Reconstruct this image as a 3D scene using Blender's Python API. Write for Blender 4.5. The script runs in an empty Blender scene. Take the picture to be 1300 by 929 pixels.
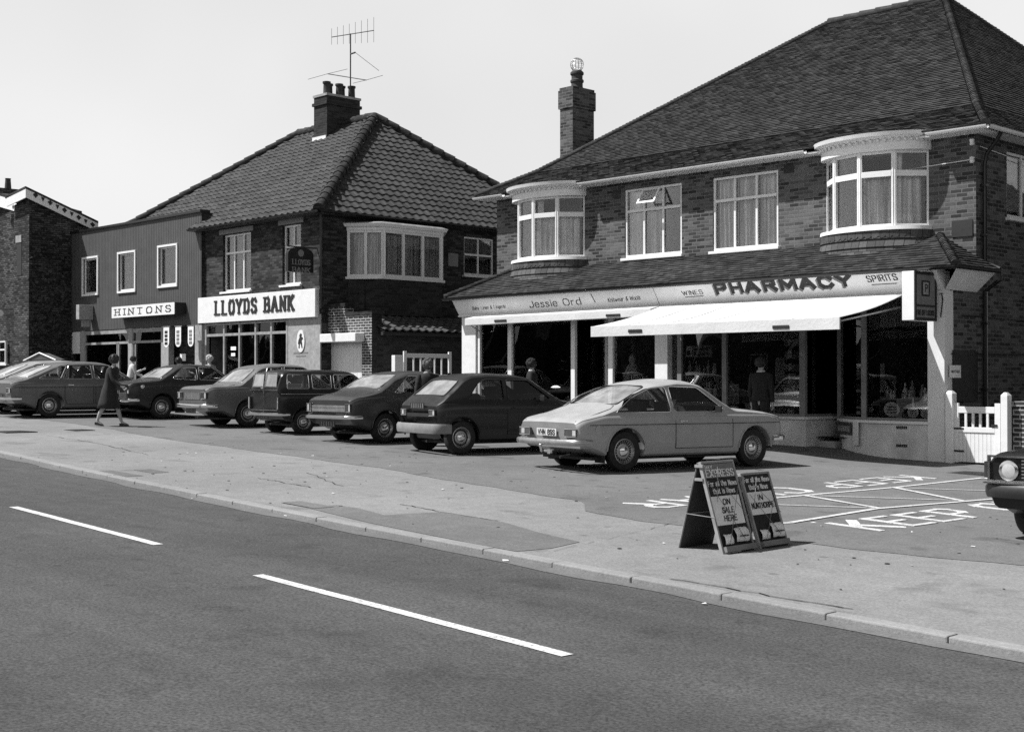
import bpy, bmesh, math, random
from mathutils import Vector, Matrix
random.seed(7)
R = math.radians
C = bpy.context.scene.collection
S = bpy.context.scene

# ------------------------------------------------------------------ camera, sky, sun, exposure
FOC = 1700.0; EYE = 1.42; CYP = 464.5
PITCH = math.atan(16.5/FOC); AZ = math.atan2(1640, 1700)
AX = (-math.cos(AZ), math.sin(AZ)); RT = (math.sin(AZ), math.cos(AZ))
cd = bpy.data.cameras.new('camera'); cam = bpy.data.objects.new('camera', cd); C.objects.link(cam)
cd.sensor_width = 36; cd.lens = 36*FOC/1300; cd.clip_start = .1; cd.clip_end = 2000
cam.location = (0, 0, EYE); cam.rotation_euler = (math.pi/2+PITCH, 0, math.atan2(AX[1], AX[0])-math.pi/2)
S.camera = cam
S.view_settings.view_transform = 'Standard'; S.view_settings.look = 'None'
S.view_settings.exposure = 0.40; S.view_settings.gamma = 1
S.cycles.use_denoising = False
S.cycles.max_bounces = 6; S.cycles.diffuse_bounces = 2; S.cycles.glossy_bounces = 3
S.cycles.transparent_max_bounces = 12; S.cycles.caustics_reflective = False; S.cycles.caustics_refractive = False

SUN_EL = 56.0
to_sun = Vector((-.69*math.cos(R(SUN_EL)), -.724*math.cos(R(SUN_EL)), math.sin(R(SUN_EL)))).normalized()
w = bpy.data.worlds.new('World'); S.world = w; w.use_nodes = True
nt = w.node_tree; nt.nodes.clear()
sky = nt.nodes.new('ShaderNodeTexSky'); sky.sky_type = 'NISHITA'; sky.sun_disc = False
sky.sun_elevation = R(SUN_EL); sky.sun_rotation = math.atan2(to_sun.x, to_sun.y)
sky.air_density = 1.0; sky.dust_density = 1.5; sky.ozone_density = 1.0; sky.altitude = 0
bw = nt.nodes.new('ShaderNodeRGBToBW'); bg = nt.nodes.new('ShaderNodeBackground'); wo = nt.nodes.new('ShaderNodeOutputWorld')
# thin white summer haze, brightest low down, over the clear sky; softly mottled
wtc = nt.nodes.new('ShaderNodeTexCoord'); wsp = nt.nodes.new('ShaderNodeSeparateXYZ'); nt.links.new(wtc.outputs['Generated'], wsp.inputs[0])
wmr = nt.nodes.new('ShaderNodeMapRange'); wmr.interpolation_type = 'SMOOTHSTEP'; nt.links.new(wsp.outputs[2], wmr.inputs['Value'])
wmr.inputs['From Min'].default_value = .26; wmr.inputs['From Max'].default_value = .42; wmr.inputs['To Min'].default_value = 7.2; wmr.inputs['To Max'].default_value = .0
wno = nt.nodes.new('ShaderNodeTexNoise'); wno.inputs['Scale'].default_value = 2.2; wno.inputs['Detail'].default_value = 3; nt.links.new(wtc.outputs['Generated'], wno.inputs['Vector'])
wm2 = nt.nodes.new('ShaderNodeMapRange'); nt.links.new(wno.outputs['Fac'], wm2.inputs['Value']); wm2.inputs['From Min'].default_value = .3; wm2.inputs['From Max'].default_value = .7; wm2.inputs['To Min'].default_value = .9; wm2.inputs['To Max'].default_value = 1.1
wmu = nt.nodes.new('ShaderNodeMath'); wmu.operation = 'MULTIPLY'; nt.links.new(wmr.outputs[0], wmu.inputs[0]); nt.links.new(wm2.outputs[0], wmu.inputs[1])
wad = nt.nodes.new('ShaderNodeMath'); wad.operation = 'ADD'; nt.links.new(wmu.outputs[0], wad.inputs[0]); nt.links.new(bw.outputs[0], wad.inputs[1])
nt.links.new(sky.outputs[0], bw.inputs[0]); wmi = nt.nodes.new('ShaderNodeMath'); wmi.operation = 'MINIMUM'; wmi.inputs[1].default_value = 9.0; nt.links.new(wad.outputs[0], wmi.inputs[0]); wm3 = nt.nodes.new('ShaderNodeMapRange'); nt.links.new(wno.outputs['Fac'], wm3.inputs['Value']); wm3.inputs['From Min'].default_value = .32; wm3.inputs['From Max'].default_value = .66; wm3.inputs['To Min'].default_value = .86; wm3.inputs['To Max'].default_value = 1.07
wm4 = nt.nodes.new('ShaderNodeMath'); wm4.operation = 'MULTIPLY'; nt.links.new(wmi.outputs[0], wm4.inputs[0]); nt.links.new(wm3.outputs[0], wm4.inputs[1]); nt.links.new(wm4.outputs[0], bg.inputs[0]); bg.inputs[1].default_value = 0.072
nt.links.new(bg.outputs[0], wo.inputs[0])
sl = bpy.data.lights.new('sun', 'SUN'); sl.energy = 5.0; sl.angle = R(.5); sl.color = (1, 1, 1)
so = bpy.data.objects.new('sun', sl); C.objects.link(so); so.location = (-20, -20, 40)
so.rotation_euler = (-to_sun).to_track_quat('-Z', 'Y').to_euler()

# ------------------------------------------------------------------ surveying helpers
def ray(px, py):
    u = (px-650)/FOC; v = (CYP-py)/FOC
    f = math.cos(PITCH)-v*math.sin(PITCH); up = math.sin(PITCH)+v*math.cos(PITCH)
    return (AX[0]*f+RT[0]*u, AX[1]*f+RT[1]*u, up)
def onY(px, py, Y):
    r = ray(px, py); t = Y/r[1]; return (r[0]*t, EYE+r[2]*t)
def onX(px, py, X):
    r = ray(px, py); t = X/r[0]; return (r[1]*t, EYE+r[2]*t)
def sm(a, b, x):
    t = max(0., min(1., (x-a)/(b-a))); return t*t*(3-2*t)
def G(X, Y):
    X = max(-70, min(12, X))
    return -.024*(X+12.8)+.09*sm(17.5, 21.5, Y)*(1-sm(-14.5, -12.5, X))*sm(-29, -25, X)
def gr(px, py):
    r = ray(px, py); t = 10.
    for i in range(50): t = (G(r[0]*t, r[1]*t)-EYE)/r[2]
    return (r[0]*t, r[1]*t)

# ------------------------------------------------------------------ materials (all grey: the place is seen on black and white film)
def newmat(n):
    m = bpy.data.materials.new(n); m.use_nodes = True; t = m.node_tree
    return m, t, t.nodes['Principled BSDF']
def g3(v): return (v, v, v, 1)
def N(t, typ, **k):
    n = t.nodes.new(typ)
    for a, b in k.items(): setattr(n, a, b)
    return n
def mathn(t, op, a, b=None):
    n = N(t, 'ShaderNodeMath', operation=op)
    for i, x in enumerate((a, b)):
        if x is None: continue
        if isinstance(x, (int, float)): n.inputs[i].default_value = x
        else: t.links.new(x, n.inputs[i])
    return n.outputs[0]
def noise(t, vec, scale, detail=4, rough=.6):
    n = N(t, 'ShaderNodeTexNoise'); n.inputs['Scale'].default_value = scale
    n.inputs['Detail'].default_value = detail; n.inputs['Roughness'].default_value = rough
    if vec is not None: t.links.new(vec, n.inputs['Vector'])
    return n.outputs['Fac']
def ramp(t, fac, a, b, lo=0., hi=1.):
    n = N(t, 'ShaderNodeMapRange'); n.inputs['From Min'].default_value = lo; n.inputs['From Max'].default_value = hi
    n.inputs['To Min'].default_value = a; n.inputs['To Max'].default_value = b
    t.links.new(fac, n.inputs['Value']); return n.outputs[0]
def bump(t, b, h, strength=.4, dist=.01):
    n = N(t, 'ShaderNodeBump'); n.inputs['Strength'].default_value = strength; n.inputs['Distance'].default_value = dist
    t.links.new(h, n.inputs['Height']); t.links.new(n.outputs[0], b.inputs['Normal'])
def plain(n, v, rough=.6, metal=0., var=.12, scale=6., bumpy=0., coat=0.):
    m, t, b = newmat(n)
    tc = N(t, 'ShaderNodeTexCoord')
    f = noise(t, tc.outputs['Object'], scale, 5)
    c = ramp(t, f, v*(1-var*1.5), v*(1+var*1.5), .3, .7)
    t.links.new(c, b.inputs['Base Color'])
    f2 = noise(t, tc.outputs['Object'], scale*3.1, 3)
    t.links.new(ramp(t, f2, rough*.8, min(1, rough*1.2), .3, .7), b.inputs['Roughness'])
    b.inputs['Metallic'].default_value = metal
    b.inputs['Coat Weight'].default_value = coat; b.inputs['Coat Roughness'].default_value = .06
    if bumpy: bump(t, b, noise(t, tc.outputs['Object'], scale*12, 4), .5, bumpy)
    return m
def uvz(t, sx=1., sz=1.):
    ge = N(t, 'ShaderNodeNewGeometry'); sp = N(t, 'ShaderNodeSeparateXYZ'); sn = N(t, 'ShaderNodeSeparateXYZ')
    t.links.new(ge.outputs['Position'], sp.inputs[0]); t.links.new(ge.outputs['True Normal'], sn.inputs[0])
    ax = mathn(t, 'ABSOLUTE', sn.outputs[0]); ay = mathn(t, 'ABSOLUTE', sn.outputs[1])
    k = mathn(t, 'GREATER_THAN', ax, ay)
    mx = N(t, 'ShaderNodeMix'); t.links.new(k, mx.inputs[0]); t.links.new(sp.outputs[0], mx.inputs[2]); t.links.new(sp.outputs[1], mx.inputs[3])
    cb = N(t, 'ShaderNodeCombineXYZ'); t.links.new(mx.outputs[0], cb.inputs[0]); t.links.new(sp.outputs[2], cb.inputs[1])
    return cb.outputs[0], ge.outputs['Position']
def brick(n, c1, c2, mortar, bwid=.225, bh=.075, ms=.009, big=.25, rough=.9, bias=0.):
    m, t, b = newmat(n); uv, pos = uvz(t)
    # worn joints: jitter the lookup a little
    nz = N(t, 'ShaderNodeTexNoise'); nz.inputs['Scale'].default_value = 9; t.links.new(pos, nz.inputs['Vector'])
    sub = N(t, 'ShaderNodeVectorMath', operation='SUBTRACT'); t.links.new(nz.outputs['Color'], sub.inputs[0]); sub.inputs[1].default_value = (.5, .5, .5)
    scv = N(t, 'ShaderNodeVectorMath', operation='SCALE'); t.links.new(sub.outputs[0], scv.inputs[0]); scv.inputs['Scale'].default_value = .012
    add = N(t, 'ShaderNodeVectorMath', operation='ADD'); t.links.new(uv, add.inputs[0]); t.links.new(scv.outputs[0], add.inputs[1])
    br = N(t, 'ShaderNodeTexBrick'); t.links.new(add.outputs[0], br.inputs['Vector'])
    br.inputs['Color1'].default_value = g3(c1); br.inputs['Color2'].default_value = g3(c2); br.inputs['Mortar'].default_value = g3(mortar)
    br.inputs['Scale'].default_value = 1; br.inputs['Mortar Size'].default_value = ms; br.inputs['Mortar Smooth'].default_value = .2
    br.inputs['Bias'].default_value = bias; br.inputs['Brick Width'].default_value = bwid; br.inputs['Row Height'].default_value = bh
    a = ramp(t, noise(t, pos, .9, 5), 1-big, 1+big, .3, .7); c = ramp(t, noise(t, pos, 28, 4), .75, 1.25, .25, .75)
    k = mathn(t, 'MULTIPLY', a, c)
    mm = N(t, 'ShaderNodeVectorMath', operation='SCALE'); t.links.new(br.outputs['Color'], mm.inputs[0]); t.links.new(k, mm.inputs['Scale'])
    t.links.new(mm.outputs[0], b.inputs['Base Color']); b.inputs['Roughness'].default_value = rough
    b.inputs['Specular IOR Level'].default_value = .2
    bump(t, b, mathn(t, 'SUBTRACT', c, mathn(t, 'MULTIPLY', br.outputs['Fac'], 2.)), .6, .006)
    return m
def ground_mat(n, v, speck=.35, big=.15, gs=60., stains=0., tracks=0.):
    m, t, b = newmat(n); ge = N(t, 'ShaderNodeNewGeometry'); pos = ge.outputs['Position']
    f1 = ramp(t, noise(t, pos, gs, 3, .7), 1-speck, 1+speck, .3, .7)
    f2 = ramp(t, noise(t, pos, .35, 5, .55), 1-big, 1+big, .3, .7)
    f3 = ramp(t, noise(t, pos, 4.5, 5, .65), .9, 1.1, .3, .7)
    k = mathn(t, 'MULTIPLY', mathn(t, 'MULTIPLY', f1, f2), mathn(t, 'MULTIPLY', f3, v))
    if stains:
        vo = N(t, 'ShaderNodeTexNoise'); vo.inputs['Scale'].default_value = 1.7; vo.inputs['Detail'].default_value = 6
        mp = N(t, 'ShaderNodeMapping'); mp.inputs['Location'].default_value = (5, 3, 0); t.links.new(pos, mp.inputs[0]); t.links.new(mp.outputs[0], vo.inputs['Vector'])
        k = mathn(t, 'MULTIPLY', k, ramp(t, vo.outputs['Fac'], 1., 1-stains, .6, .68))
        vc = N(t, 'ShaderNodeTexVoronoi'); vc.inputs['Scale'].default_value = 1.3
        t.links.new(pos, vc.inputs['Vector'])
        k = mathn(t, 'MULTIPLY', k, ramp(t, vc.outputs['Distance'], 1-stains*1.5, 1., .045, .075))
    if tracks:
        mp = N(t, 'ShaderNodeMapping'); mp.inputs['Scale'].default_value = (.045, 1.15, 1); mp.inputs['Rotation'].default_value = (0, 0, .04); t.links.new(pos, mp.inputs[0])
        k = mathn(t, 'MULTIPLY', k, ramp(t, noise(t, mp.outputs[0], 1., 5, .6), 1-tracks, 1+tracks, .3, .7))
    t.links.new(k, b.inputs['Base Color']); b.inputs['Roughness'].default_value = .92; b.inputs['Specular IOR Level'].default_value = .25
    bump(t, b, noise(t, pos, gs*1.5, 3), .5, .006)
    return m
def glassmat(n, tint=.8, refl=1.0, rough=.0, glare=0.):
    m = bpy.data.materials.new(n); m.use_nodes = True; t = m.node_tree; t.nodes.clear()
    o = N(t, 'ShaderNodeOutputMaterial'); tr = N(t, 'ShaderNodeBsdfTransparent'); gl = N(t, 'ShaderNodeBsdfGlossy')
    tr.inputs[0].default_value = g3(tint); gl.inputs[0].default_value = g3(.9); gl.inputs['Roughness'].default_value = rough
    tcn = N(t, 'ShaderNodeNewGeometry'); nn = noise(t, tcn.outputs['Position'], 1.2, 1)
    bp = N(t, 'ShaderNodeBump'); bp.inputs['Strength'].default_value = .12; bp.inputs['Distance'].default_value = .03; t.links.new(nn, bp.inputs['Height']); t.links.new(bp.outputs[0], gl.inputs['Normal'])
    fr = N(t, 'ShaderNodeFresnel'); fr.inputs[0].default_value = 1.5
    k = mathn(t, 'MULTIPLY', fr.outputs[0], refl)
    mx = N(t, 'ShaderNodeMixShader'); t.links.new(k, mx.inputs[0]); t.links.new(tr.outputs[0], mx.inputs[1]); t.links.new(gl.outputs[0], mx.inputs[2])
    if glare:  # pale diffuse film paints in the bright sky reflected by rear screens
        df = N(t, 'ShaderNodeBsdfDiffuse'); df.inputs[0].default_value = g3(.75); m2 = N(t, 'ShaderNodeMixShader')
        t.links.new(ramp(t, noise(t, tcn.outputs['Position'], 3.5, 5), glare*.5, glare*1.5, .3, .7), m2.inputs[0]); t.links.new(mx.outputs[0], m2.inputs[1]); t.links.new(df.outputs[0], m2.inputs[2]); t.links.new(m2.outputs[0], o.inputs[0]); return m
    t.links.new(mx.outputs[0], o.inputs[0]); return m
def stripes(n, v, period, axis='uv', contrast=.25, rough=.7, vert=True):
    m, t, b = newmat(n); uv, pos = uvz(t); sp = N(t, 'ShaderNodeSeparateXYZ'); t.links.new(uv, sp.inputs[0])
    s = mathn(t, 'SINE', mathn(t, 'MULTIPLY', sp.outputs[0 if vert else 1], 2*math.pi/period))
    f = ramp(t, noise(t, pos, 2.5, 5), .85, 1.15, .3, .7)
    k = mathn(t, 'MULTIPLY', ramp(t, s, v*(1-contrast), v, -1, 0), f)
    t.links.new(k, b.inputs['Base Color']); b.inputs['Roughness'].default_value = rough
    bump(t, b, s, .8, .01); return m

M = {}
M['brick_shop'] = brick('brick_shop', .035, .155, .15, big=.12, bias=-.1)
M['brick_dark'] = brick('brick_dark', .02, .05, .045, big=.3)
M['brick_bank'] = brick('brick_bank', .018, .085, .035, big=.25, bias=-.15)
M['brick_old'] = brick('brick_old', .012, .11, .02, big=.5, ms=.014)
M['brick_pier'] = brick('brick_pier', .035, .08, .42, ms=.012)
M['tile_small'] = brick('tile_small', .032, .072, .04, bwid=.165, bh=.0541, ms=.001, big=.12)
M['tile_pent'] = brick('tile_pent', .022, .06, .02, bwid=.165, bh=.0541, ms=.004, big=.35)
M['pantile'] = plain('pantile', .04, .85, var=.3, scale=1.2, bumpy=.004)
M['white_paint'] = plain('white_paint', .8, .45, var=.04)
M['cream'] = plain('cream', .78, .5, var=.05, scale=3)
M['fascia'] = plain('fascia', .86, .5, var=.06, scale=2.5)
M['awning'] = plain('awning', .64, .85, var=.07, scale=1.4, bumpy=.012)
M['render_wall'] = plain('render_wall', .68, .85, var=.16, scale=2.2, bumpy=.006)
M['black_paint'] = plain('black_paint', .012, .35)
M['dark'] = plain('dark', .02, .7)
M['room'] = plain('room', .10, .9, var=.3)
M['grey_mid'] = plain('grey_mid', .2, .6)
M['grey_panel'] = plain('grey_panel', .33, .8, var=.15, scale=9, bumpy=.004)
def painted_folds(n, lo, hi):  # vertical light and dark streaks paint the shading of curtain folds into the colour
    m, t, b = newmat(n); uv, pos = uvz(t); sp = N(t, 'ShaderNodeSeparateXYZ'); t.links.new(uv, sp.inputs[0]); cb = N(t, 'ShaderNodeCombineXYZ')
    t.links.new(mathn(t, 'MULTIPLY', sp.outputs[0], 9.), cb.inputs[0]); t.links.new(mathn(t, 'MULTIPLY', sp.outputs[1], .5), cb.inputs[1])
    t.links.new(ramp(t, noise(t, cb.outputs[0], 1., 3, .55), lo, hi, .36, .6), b.inputs['Base Color']); b.inputs['Roughness'].default_value = .95; return m
M['curtain'] = painted_folds('curtain', .38, 1.0)
M['curtain_dark'] = painted_folds('curtain_dark', .12, .7)
M['tile_hung'] = brick('tile_hung', .07, .12, .03, bwid=.165, bh=.2, ms=.006, big=.15)
M['rear_glass'] = glassmat('rear_glass', .5, 2.2, glare=.26)
M['shop_glass'] = glassmat('shop_glass', .78, 1.15)
M['house_glass'] = glassmat('house_glass', .96, .9)
M['car_glass'] = glassmat('car_glass', .72, 1.2)
M['lead'] = plain('lead', .3, .6, var=.2)
M['cladding'] = stripes('cladding', .075, .11, contrast=.4)
M['blind'] = stripes('blind', .3, .05, contrast=.5, vert=False)
M['concrete'] = plain('concrete', .36, .9, var=.15, scale=4, bumpy=.004)
M['kerb'] = ground_mat('kerb', .25, .16, .15, 40, .1)
M['road'] = ground_mat('road', .068, .55, .16, 48, .2, .22)
M['footway'] = ground_mat('footway', .205, .26, .14, 42, .22)
M['tarmac'] = ground_mat('tarmac', .142, .28, .16, 42, .28)
M['patch'] = ground_mat('patch', .135, .25, .2, 40)
M['soil'] = ground_mat('soil', .12, .3, .3, 20)
def marking():
    m, t, b = newmat('marking'); ge = N(t, 'ShaderNodeNewGeometry'); p = ge.outputs['Position']
    a = ramp(t, noise(t, p, 38, 4, .7), .20, .62, .34, .50); c = ramp(t, noise(t, p, 3, 4), .8, 1.1, .3, .7)
    t.links.new(mathn(t, 'MULTIPLY', a, c), b.inputs['Base Color']); b.inputs['Roughness'].default_value = .85; return m
M['marking'] = marking()
M['rubber'] = plain('rubber', .014, .75)
M['chrome'] = plain('chrome', .75, .16, metal=1, var=.05)
M['steel'] = plain('steel', .38, .35, metal=.8)
M['plastic'] = plain('plastic', .02, .45)
M['seat'] = plain('seat', .05, .7)
M['lamp_dark'] = plain('lamp_dark', .05, .15, coat=1)
M['lamp_light'] = plain('lamp_light', .5, .12, coat=1)
M['plate_light'] = plain('plate_light', .6, .4)
M['skin'] = plain('skin', .38, .55, var=.06)
M['hair'] = plain('hair', .018, .55, var=.4, scale=40)
M['hair_mid'] = plain('hair_mid', .09, .6, var=.4, scale=40)
M['coat_dark'] = plain('coat_dark', .016, .9, var=.2, scale=10)
M['cloth_black'] = plain('cloth_black', .012, .95, var=.2, scale=10)
M['cloth_light'] = plain('cloth_light', .5, .9, var=.12, scale=8)
M['display_cloth'] = plain('display_cloth', .9, .9, var=.12, scale=8)
M['cloth_mid'] = plain('cloth_mid', .22, .9, var=.3, scale=16)
M['paper'] = plain('paper', .88, .8, var=.06, scale=3)
M['ink'] = plain('ink', .015, .6)
M['wood_dark'] = plain('wood_dark', .06, .6)
M['bottle'] = plain('bottle', .85, .2, var=.6, scale=8)
M['goods'] = plain('goods', .85, .5, var=.8, scale=14)
def carpaint(n, v):
    m, t, b = newmat(n); tc = N(t, 'ShaderNodeTexCoord')
    f = noise(t, tc.outputs['Object'], 2.5, 6); t.links.new(ramp(t, f, v*.88, v*1.1, .3, .7), b.inputs['Base Color'])
    t.links.new(ramp(t, noise(t, tc.outputs['Object'], 9, 5), .26, .42, .3, .7), b.inputs['Roughness'])
    b.inputs['Coat Weight'].default_value = .2; b.inputs['Coat Roughness'].default_value = .08; b.inputs['Specular IOR Level'].default_value = .35
    bump(t, b, noise(t, tc.outputs['Object'], 3, 1), .06, .02)
    return m

# ------------------------------------------------------------------ mesh helpers
WOFF = {}
class MB:
    def __init__(s): s.v = []; s.f = []; s.sm = []
    def add(s, vs, fs, smooth=False):
        b = len(s.v); s.v += [tuple(x) for x in vs]
        for f in fs: s.f.append([b+i for i in f]); s.sm.append(smooth)
    def quad(s, a, b, c, d): s.add([a, b, c, d], [[0, 1, 2, 3]])
    def box(s, x0, x1, y0, y1, z0, z1):
        s.hexa([(x0, y0, z0), (x1, y0, z0), (x1, y1, z0), (x0, y1, z0)], [(x0, y0, z1), (x1, y0, z1), (x1, y1, z1), (x0, y1, z1)])
    def hexa(s, lo, hi):
        n = len(lo); s.add(list(lo)+list(hi), [list(range(n))[::-1], list(range(n, 2*n))]+[[i, (i+1) % n, n+(i+1) % n, n+i] for i in range(n)])
    def tube(s, pts, r, n=6, cap=True, close=False):
        pts = [Vector(p) for p in pts]; L = len(pts); rr = r if isinstance(r, (list, tuple)) else [r]*L
        rings = []; up0 = None
        for i, p in enumerate(pts):
            if close: d = pts[(i+1) % L]-pts[i-1]
            else: d = pts[min(i+1, L-1)]-pts[max(i-1, 0)]
            d = d.normalized() if d.length > 1e-9 else Vector((0, 0, 1))
            if up0 is None: up0 = d.orthogonal().normalized()
            a = (up0-d*up0.dot(d)); a = a.normalized() if a.length > 1e-6 else d.orthogonal().normalized(); up0 = a
            bb = d.cross(a)
            rings.append([p+(a*math.cos(2*math.pi*k/n)+bb*math.sin(2*math.pi*k/n))*rr[i] for k in range(n)])
        vs = [q for g in rings for q in g]; fs = []
        for i in range(L if close else L-1):
            j = (i+1) % L
            for k in range(n): fs.append([i*n+k, i*n+(k+1) % n, j*n+(k+1) % n, j*n+k])
        if cap and not close: fs.append(list(range(n))[::-1]); fs.append([(L-1)*n+k for k in range(n)])
        s.add(vs, fs, True)
    def lathe(s, prof, c, axis=(0, 0, 1), n=20, smooth=True):
        ax = Vector(axis).normalized(); a = ax.orthogonal().normalized(); b = ax.cross(a); c = Vector(c)
        vs = []; fs = []; m = len(prof)
        for (r, h) in prof:
            for k in range(n):
                t = 2*math.pi*k/n; vs.append(c+ax*h+(a*math.cos(t)+b*math.sin(t))*r)
        for i in range(m-1):
            for k in range(n): fs.append([i*n+k, i*n+(k+1) % n, (i+1)*n+(k+1) % n, (i+1)*n+k])
        if prof[0][0] > 1e-4: fs.append(list(range(n))[::-1])
        if prof[-1][0] > 1e-4: fs.append([(m-1)*n+k for k in range(n)])
        s.add(vs, fs, smooth)
    def ell(s, c, r, nu=10, nv=7, m=None):
        vs = []; fs = []; c = Vector(c)
        for j in range(nv+1):
            ph = math.pi*j/nv
            for i in range(nu):
                th = 2*math.pi*i/nu
                p = Vector((r[0]*math.sin(ph)*math.cos(th), r[1]*math.sin(ph)*math.sin(th), r[2]*math.cos(ph)))
                if m: p = m @ p
                vs.append(c+p)
        for j in range(nv):
            for i in range(nu): fs.append([j*nu+i, (j+1)*nu+i, (j+1)*nu+(i+1) % nu, j*nu+(i+1) % nu])
        s.add(vs, fs, True)
    def build(s, name, mat, parent=None, local=False, thick=0, bevel=0, angle=40, fix=True):
        me = bpy.data.meshes.new(name); off = Vector((0, 0, 0))
        if not local:
            if parent is not None: off = WOFF.get(parent.name, Vector((0, 0, 0)))
            elif s.v:
                xs = [v[0] for v in s.v]; ys = [v[1] for v in s.v]; zs = [v[2] for v in s.v]
                off = Vector(((min(xs)+max(xs))/2, (min(ys)+max(ys))/2, min(zs)))
        me.from_pydata([(v[0]-off.x, v[1]-off.y, v[2]-off.z) for v in s.v], [], s.f); me.update()
        me.polygons.foreach_set('use_smooth', s.sm)
        if fix:
            bm = bmesh.new(); bm.from_mesh(me); bmesh.ops.remove_doubles(bm, verts=bm.verts, dist=1e-5)
            bmesh.ops.recalc_face_normals(bm, faces=bm.faces); bm.to_mesh(me); bm.free()
        if any(s.sm): me.set_sharp_from_angle(angle=R(angle))
        me.materials.append(M[mat] if isinstance(mat, str) else mat)
        o = bpy.data.objects.new(name, me); C.objects.link(o)
        if parent is not None: o.parent = parent
        elif not local: o.location = off
        WOFF[o.name] = off if not local else Vector((0, 0, 0))
        if bevel:
            b = o.modifiers.new('bevel', 'BEVEL'); b.width = bevel; b.segments = 2; b.limit_method = 'ANGLE'
        if thick:
            t = o.modifiers.new('solid', 'SOLIDIFY'); t.thickness = thick; t.offset = 0
        return o
def thing(name, label, cat, loc=(0, 0, 0), rotz=0, group=None):
    o = bpy.data.objects.new(name, None); C.objects.link(o); o.empty_display_size = .2
    o.location = loc; o.rotation_euler = (0, 0, rotz); o['label'] = label; o['category'] = cat
    if group: o['group'] = group
    WOFF[o.name] = Vector(loc); return o
def tag(o, label, cat, group=None):
    o['label'] = label; o['category'] = cat
    if group: o['group'] = group
    return o
def struct(o): o['kind'] = 'structure'; return o

class Fr:
    """upright frame on a wall: u runs A->B, o points outwards"""
    def __init__(s, A, B):
        s.A = Vector((A[0], A[1], 0)); d = Vector((B[0]-A[0], B[1]-A[1], 0)); s.L = d.length; s.d = d/s.L; s.n = Vector((s.d.y, -s.d.x, 0))
    def p(s, u, z, o=0): q = s.A+s.d*u+s.n*o; return (q.x, q.y, z)
    def box(s, mb, u0, u1, z0, z1, o0, o1):
        mb.hexa([s.p(u0, z0, o1), s.p(u1, z0, o1), s.p(u1, z0, o0), s.p(u0, z0, o0)], [s.p(u0, z1, o1), s.p(u1, z1, o1), s.p(u1, z1, o0), s.p(u0, z1, o0)])
def wall(mb, fr, z0, z1, holes, depth=.1, u0=0, u1=None):
    u1 = fr.L if u1 is None else u1
    us = sorted(set([u0, u1]+[h[0] for h in holes]+[h[1] for h in holes])); zs = sorted(set([z0, z1]+[h[2] for h in holes]+[h[3] for h in holes]))
    for i in range(len(us)-1):
        for j in range(len(zs)-1):
            uc = (us[i]+us[i+1])/2; zc = (zs[j]+zs[j+1])/2
            if any(h[0] < uc < h[1] and h[2] < zc < h[3] for h in holes): continue
            mb.quad(fr.p(us[i], zs[j]), fr.p(us[i+1], zs[j]), fr.p(us[i+1], zs[j+1]), fr.p(us[i], zs[j+1]))
    for (a, b, c, d) in holes:
        mb.quad(fr.p(a, c), fr.p(a, c, -depth), fr.p(a, d, -depth), fr.p(a, d)); mb.quad(fr.p(b, c), fr.p(b, c, -depth), fr.p(b, d, -depth), fr.p(b, d))
        mb.quad(fr.p(a, c), fr.p(a, c, -depth), fr.p(b, c, -depth), fr.p(b, c)); mb.quad(fr.p(a, d), fr.p(a, d, -depth), fr.p(b, d, -depth), fr.p(b, d))
def curtain_mb(mb, fr, u0, u1, z0, z1, o, amp=.05, per=.12, gather=0):
    n = max(4, int((u1-u0)/.018)); vs = []; ph = random.random()*6
    for i in range(n+1):
        u = u0+(u1-u0)*i/n
        a = amp*(math.sin(2*math.pi*u/per+ph)*.6+math.sin(2*math.pi*u/(per*2.3)+ph*2)*.5)
        du = gather*math.sin(u*7+ph)
        vs.append(fr.p(u, z1, o+a*.7)); vs.append(fr.p(u+du, z0, o+a))
    mb.add(vs, [[2*i, 2*i+1, 2*i+3, 2*i+2] for i in range(n)], True)
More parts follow.
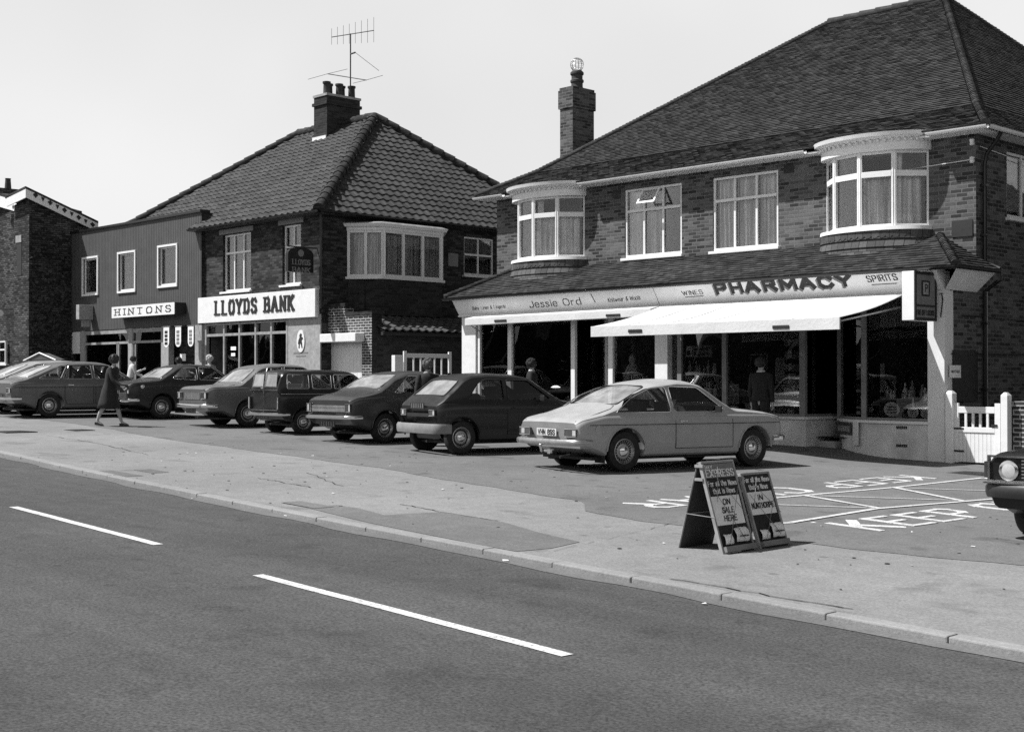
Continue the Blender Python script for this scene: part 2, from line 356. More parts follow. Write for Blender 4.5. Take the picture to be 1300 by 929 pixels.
def window(parent, fr, u0, u1, z0, z1, cols=3, trans=None, sill=.06, o=-.03, fw=.055, curtain='curtain', cpart=(0, 1), mat='white_paint', name='window', glass='house_glass', room=1.2, sides=True, splits=None, rim=0):
    """one window: frame mesh is the part; pane, curtain, sill its pieces"""
    mb = MB(); d = .07
    fr.box(mb, u0, u1, z0, z0+fw*1.2, o-d, o+.01); fr.box(mb, u0, u1, z1-fw, z1, o-d, o+.012)
    fr.box(mb, u0, u0+fw, z0+fw*1.2, z1-fw, o-d, o+.008); fr.box(mb, u1-fw, u1, z0+fw*1.2, z1-fw, o-d, o+.008)
    xs = splits or [u0+(u1-u0)*i/cols for i in range(1, cols)]
    if rim:
        fr.box(mb, u0-rim, u1+rim, z1, z1+rim, -.02, .05); fr.box(mb, u0-rim, u1+rim, z0-rim, z0, -.02, .05); fr.box(mb, u0-rim, u0, z0, z1, -.02, .047); fr.box(mb, u1, u1+rim, z0, z1, -.02, .047)
    if trans:
        for x in xs: fr.box(mb, x-fw*.5, x+fw*.5, z0+fw*1.2, trans-fw*.55, o-d, o+.004); fr.box(mb, x-fw*.5, x+fw*.5, trans+fw*.55, z1-fw, o-d, o+.004)
        fr.box(mb, u0+fw, u1-fw, trans-fw*.55, trans+fw*.55, o-d, o+.02)
    else:
        for x in xs: fr.box(mb, x-fw*.5, x+fw*.5, z0+fw*1.2, z1-fw, o-d, o+.004)
    f = mb.build(name, mat, parent, bevel=.006)
    pb = MB(); fr.box(pb, u0+fw*.5, u1-fw*.5, z0+fw*.5, z1-fw*.5, o-.035, o-.029); pb.build('pane', glass, f)
    if sill:
        sb = MB(); fr.box(sb, u0-.06, u1+.06, z0-sill, z0, -.06, .09); sb.build('sill', mat, f, bevel=.008)
    if curtain:
        cb = MB(); W = u1-u0-2*fw
        segs = [(0, 1)] if cpart == (0, 1) else cpart
        for a, b in segs: curtain_mb(cb, fr, u0+fw+W*a, u0+fw+W*b, z0+.03, z1-.04, o-.14)
        cb.build('curtain', curtain, f)
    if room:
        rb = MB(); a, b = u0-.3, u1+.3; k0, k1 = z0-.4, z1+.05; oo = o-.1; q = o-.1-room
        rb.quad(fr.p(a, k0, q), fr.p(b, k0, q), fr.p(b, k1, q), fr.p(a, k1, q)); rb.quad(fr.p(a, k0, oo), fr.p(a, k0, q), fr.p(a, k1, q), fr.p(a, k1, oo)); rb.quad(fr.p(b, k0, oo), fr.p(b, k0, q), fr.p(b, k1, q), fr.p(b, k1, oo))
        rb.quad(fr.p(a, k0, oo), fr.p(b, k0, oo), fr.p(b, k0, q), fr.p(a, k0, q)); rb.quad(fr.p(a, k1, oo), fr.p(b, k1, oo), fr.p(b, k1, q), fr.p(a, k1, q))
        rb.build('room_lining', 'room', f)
    return f

# stroke letters -----------------------------------------------------------
GL = {
'A': [[(0, 0), (2, 6), (4, 0)], [(.8, 2), (3.2, 2)]], 'B': [[(.5, 0), (.5, 6)], [(.5, 6), (2.8, 6), (3.5, 5.2), (3.5, 3.8), (2.8, 3.1), (.5, 3.1)], [(2.8, 3.1), (3.8, 2.3), (3.8, .8), (3, 0), (.5, 0)]],
'C': [[(4, 4.7), (3.2, 6), (1.2, 6), (.3, 4.7), (.3, 1.3), (1.2, 0), (3.2, 0), (4, 1.3)]], 'D': [[(.5, 0), (.5, 6)], [(.5, 6), (2.6, 6), (3.8, 4.7), (3.8, 1.3), (2.6, 0), (.5, 0)]],
'E': [[(3.8, 6), (.5, 6), (.5, 0), (3.8, 0)], [(.5, 3.1), (3, 3.1)]], 'F': [[(3.8, 6), (.5, 6), (.5, 0)], [(.5, 3.1), (3, 3.1)]],
'G': [[(4, 4.7), (3.2, 6), (1.2, 6), (.3, 4.7), (.3, 1.3), (1.2, 0), (3.2, 0), (4, 1), (4, 2.8), (2.4, 2.8)]], 'H': [[(.4, 0), (.4, 6)], [(3.6, 0), (3.6, 6)], [(.4, 3.1), (3.6, 3.1)]],
'I': [[(1, 0), (1, 6)]], 'J': [[(3, 6), (3, 1.2), (2, 0), (.8, 0), (.1, 1.2)]], 'K': [[(.5, 0), (.5, 6)], [(3.8, 6), (.6, 2.8)], [(1.5, 3.6), (4, 0)]],
'L': [[(.5, 6), (.5, 0), (3.8, 0)]], 'M': [[(.3, 0), (.3, 6), (2.5, 1.5), (4.7, 6), (4.7, 0)]], 'N': [[(.4, 0), (.4, 6), (3.8, 0), (3.8, 6)]],
'O': [[(1.2, 0), (.2, 1.4), (.2, 4.6), (1.2, 6), (3, 6), (4, 4.6), (4, 1.4), (3, 0), (1.2, 0)]], 'P': [[(.5, 0), (.5, 6)], [(.5, 6), (3, 6), (3.8, 5.2), (3.8, 3.6), (3, 2.8), (.5, 2.8)]],
'R': [[(.5, 0), (.5, 6)], [(.5, 6), (3, 6), (3.8, 5.2), (3.8, 3.8), (3, 3), (.5, 3)], [(2.3, 3), (4, 0)]], 'S': [[(3.8, 4.8), (3, 6), (1.1, 6), (.3, 4.9), (.8, 3.5), (3.3, 2.6), (3.9, 1.3), (3, 0), (1, 0), (.2, 1.2)]],
'T': [[(2, 0), (2, 6)], [(0, 6), (4, 6)]], 'U': [[(.4, 6), (.4, 1.3), (1.3, 0), (2.9, 0), (3.8, 1.3), (3.8, 6)]], 'V': [[(0, 6), (2, 0), (4, 6)]],
'W': [[(0, 6), (1.3, 0), (2.7, 5), (4.1, 0), (5.4, 6)]], 'X': [[(0, 0), (4, 6)], [(0, 6), (4, 0)]], 'Y': [[(0, 6), (2, 3), (4, 6)], [(2, 3), (2, 0)]], 'Z': [[(0, 6), (4, 6), (0, 0), (4, 0)]],
'8': [[(1.2, 3.2), (.5, 4), (.5, 5.2), (1.3, 6), (2.8, 6), (3.6, 5.2), (3.6, 4), (2.9, 3.2), (1.2, 3.2), (.3, 2.3), (.3, .9), (1.2, 0), (3, 0), (3.9, .9), (3.9, 2.3), (2.9, 3.2)]],
'9': [[(3.7, 3.4), (2.8, 2.7), (1.2, 2.7), (.3, 3.6), (.3, 5.1), (1.2, 6), (2.8, 6), (3.7, 5.1), (3.7, 1.2), (2.8, 0), (1.2, 0), (.4, .8)]],
'&': [[(4, 0), (1, 4.6), (1.4, 6), (2.5, 6), (2.8, 4.8), (.4, 2.2), (.4, .8), (1.4, 0), (2.6, .2), (3.9, 2.4)]],
'a': [[(.4, 3.6), (1.2, 4.1), (2.4, 4.1), (3.1, 3.3), (3.1, 0)], [(3.1, 2.3), (1.1, 2.2), (.2, 1.2), (1, 0), (2.2, .1), (3.1, 1)]], 'b': [[(.4, 6.3), (.4, 0), (2.2, 0), (3.1, 1), (3.1, 3), (2.2, 4), (.4, 3.7)]],
'd': [[(3.1, 6.3), (3.1, 0), (1.2, 0), (.3, 1), (.3, 3), (1.2, 4), (3.1, 3.7)]], 'e': [[(.3, 2.1), (3.1, 2.1), (3, 3.3), (2.2, 4.1), (1.1, 4.1), (.3, 3), (.3, 1), (1.1, 0), (2.3, 0), (3, .8)]],
'f': [[(2.2, 6), (1.4, 6.2), (.9, 5.4), (.9, 0)], [(0, 4), (2, 4)]], 'g': [[(3, 4), (3, -1.2), (2, -2), (.7, -1.7)], [(3, 3.6), (1.1, 4), (.3, 3), (.3, 1), (1.1, 0), (3, .4)]], 'h': [[(.4, 6.2), (.4, 0)], [(.4, 3.2), (1.6, 4.1), (2.6, 3.9), (3, 3), (3, 0)]],
'i': [[(.5, 4), (.5, 0)], [(.5, 5.1), (.5, 5.7)]], 'l': [[(.5, 6.2), (.5, 0)]], 'n': [[(.4, 4.1), (.4, 0)], [(.4, 3.2), (1.6, 4.1), (2.6, 3.9), (3, 3), (3, 0)]], 'o': [[(1, 0), (.2, 1), (.2, 3.1), (1, 4.1), (2.3, 4.1), (3.1, 3.1), (3.1, 1), (2.3, 0), (1, 0)]],
'r': [[(.4, 4.1), (.4, 0)], [(.4, 3), (1.4, 4), (2.3, 3.9)]], 's': [[(2.6, 3.5), (1.8, 4.1), (.8, 4), (.4, 3.2), (2.4, 1.5), (2.5, .6), (1.7, 0), (.7, 0), (.2, .7)]], 't': [[(1.1, 5.6), (1.1, .6), (1.8, 0), (2.4, .2)], [(.1, 4), (2.2, 4)]],
'w': [[(0, 4), (1, 0), (2, 3.4), (3, 0), (4, 4)]], 'y': [[(.2, 4), (1.7, .3)], [(3.1, 4), (1.1, -1.9), (.2, -1.9)]], '!': [[(.5, 6), (.5, 0)]], '|': [[(1, 7), (1, -1)]],
}
def twid(ch): return 2. if ch == ' ' else max(p[0] for s in GL[ch] for p in s)
def lettering(mb, s, o, u, v, n, h, tv=.9, th=.7, gap=1.1, slant=0., serif=0., width=None, dep=.004, step=.0004, wid=None):
    """block strokes; o origin, u/v/n unit vectors, h cap height; units: 6 per cap height"""
    o, u, v, n = map(Vector, (o, u, v, n)); k = h/6.; tot = sum(twid(c)+gap for c in s)-gap; kx = k
    if width: kx = width/tot
    x = 0; cnt = 0
    for ch in s:
        if ch == ' ': x += 2+gap; continue
        for st in GL[ch]:
            segs = []
            for (a, b) in zip(st[:-1], st[1:]): segs.append((a, b, tv, th))
            if serif:
                for e, q in ((st[0], st[1]), (st[-1], st[-2])):
                    if abs(e[0]-q[0]) < abs(e[1]-q[1])*1.2 and e[1] in (0, 6): segs.append(((e[0]-serif, e[1]), (e[0]+serif, e[1]), tv, th))
                if ch in 'BDEFLPR' and st is GL[ch][0]: segs.append(((-.5, 0), (.5, 0), tv, th)); segs.append(((-.5, 6), (.5, 6), tv, th))
            for (a, b, t1, t2) in segs:
                ax_, ay_ = (a[0]+x)*kx, a[1]*k; bx_, by_ = (b[0]+x)*kx, b[1]*k
                dx, dy = bx_-ax_, by_-ay_; L = math.hypot(dx, dy) or 1e-6; dx /= L; dy /= L
                t = (t1*abs(dy)+t2*abs(dx))*k*.5; e = min(t, t2*k*.5)
                ax_ -= dx*e; ay_ -= dy*e; bx_ += dx*e; by_ += dy*e
                P = [(ax_-dy*t, ay_+dx*t), (bx_-dy*t, by_+dx*t), (bx_+dy*t, by_-dx*t), (ax_+dy*t, ay_-dx*t)]
                lo = []; hi = []
                dd = dep+step*(cnt % 7); cnt += 1
                for (px_, py_) in P:
                    q = o+u*(px_+slant*py_)+v*py_; lo.append(q); hi.append(q+n*dd)
                mb.hexa(lo, hi)
        x += twid(ch)+gap
def fx(fr): return fr.d, Vector((0, 0, 1)), fr.n

# roofs --------------------------------------------------------------------
def tiled(mb, e0, e1, t0, t1, gauge=.1, tw=.165, lip=.028, jit=.006):
    """plain tiles laid in courses over the slope e0-e1 (eave) to t0-t1 (top)"""
    e0, e1, t0, t1 = map(Vector, (e0, e1, t0, t1)); u = (e1-e0).normalized(); nrm = u.cross((t0-e0)).normalized()
    if nrm.z < 0: nrm = -nrm
    v = nrm.cross(u)
    if v.z < 0: v = -v
    Hh = (t0-e0).dot(v); n = max(1, int(round(Hh/gauge)))
    def U(fr_, a, b): return a+(b-a)*fr_
    l0, l1 = 0., (e1-e0).dot(u); m0, m1 = (t0-e0).dot(u), (t1-e0).dot(u)
    for i in range(n):
        f0 = i/n; f1 = (i+1.15)/n; h0 = Hh*f0; h1 = min(Hh, Hh*f1)
        a, b = U(f0, l0, m0), U(f0, l1, m1); x = a-(tw*.5 if i % 2 else 0)
        a2, b2 = U(min(1, (i+1)/n), l0, m0), U(min(1, (i+1)/n), l1, m1)
        lo_, hi_ = min(a, a2), max(b, b2)
        x = math.floor(lo_/tw)*tw-(tw*.5 if i % 2 else 0)
        while x < hi_:
            x0 = max(x, min(a, a2)); x1 = min(x+tw-.003, max(b, b2)); x += tw
            if x1-x0 < .02: continue
            mid = (x0+x1)/2
            if mid < (a+a2)/2-.05 or mid > (b+b2)/2+.05: continue
            L1 = lip+random.uniform(-jit, jit); L2 = L1+random.uniform(-.003, .003)
            p = [e0+u*x0+v*h0+nrm*L1, e0+u*x1+v*h0+nrm*L2, e0+u*x1+v*h1+nrm*.003, e0+u*x0+v*h1+nrm*.003]
            q0 = e0+u*x0+v*h0-nrm*.004; q1 = e0+u*x1+v*h0-nrm*.004
            mb.add([*p, q0, q1], [[0, 1, 2, 3], [4, 5, 1, 0]])
def pantiled(mb, e0, e1, t0, t1, gauge=.30, tw=.30, lip=.035, amp=.032):
    e0, e1, t0, t1 = map(Vector, (e0, e1, t0, t1)); u = (e1-e0).normalized(); nrm = u.cross((t0-e0)).normalized()
    if nrm.z < 0: nrm = -nrm
    v = nrm.cross(u)
    if v.z < 0: v = -v
    Hh = (t0-e0).dot(v); n = max(1, int(round(Hh/gauge)))
    l1 = (e1-e0).dot(u); m0, m1 = (t0-e0).dot(u), (t1-e0).dot(u); K = 8
    for i in range(n):
        f = i/n; g = min(1, (i+1)/n); h0 = Hh*f; h1 = Hh*min(1, (i+1.1)/n)
        a, b = m0*f, l1+(m1-l1)*f; a2, b2 = m0*g, l1+(m1-l1)*g
        i0 = int(math.floor(min(a, a2)/tw)); i1 = int(math.ceil(max(b, b2)/tw))
        for j in range(i0, i1):
            mid = (j+.5)*tw
            if mid < (a+a2)/2-.1 or mid > (b+b2)/2+.1: continue
            jz = random.uniform(-.006, .006); vs = []; fs = []
            for k in range(K+1):
                t = k/K; x = (j+t)*tw
                z = amp*(max(0, math.sin(math.pi*min(1, t/.55)))*1.0 if t < .55 else -.35*math.sin(math.pi*(t-.55)/.45))
                pa = e0+u*x+v*h0; pb = e0+u*x+v*h1
                vs += [pa+nrm*(z+lip+jz), pb+nrm*(z+.002), pa+nrm*(z-.005)]
                if k: q = 3*(k-1); fs += [[q, q+3, q+4, q+1], [q, q+2, q+5, q+3]]
            mb.add(vs, fs, False)
def hipcap(mb, a, b, step=.3, r=.11):
    a, b = Vector(a), Vector(b); L = (b-a).length; n = max(1, int(L/step)); d = (b-a)/n
    for i in range(n):
        p = a+d*i; mb.tube([p-Vector((0, 0, .03)), p+d*1.05-Vector((0, 0, .03))], [r*1.08+random.uniform(-.004, .004), r*.88], 10)

# ------------------------------------------------------------------ ground, footway, road
KP = [(-75, 12.6), (-40, 10.6), (-30, 9.85), (-21.7, 9.25), (-17.95, 8.8), (-15.35, 8.57), (-12.76, 8.34), (-10.27, 8.17), (-8.38, 8.07), (-6.8, 7.97), (-5.5, 7.9), (-3.7, 7.84), (0, 7.75), (6, 7.7), (60, 7.6)]
def interp(P, x):
    if x <= P[0][0]: return P[0][1]
    for (a, b), (c, d) in zip(P[:-1], P[1:]):
        if x <= c: t = (x-a)/(c-a); return b+(d-b)*t
    return P[-1][1]
def kerbY(x): return (interp(KP, x-1)+interp(KP, x)+interp(KP, x+1))/3
TP = [(-75, 17), (-40, 15.2), (-27.4, 13.95), (-23.7, 13.25), (-19.9, 12.95), (-15.9, 12.6), (-13.2, 12.05), (-10.9, 11.75)]
def sheet(name, x0, x1, f0, f1, mat, dz, nx, ny, zf=None):
    mb = MB(); vs = []; fs = []
    for i in range(nx+1):
        x = x0+(x1-x0)*i/nx; a, b = f0(x), f1(x)
        for j in range(ny+1):
            y = a+(b-a)*j/ny; vs.append((x, y, (zf or G)(x, y)+dz))
    for i in range(nx):
        for j in range(ny): q = i*(ny+1)+j; fs.append([q, q+ny+1, q+ny+2, q+1])
    mb.add(vs, fs, True); return struct(mb.build(name, mat, None, local=True, fix=False))
ROADZ = -.042
def Gr(x, y): return G(x, 0)+ROADZ+.0
sheet('footway', -75, 12, lambda x: kerbY(x)+.13, lambda x: 45, 'footway', 0, 174, 80)
sheet('road', -75, 12, lambda x: -40, lambda x: kerbY(x), 'road', 0, 174, 20, Gr)
# distant ground beyond the built patch, just under the nearer sheets
mb = MB(); far = []
for (a, b, c, d) in ((-900, -75, -900, 900), (12, 900, -900, 900)):
    z = G(-70 if a < -75 else 12, 0)-.09; mb.quad((a, c, z), (b, c, z), (b, d, z), (a, d, z))
for (c, d) in ((-900, -40), (45, 900)):
    zl, zr = G(-70, 0)-.09, G(12, 0)-.09; mb.quad((-75, c, zl), (12, c, zr), (12, d, zr), (-75, d, zl))
struct(mb.build('ground', 'soil', None, local=True))
# kerb: separate stones with thin joints, top and face
mb = MB(); x = -60.
while x < 12:
    x1 = x+.915; a, b = x+.003, x1-.003; j = random.uniform(-.003, .003); j2 = random.uniform(-.004, .004)
    lo = []; hi = []
    for (xx, dy) in ((a, 0), (b, 0), (b, .15), (a, .15)):
        yy = kerbY(xx)+dy+j2; g = G(xx, 8); lo.append((xx, yy, g-.2)); hi.append((xx, yy, g+.006+j))
    mb.hexa(lo, hi); x = x1
struct(mb.build('kerb', 'kerb', None, local=True, bevel=.012))
# thin gutter strip of worn tarmac next to the kerb
sheet('gutter_strip', -60, 12, lambda x: kerbY(x)-.16-.05*math.sin(x*3.1)*math.sin(x*.7), lambda x: kerbY(x)-.004, 'patch', .004, 160, 1, Gr)
# parking tarmac with its worn edge
def edgeY(x):
    if x < -10.9: return interp(TP, x)
    P = [(-10.9, 11.75), (-10.3, 11.0), (-9.4, 10.85), (-8.3, 10.95), (-7.6, 10.75), (-6.6, 10.85), (-5.2, 11.15), (-3, 11.6), (12, 14)]
    return interp(P, x)
sheet('parking_tarmac', -75, 12, lambda x: edgeY(x)+.03*math.sin(x*2.3)+.02*math.sin(x*7.7), lambda x: 44, 'tarmac', .004, 348, 80)
def flat(mb, P, dz, road=False, sub=1):
    mb.add([(x, y, (Gr if road else G)(x, y)+dz) for x, y in P], [list(range(len(P)))])
mb = MB()
P = [gr(*q) for q in ((384, 643), (428, 641), (455, 645), (488, 654), (520, 652), (560, 650), (600, 656), (640, 663), (684, 676), (736, 688), (700, 696), (655, 700), (600, 690), (540, 678), (470, 664), (420, 652))]
mb.add([(x, y, G(x, y)+.004) for x, y in P], [list(range(len(P)))])
struct(mb.build('footway_patch', 'patch', None, local=True))
for px_, py_, wd in ((150, 601, .5), (390, 641, .35), (192, 598, .3)):
    x, y = gr(px_, py_); mb = MB(); flat(mb, [(x-wd, y-.12), (x+wd, y-.15), (x+wd, y+.12), (x-wd, y+.15)], .0042 if px_ != 390 else .0085)
    struct(mb.build('footway_patch', 'patch', None, local=True))
# long thin cracks and joints
mb = MB()
for pts in (((325, 607), (352, 611), (400, 620)), ((390, 600), (432, 617), (463, 614)), ((510, 640), (560, 650), (640, 663)), ((60, 553), (120, 562), (200, 580)), ((850, 735), (1000, 760), (1100, 775)), ((700, 700), (790, 680), (870, 660))):
    q = [gr(*p) for p in pts]; qq = []
    for (a, b) in zip(q[:-1], q[1:]):
        for k in range(8): t = k/8; qq.append((a[0]+(b[0]-a[0])*t+random.uniform(-.02, .02), a[1]+(b[1]-a[1])*t+random.uniform(-.03, .03)))
    for a, b in zip(qq[:-1], qq[1:]):
        wv = random.uniform(.004, .011); flat(mb, [(a[0], a[1]-wv), (b[0], b[1]-wv), (b[0], b[1]+wv), (a[0], a[1]+wv)], .0062)
struct(mb.build('pavement_cracks', 'dark', None, local=True))
# drain covers
for (px_, py_, sx, sy) in ((17, 548, .38, .3), (1237, 601, .4, .3), (100, 546, .25, .2)):
    x, y = gr(px_, py_); mb = MB(); g = G(x, y)
    for i in range(6): mb.box(x-sx+i*sx/3+.01, x-sx+(i+1)*sx/3-.01, y-sy, y+sy, g+.003, g+.012)
    mb.box(x-sx-.03, x+sx+.03, y-sy-.03, y+sy+.03, g-.02, g+.007)
    tag(mb.build('drain_cover', 'dark'), {17: 'small iron cover in the footway at the far left', 1237: 'iron cover in the forecourt before the white side gate', 100: 'faint iron cover behind the walking woman\'s feet'}[px_], 'drain cover')
# loose chewing gum, scraps and pebbles on the forecourt
mb = MB()
for i in range(150):
    x = random.uniform(-22, -1); y = random.uniform(8.3, 15); r = random.uniform(.008, .028)
    mb.lathe([(r, 0), (r*.7, .004)], (x, y, G(x, y)+.005), n=6, smooth=False)
o = mb.build('gum_spots', 'dark', None, local=True); o['kind'] = 'stuff'
mb = MB()
for i in range(40):
    x = random.uniform(-20, -1); y = kerbY(x)+random.choice([-.1, -.2, 1.5, 2.5, 4])+random.uniform(-.1, .4); r = random.uniform(.01, .025)
    z = (Gr(x, y) if y < kerbY(x) else G(x, y))+.009
    a = random.random()*3; mb.add([(x+r*math.cos(a+k*1.57)*(1+.8*(k % 2)), y+r*math.sin(a+k*1.57), z+random.random()*.008) for k in range(4)], [[0, 1, 2, 3]])
o = mb.build('paper_scraps', 'paper', None, local=True); o['kind'] = 'stuff'
# centre line dashes
mb = MB()
def strip(mb, a, b, wd, dz, road=False):
    d = Vector((b[0]-a[0], b[1]-a[1])); L = d.length; d /= L; n = Vector((-d.y, d.x))*wd/2; K = max(1, int(L/.5)); zf = Gr if road else G
    L1 = []; L2 = []
    for i in range(K+1):
        x, y = a[0]+d.x*L*i/K, a[1]+d.y*L*i/K; e = random.uniform(-.004, .004)
        L1.append((x+n.x*(1+e), y+n.y+e, zf(x, y)+dz)); L2.append((x-n.x, y-n.y+e, zf(x, y)+dz))
    vs = L1+L2; mb.add(vs, [[i, i+1, K+2+i, K+1+i] for i in range(K)])
def grr(px, py):
    r = ray(px, py); t = 10.
    for i in range(50): t = (Gr(r[0]*t, r[1]*t)-EYE)/r[2]
    return (r[0]*t, r[1]*t)
for a, b in (((17, 643.5), (201, 691.5)), ((327, 730), (721, 832)), ((-330, 566), (-75, 622))):
    mb = MB(); strip(mb, grr(*a), grr(*b), .10, .005, True); struct(mb.build('centre_line_dash', 'marking', None, local=True))
a, b = grr(327, 730), grr(721, 832); dx, dy = b[0]-a[0], b[1]-a[1]; L = math.hypot(dx, dy)
mb = MB(); strip(mb, (b[0]+dx/L*2.2, b[1]+dy/L*2.2), (b[0]+dx/L*6, b[1]+dy/L*6), .10, .005, True); struct(mb.build('centre_line_dash', 'marking', None, local=True))
# yellow-box style hatching and KEEP CLEAR
lines = [((905, 668), (1006, 664)), ((895, 640), (955, 637)), ((950, 638.5), (985, 633)), ((985, 632.5), (1138, 619)), ((1138, 619), (1248, 607)), ((1248, 607), (1272, 611)),
         ((1004, 664), (1112, 646.5)), ((1112, 646.5), (1262, 634)), ((1023, 630), (1120, 646.5)), ((1134, 619.5), (1222, 636.5))]
thin = [((1031, 630), (1216, 636)), ((1140, 620), (1262, 624)), ((982, 641.5), (1112, 646)), ]
mb = MB(); k = 0
for (a, b) in lines: strip(mb, gr(*a), gr(*b), .085, .0085+.0006*k); k += 1
for (a, b) in thin: strip(mb, gr(*a), gr(*b), .045, .0085+.0006*k); k += 1
struct(mb.build('keep_clear_box', 'marking', None, local=True))
def ground_text(s, pA, pB, h, flip=False, name='road_lettering'):
    A, B = gr(*pA), gr(*pB); u = Vector((B[0]-A[0], B[1]-A[1], 0)); L = u.length; u.normalize(); v = Vector((-u.y, u.x, 0))
    u3 = Vector((u.x, u.y, -.024*u.x)); v3 = Vector((v.x, v.y, -.024*v.x))
    mb = MB(); lettering(mb, s, (A[0], A[1], G(*A)+.006), u3, v3, (0, 0, 1), h, tv=.75, th=.55, gap=1.0, width=L, dep=.003, step=.0006)
    struct(mb.build(name, 'marking', None, local=True))
def ground_word(words, O, Pn, T, name='road_lettering'):
    """O foot of the first stem, Pn foot of the fourth stem, T head of the first stem (photo points)"""
    o, p, t = (Vector((*gr(*q), 0)) for q in (O, Pn, T)); pitch = (p-o)/3; up = t-o; h = up.length; v = up.normalized(); u = pitch.normalized(); pl = pitch.length
    u3 = Vector((u.x, u.y, -.024*u.x)); v3 = Vector((v.x, v.y, -.024*v.x))
    for wd, k0 in words:
        a = o+pitch*k0; mb = MB(); lettering(mb, wd, (a.x, a.y, G(a.x, a.y)+.006), u3, v3, (0, 0, 1), h, tv=1.0, th=.7, gap=1.3, width=pl*(len(wd)-.25), dep=.003, step=.0006)
        struct(mb.build(name, 'marking', None, local=True))
ground_word((('KEEP', 0), ('CLEAR', 4.7)), (1113, 674.3), (1231, 657.7), (1049.6, 665.3))
ground_word((('KEEP', 0), ('CLEAR', 4.7)), (1147.7, 603.5), (1054, 613), (1189, 607.4))

# ------------------------------------------------------------------ the two-shop building on the right
YF, YW = 21.6, 22.75; XL, XR = -24.12, -11.54
B1 = thing('shop_building', 'broad two-shop brick building with two bow windows and a tall hipped tile roof', 'building', (-17.8, 22.75, .1))
front = Fr((XL, YW), (XR, YW))
def uw(px): return onY(px, 280, YW)[0]-XL
def zw(px, py): return onY(px, py, YW)[1]
w2 = (uw(793.2), uw(865.5), zw(865, 322.4), zw(865, 231.9)); w3 = (uw(905), uw(988), zw(988, 312.8), zw(988, 215.3))
bays = [(-13.56, 'right'), (-22.25, 'left')]
holes = [w2, w3]+[(bx-XL-.95, bx-XL+.95, 4.25, 5.62) for bx, _ in bays]
mb = MB(); wall(mb, front, 3.2, 5.86, holes, .11)
side = Fr((XR, YW), (XR, 37.0)); sY = onX(1278, 190, XR); sw = (sY[0]-YW, sY[0]-YW+2.0, onX(1278, 276, XR)[1], onX(1278, 192, XR)[1])
wall(mb, side, -.4, 5.86, [sw], .11)
wall(mb, Fr((XR, 21.78), (XR, YW)), -.4, 3.3, [], .1); wall(mb, Fr((XL, 37), (XL, YW)), -.4, 5.86, []); wall(mb, Fr((XL, YW), (XL, 21.75)), -.4, 3.3, []); wall(mb, Fr((XR, 37), (XL, 37)), -.4, 5.86, [])
mb.build('wall', 'brick_shop', B1, fix=False)
f2 = window(B1, front, *w2, cols=3, trans=zw(865, 261), curtain='curtain_dark', cpart=((0, .3), (.34, .62)))
window(B1, front, *w3, cols=3, trans=zw(988, 246.5), cpart=((0, .30), (.35, .64), (.69, 1)))
window(B1, side, *sw, cols=3, trans=None)
# open top light in the left-hand flat window, hinged at its head
u0, u1, z0, z1 = w2; W = (u1-u0)/3; a, b = u0+W+.02, u0+2*W-.02; zt, zb = z1-.05, zw(865, 261)+.05
vent = MB(); pv = MB(); HH = zt-zb; ob = .22
def T(u, t, e): return front.p(u, zt-HH*math.sqrt(1-(ob/HH)**2)*t, .02+ob*t+e)
for (p, q, r_, s_) in ((a, a+.045, 0, 1), (b-.045, b, 0, 1), (a+.045, b-.045, 0, .11), (a+.045, b-.045, .87, 1)):
    vent.hexa([T(p, r_, 0), T(q, r_, 0), T(q, s_, 0), T(p, s_, 0)], [T(p, r_, .03), T(q, r_, .03), T(q, s_, .03), T(p, s_, .03)])
pv.quad(T(a+.03, .08, .015), T(b-.03, .08, .015), T(b-.03, .9, .015), T(a+.03, .9, .015))
vent.build('open_vent', 'white_paint', f2); pv.build('vent_pane', 'house_glass', f2)
# vents
for px_, py_ in ((782, 246), (1001, 214)):
    mb = MB(); x, z = onY(px_, py_, YW-.02); front.box(mb, x-XL-.12, x-XL+.12, z-.09, z+.09, 0, .012); mb.build('air_brick', 'dark', B1)
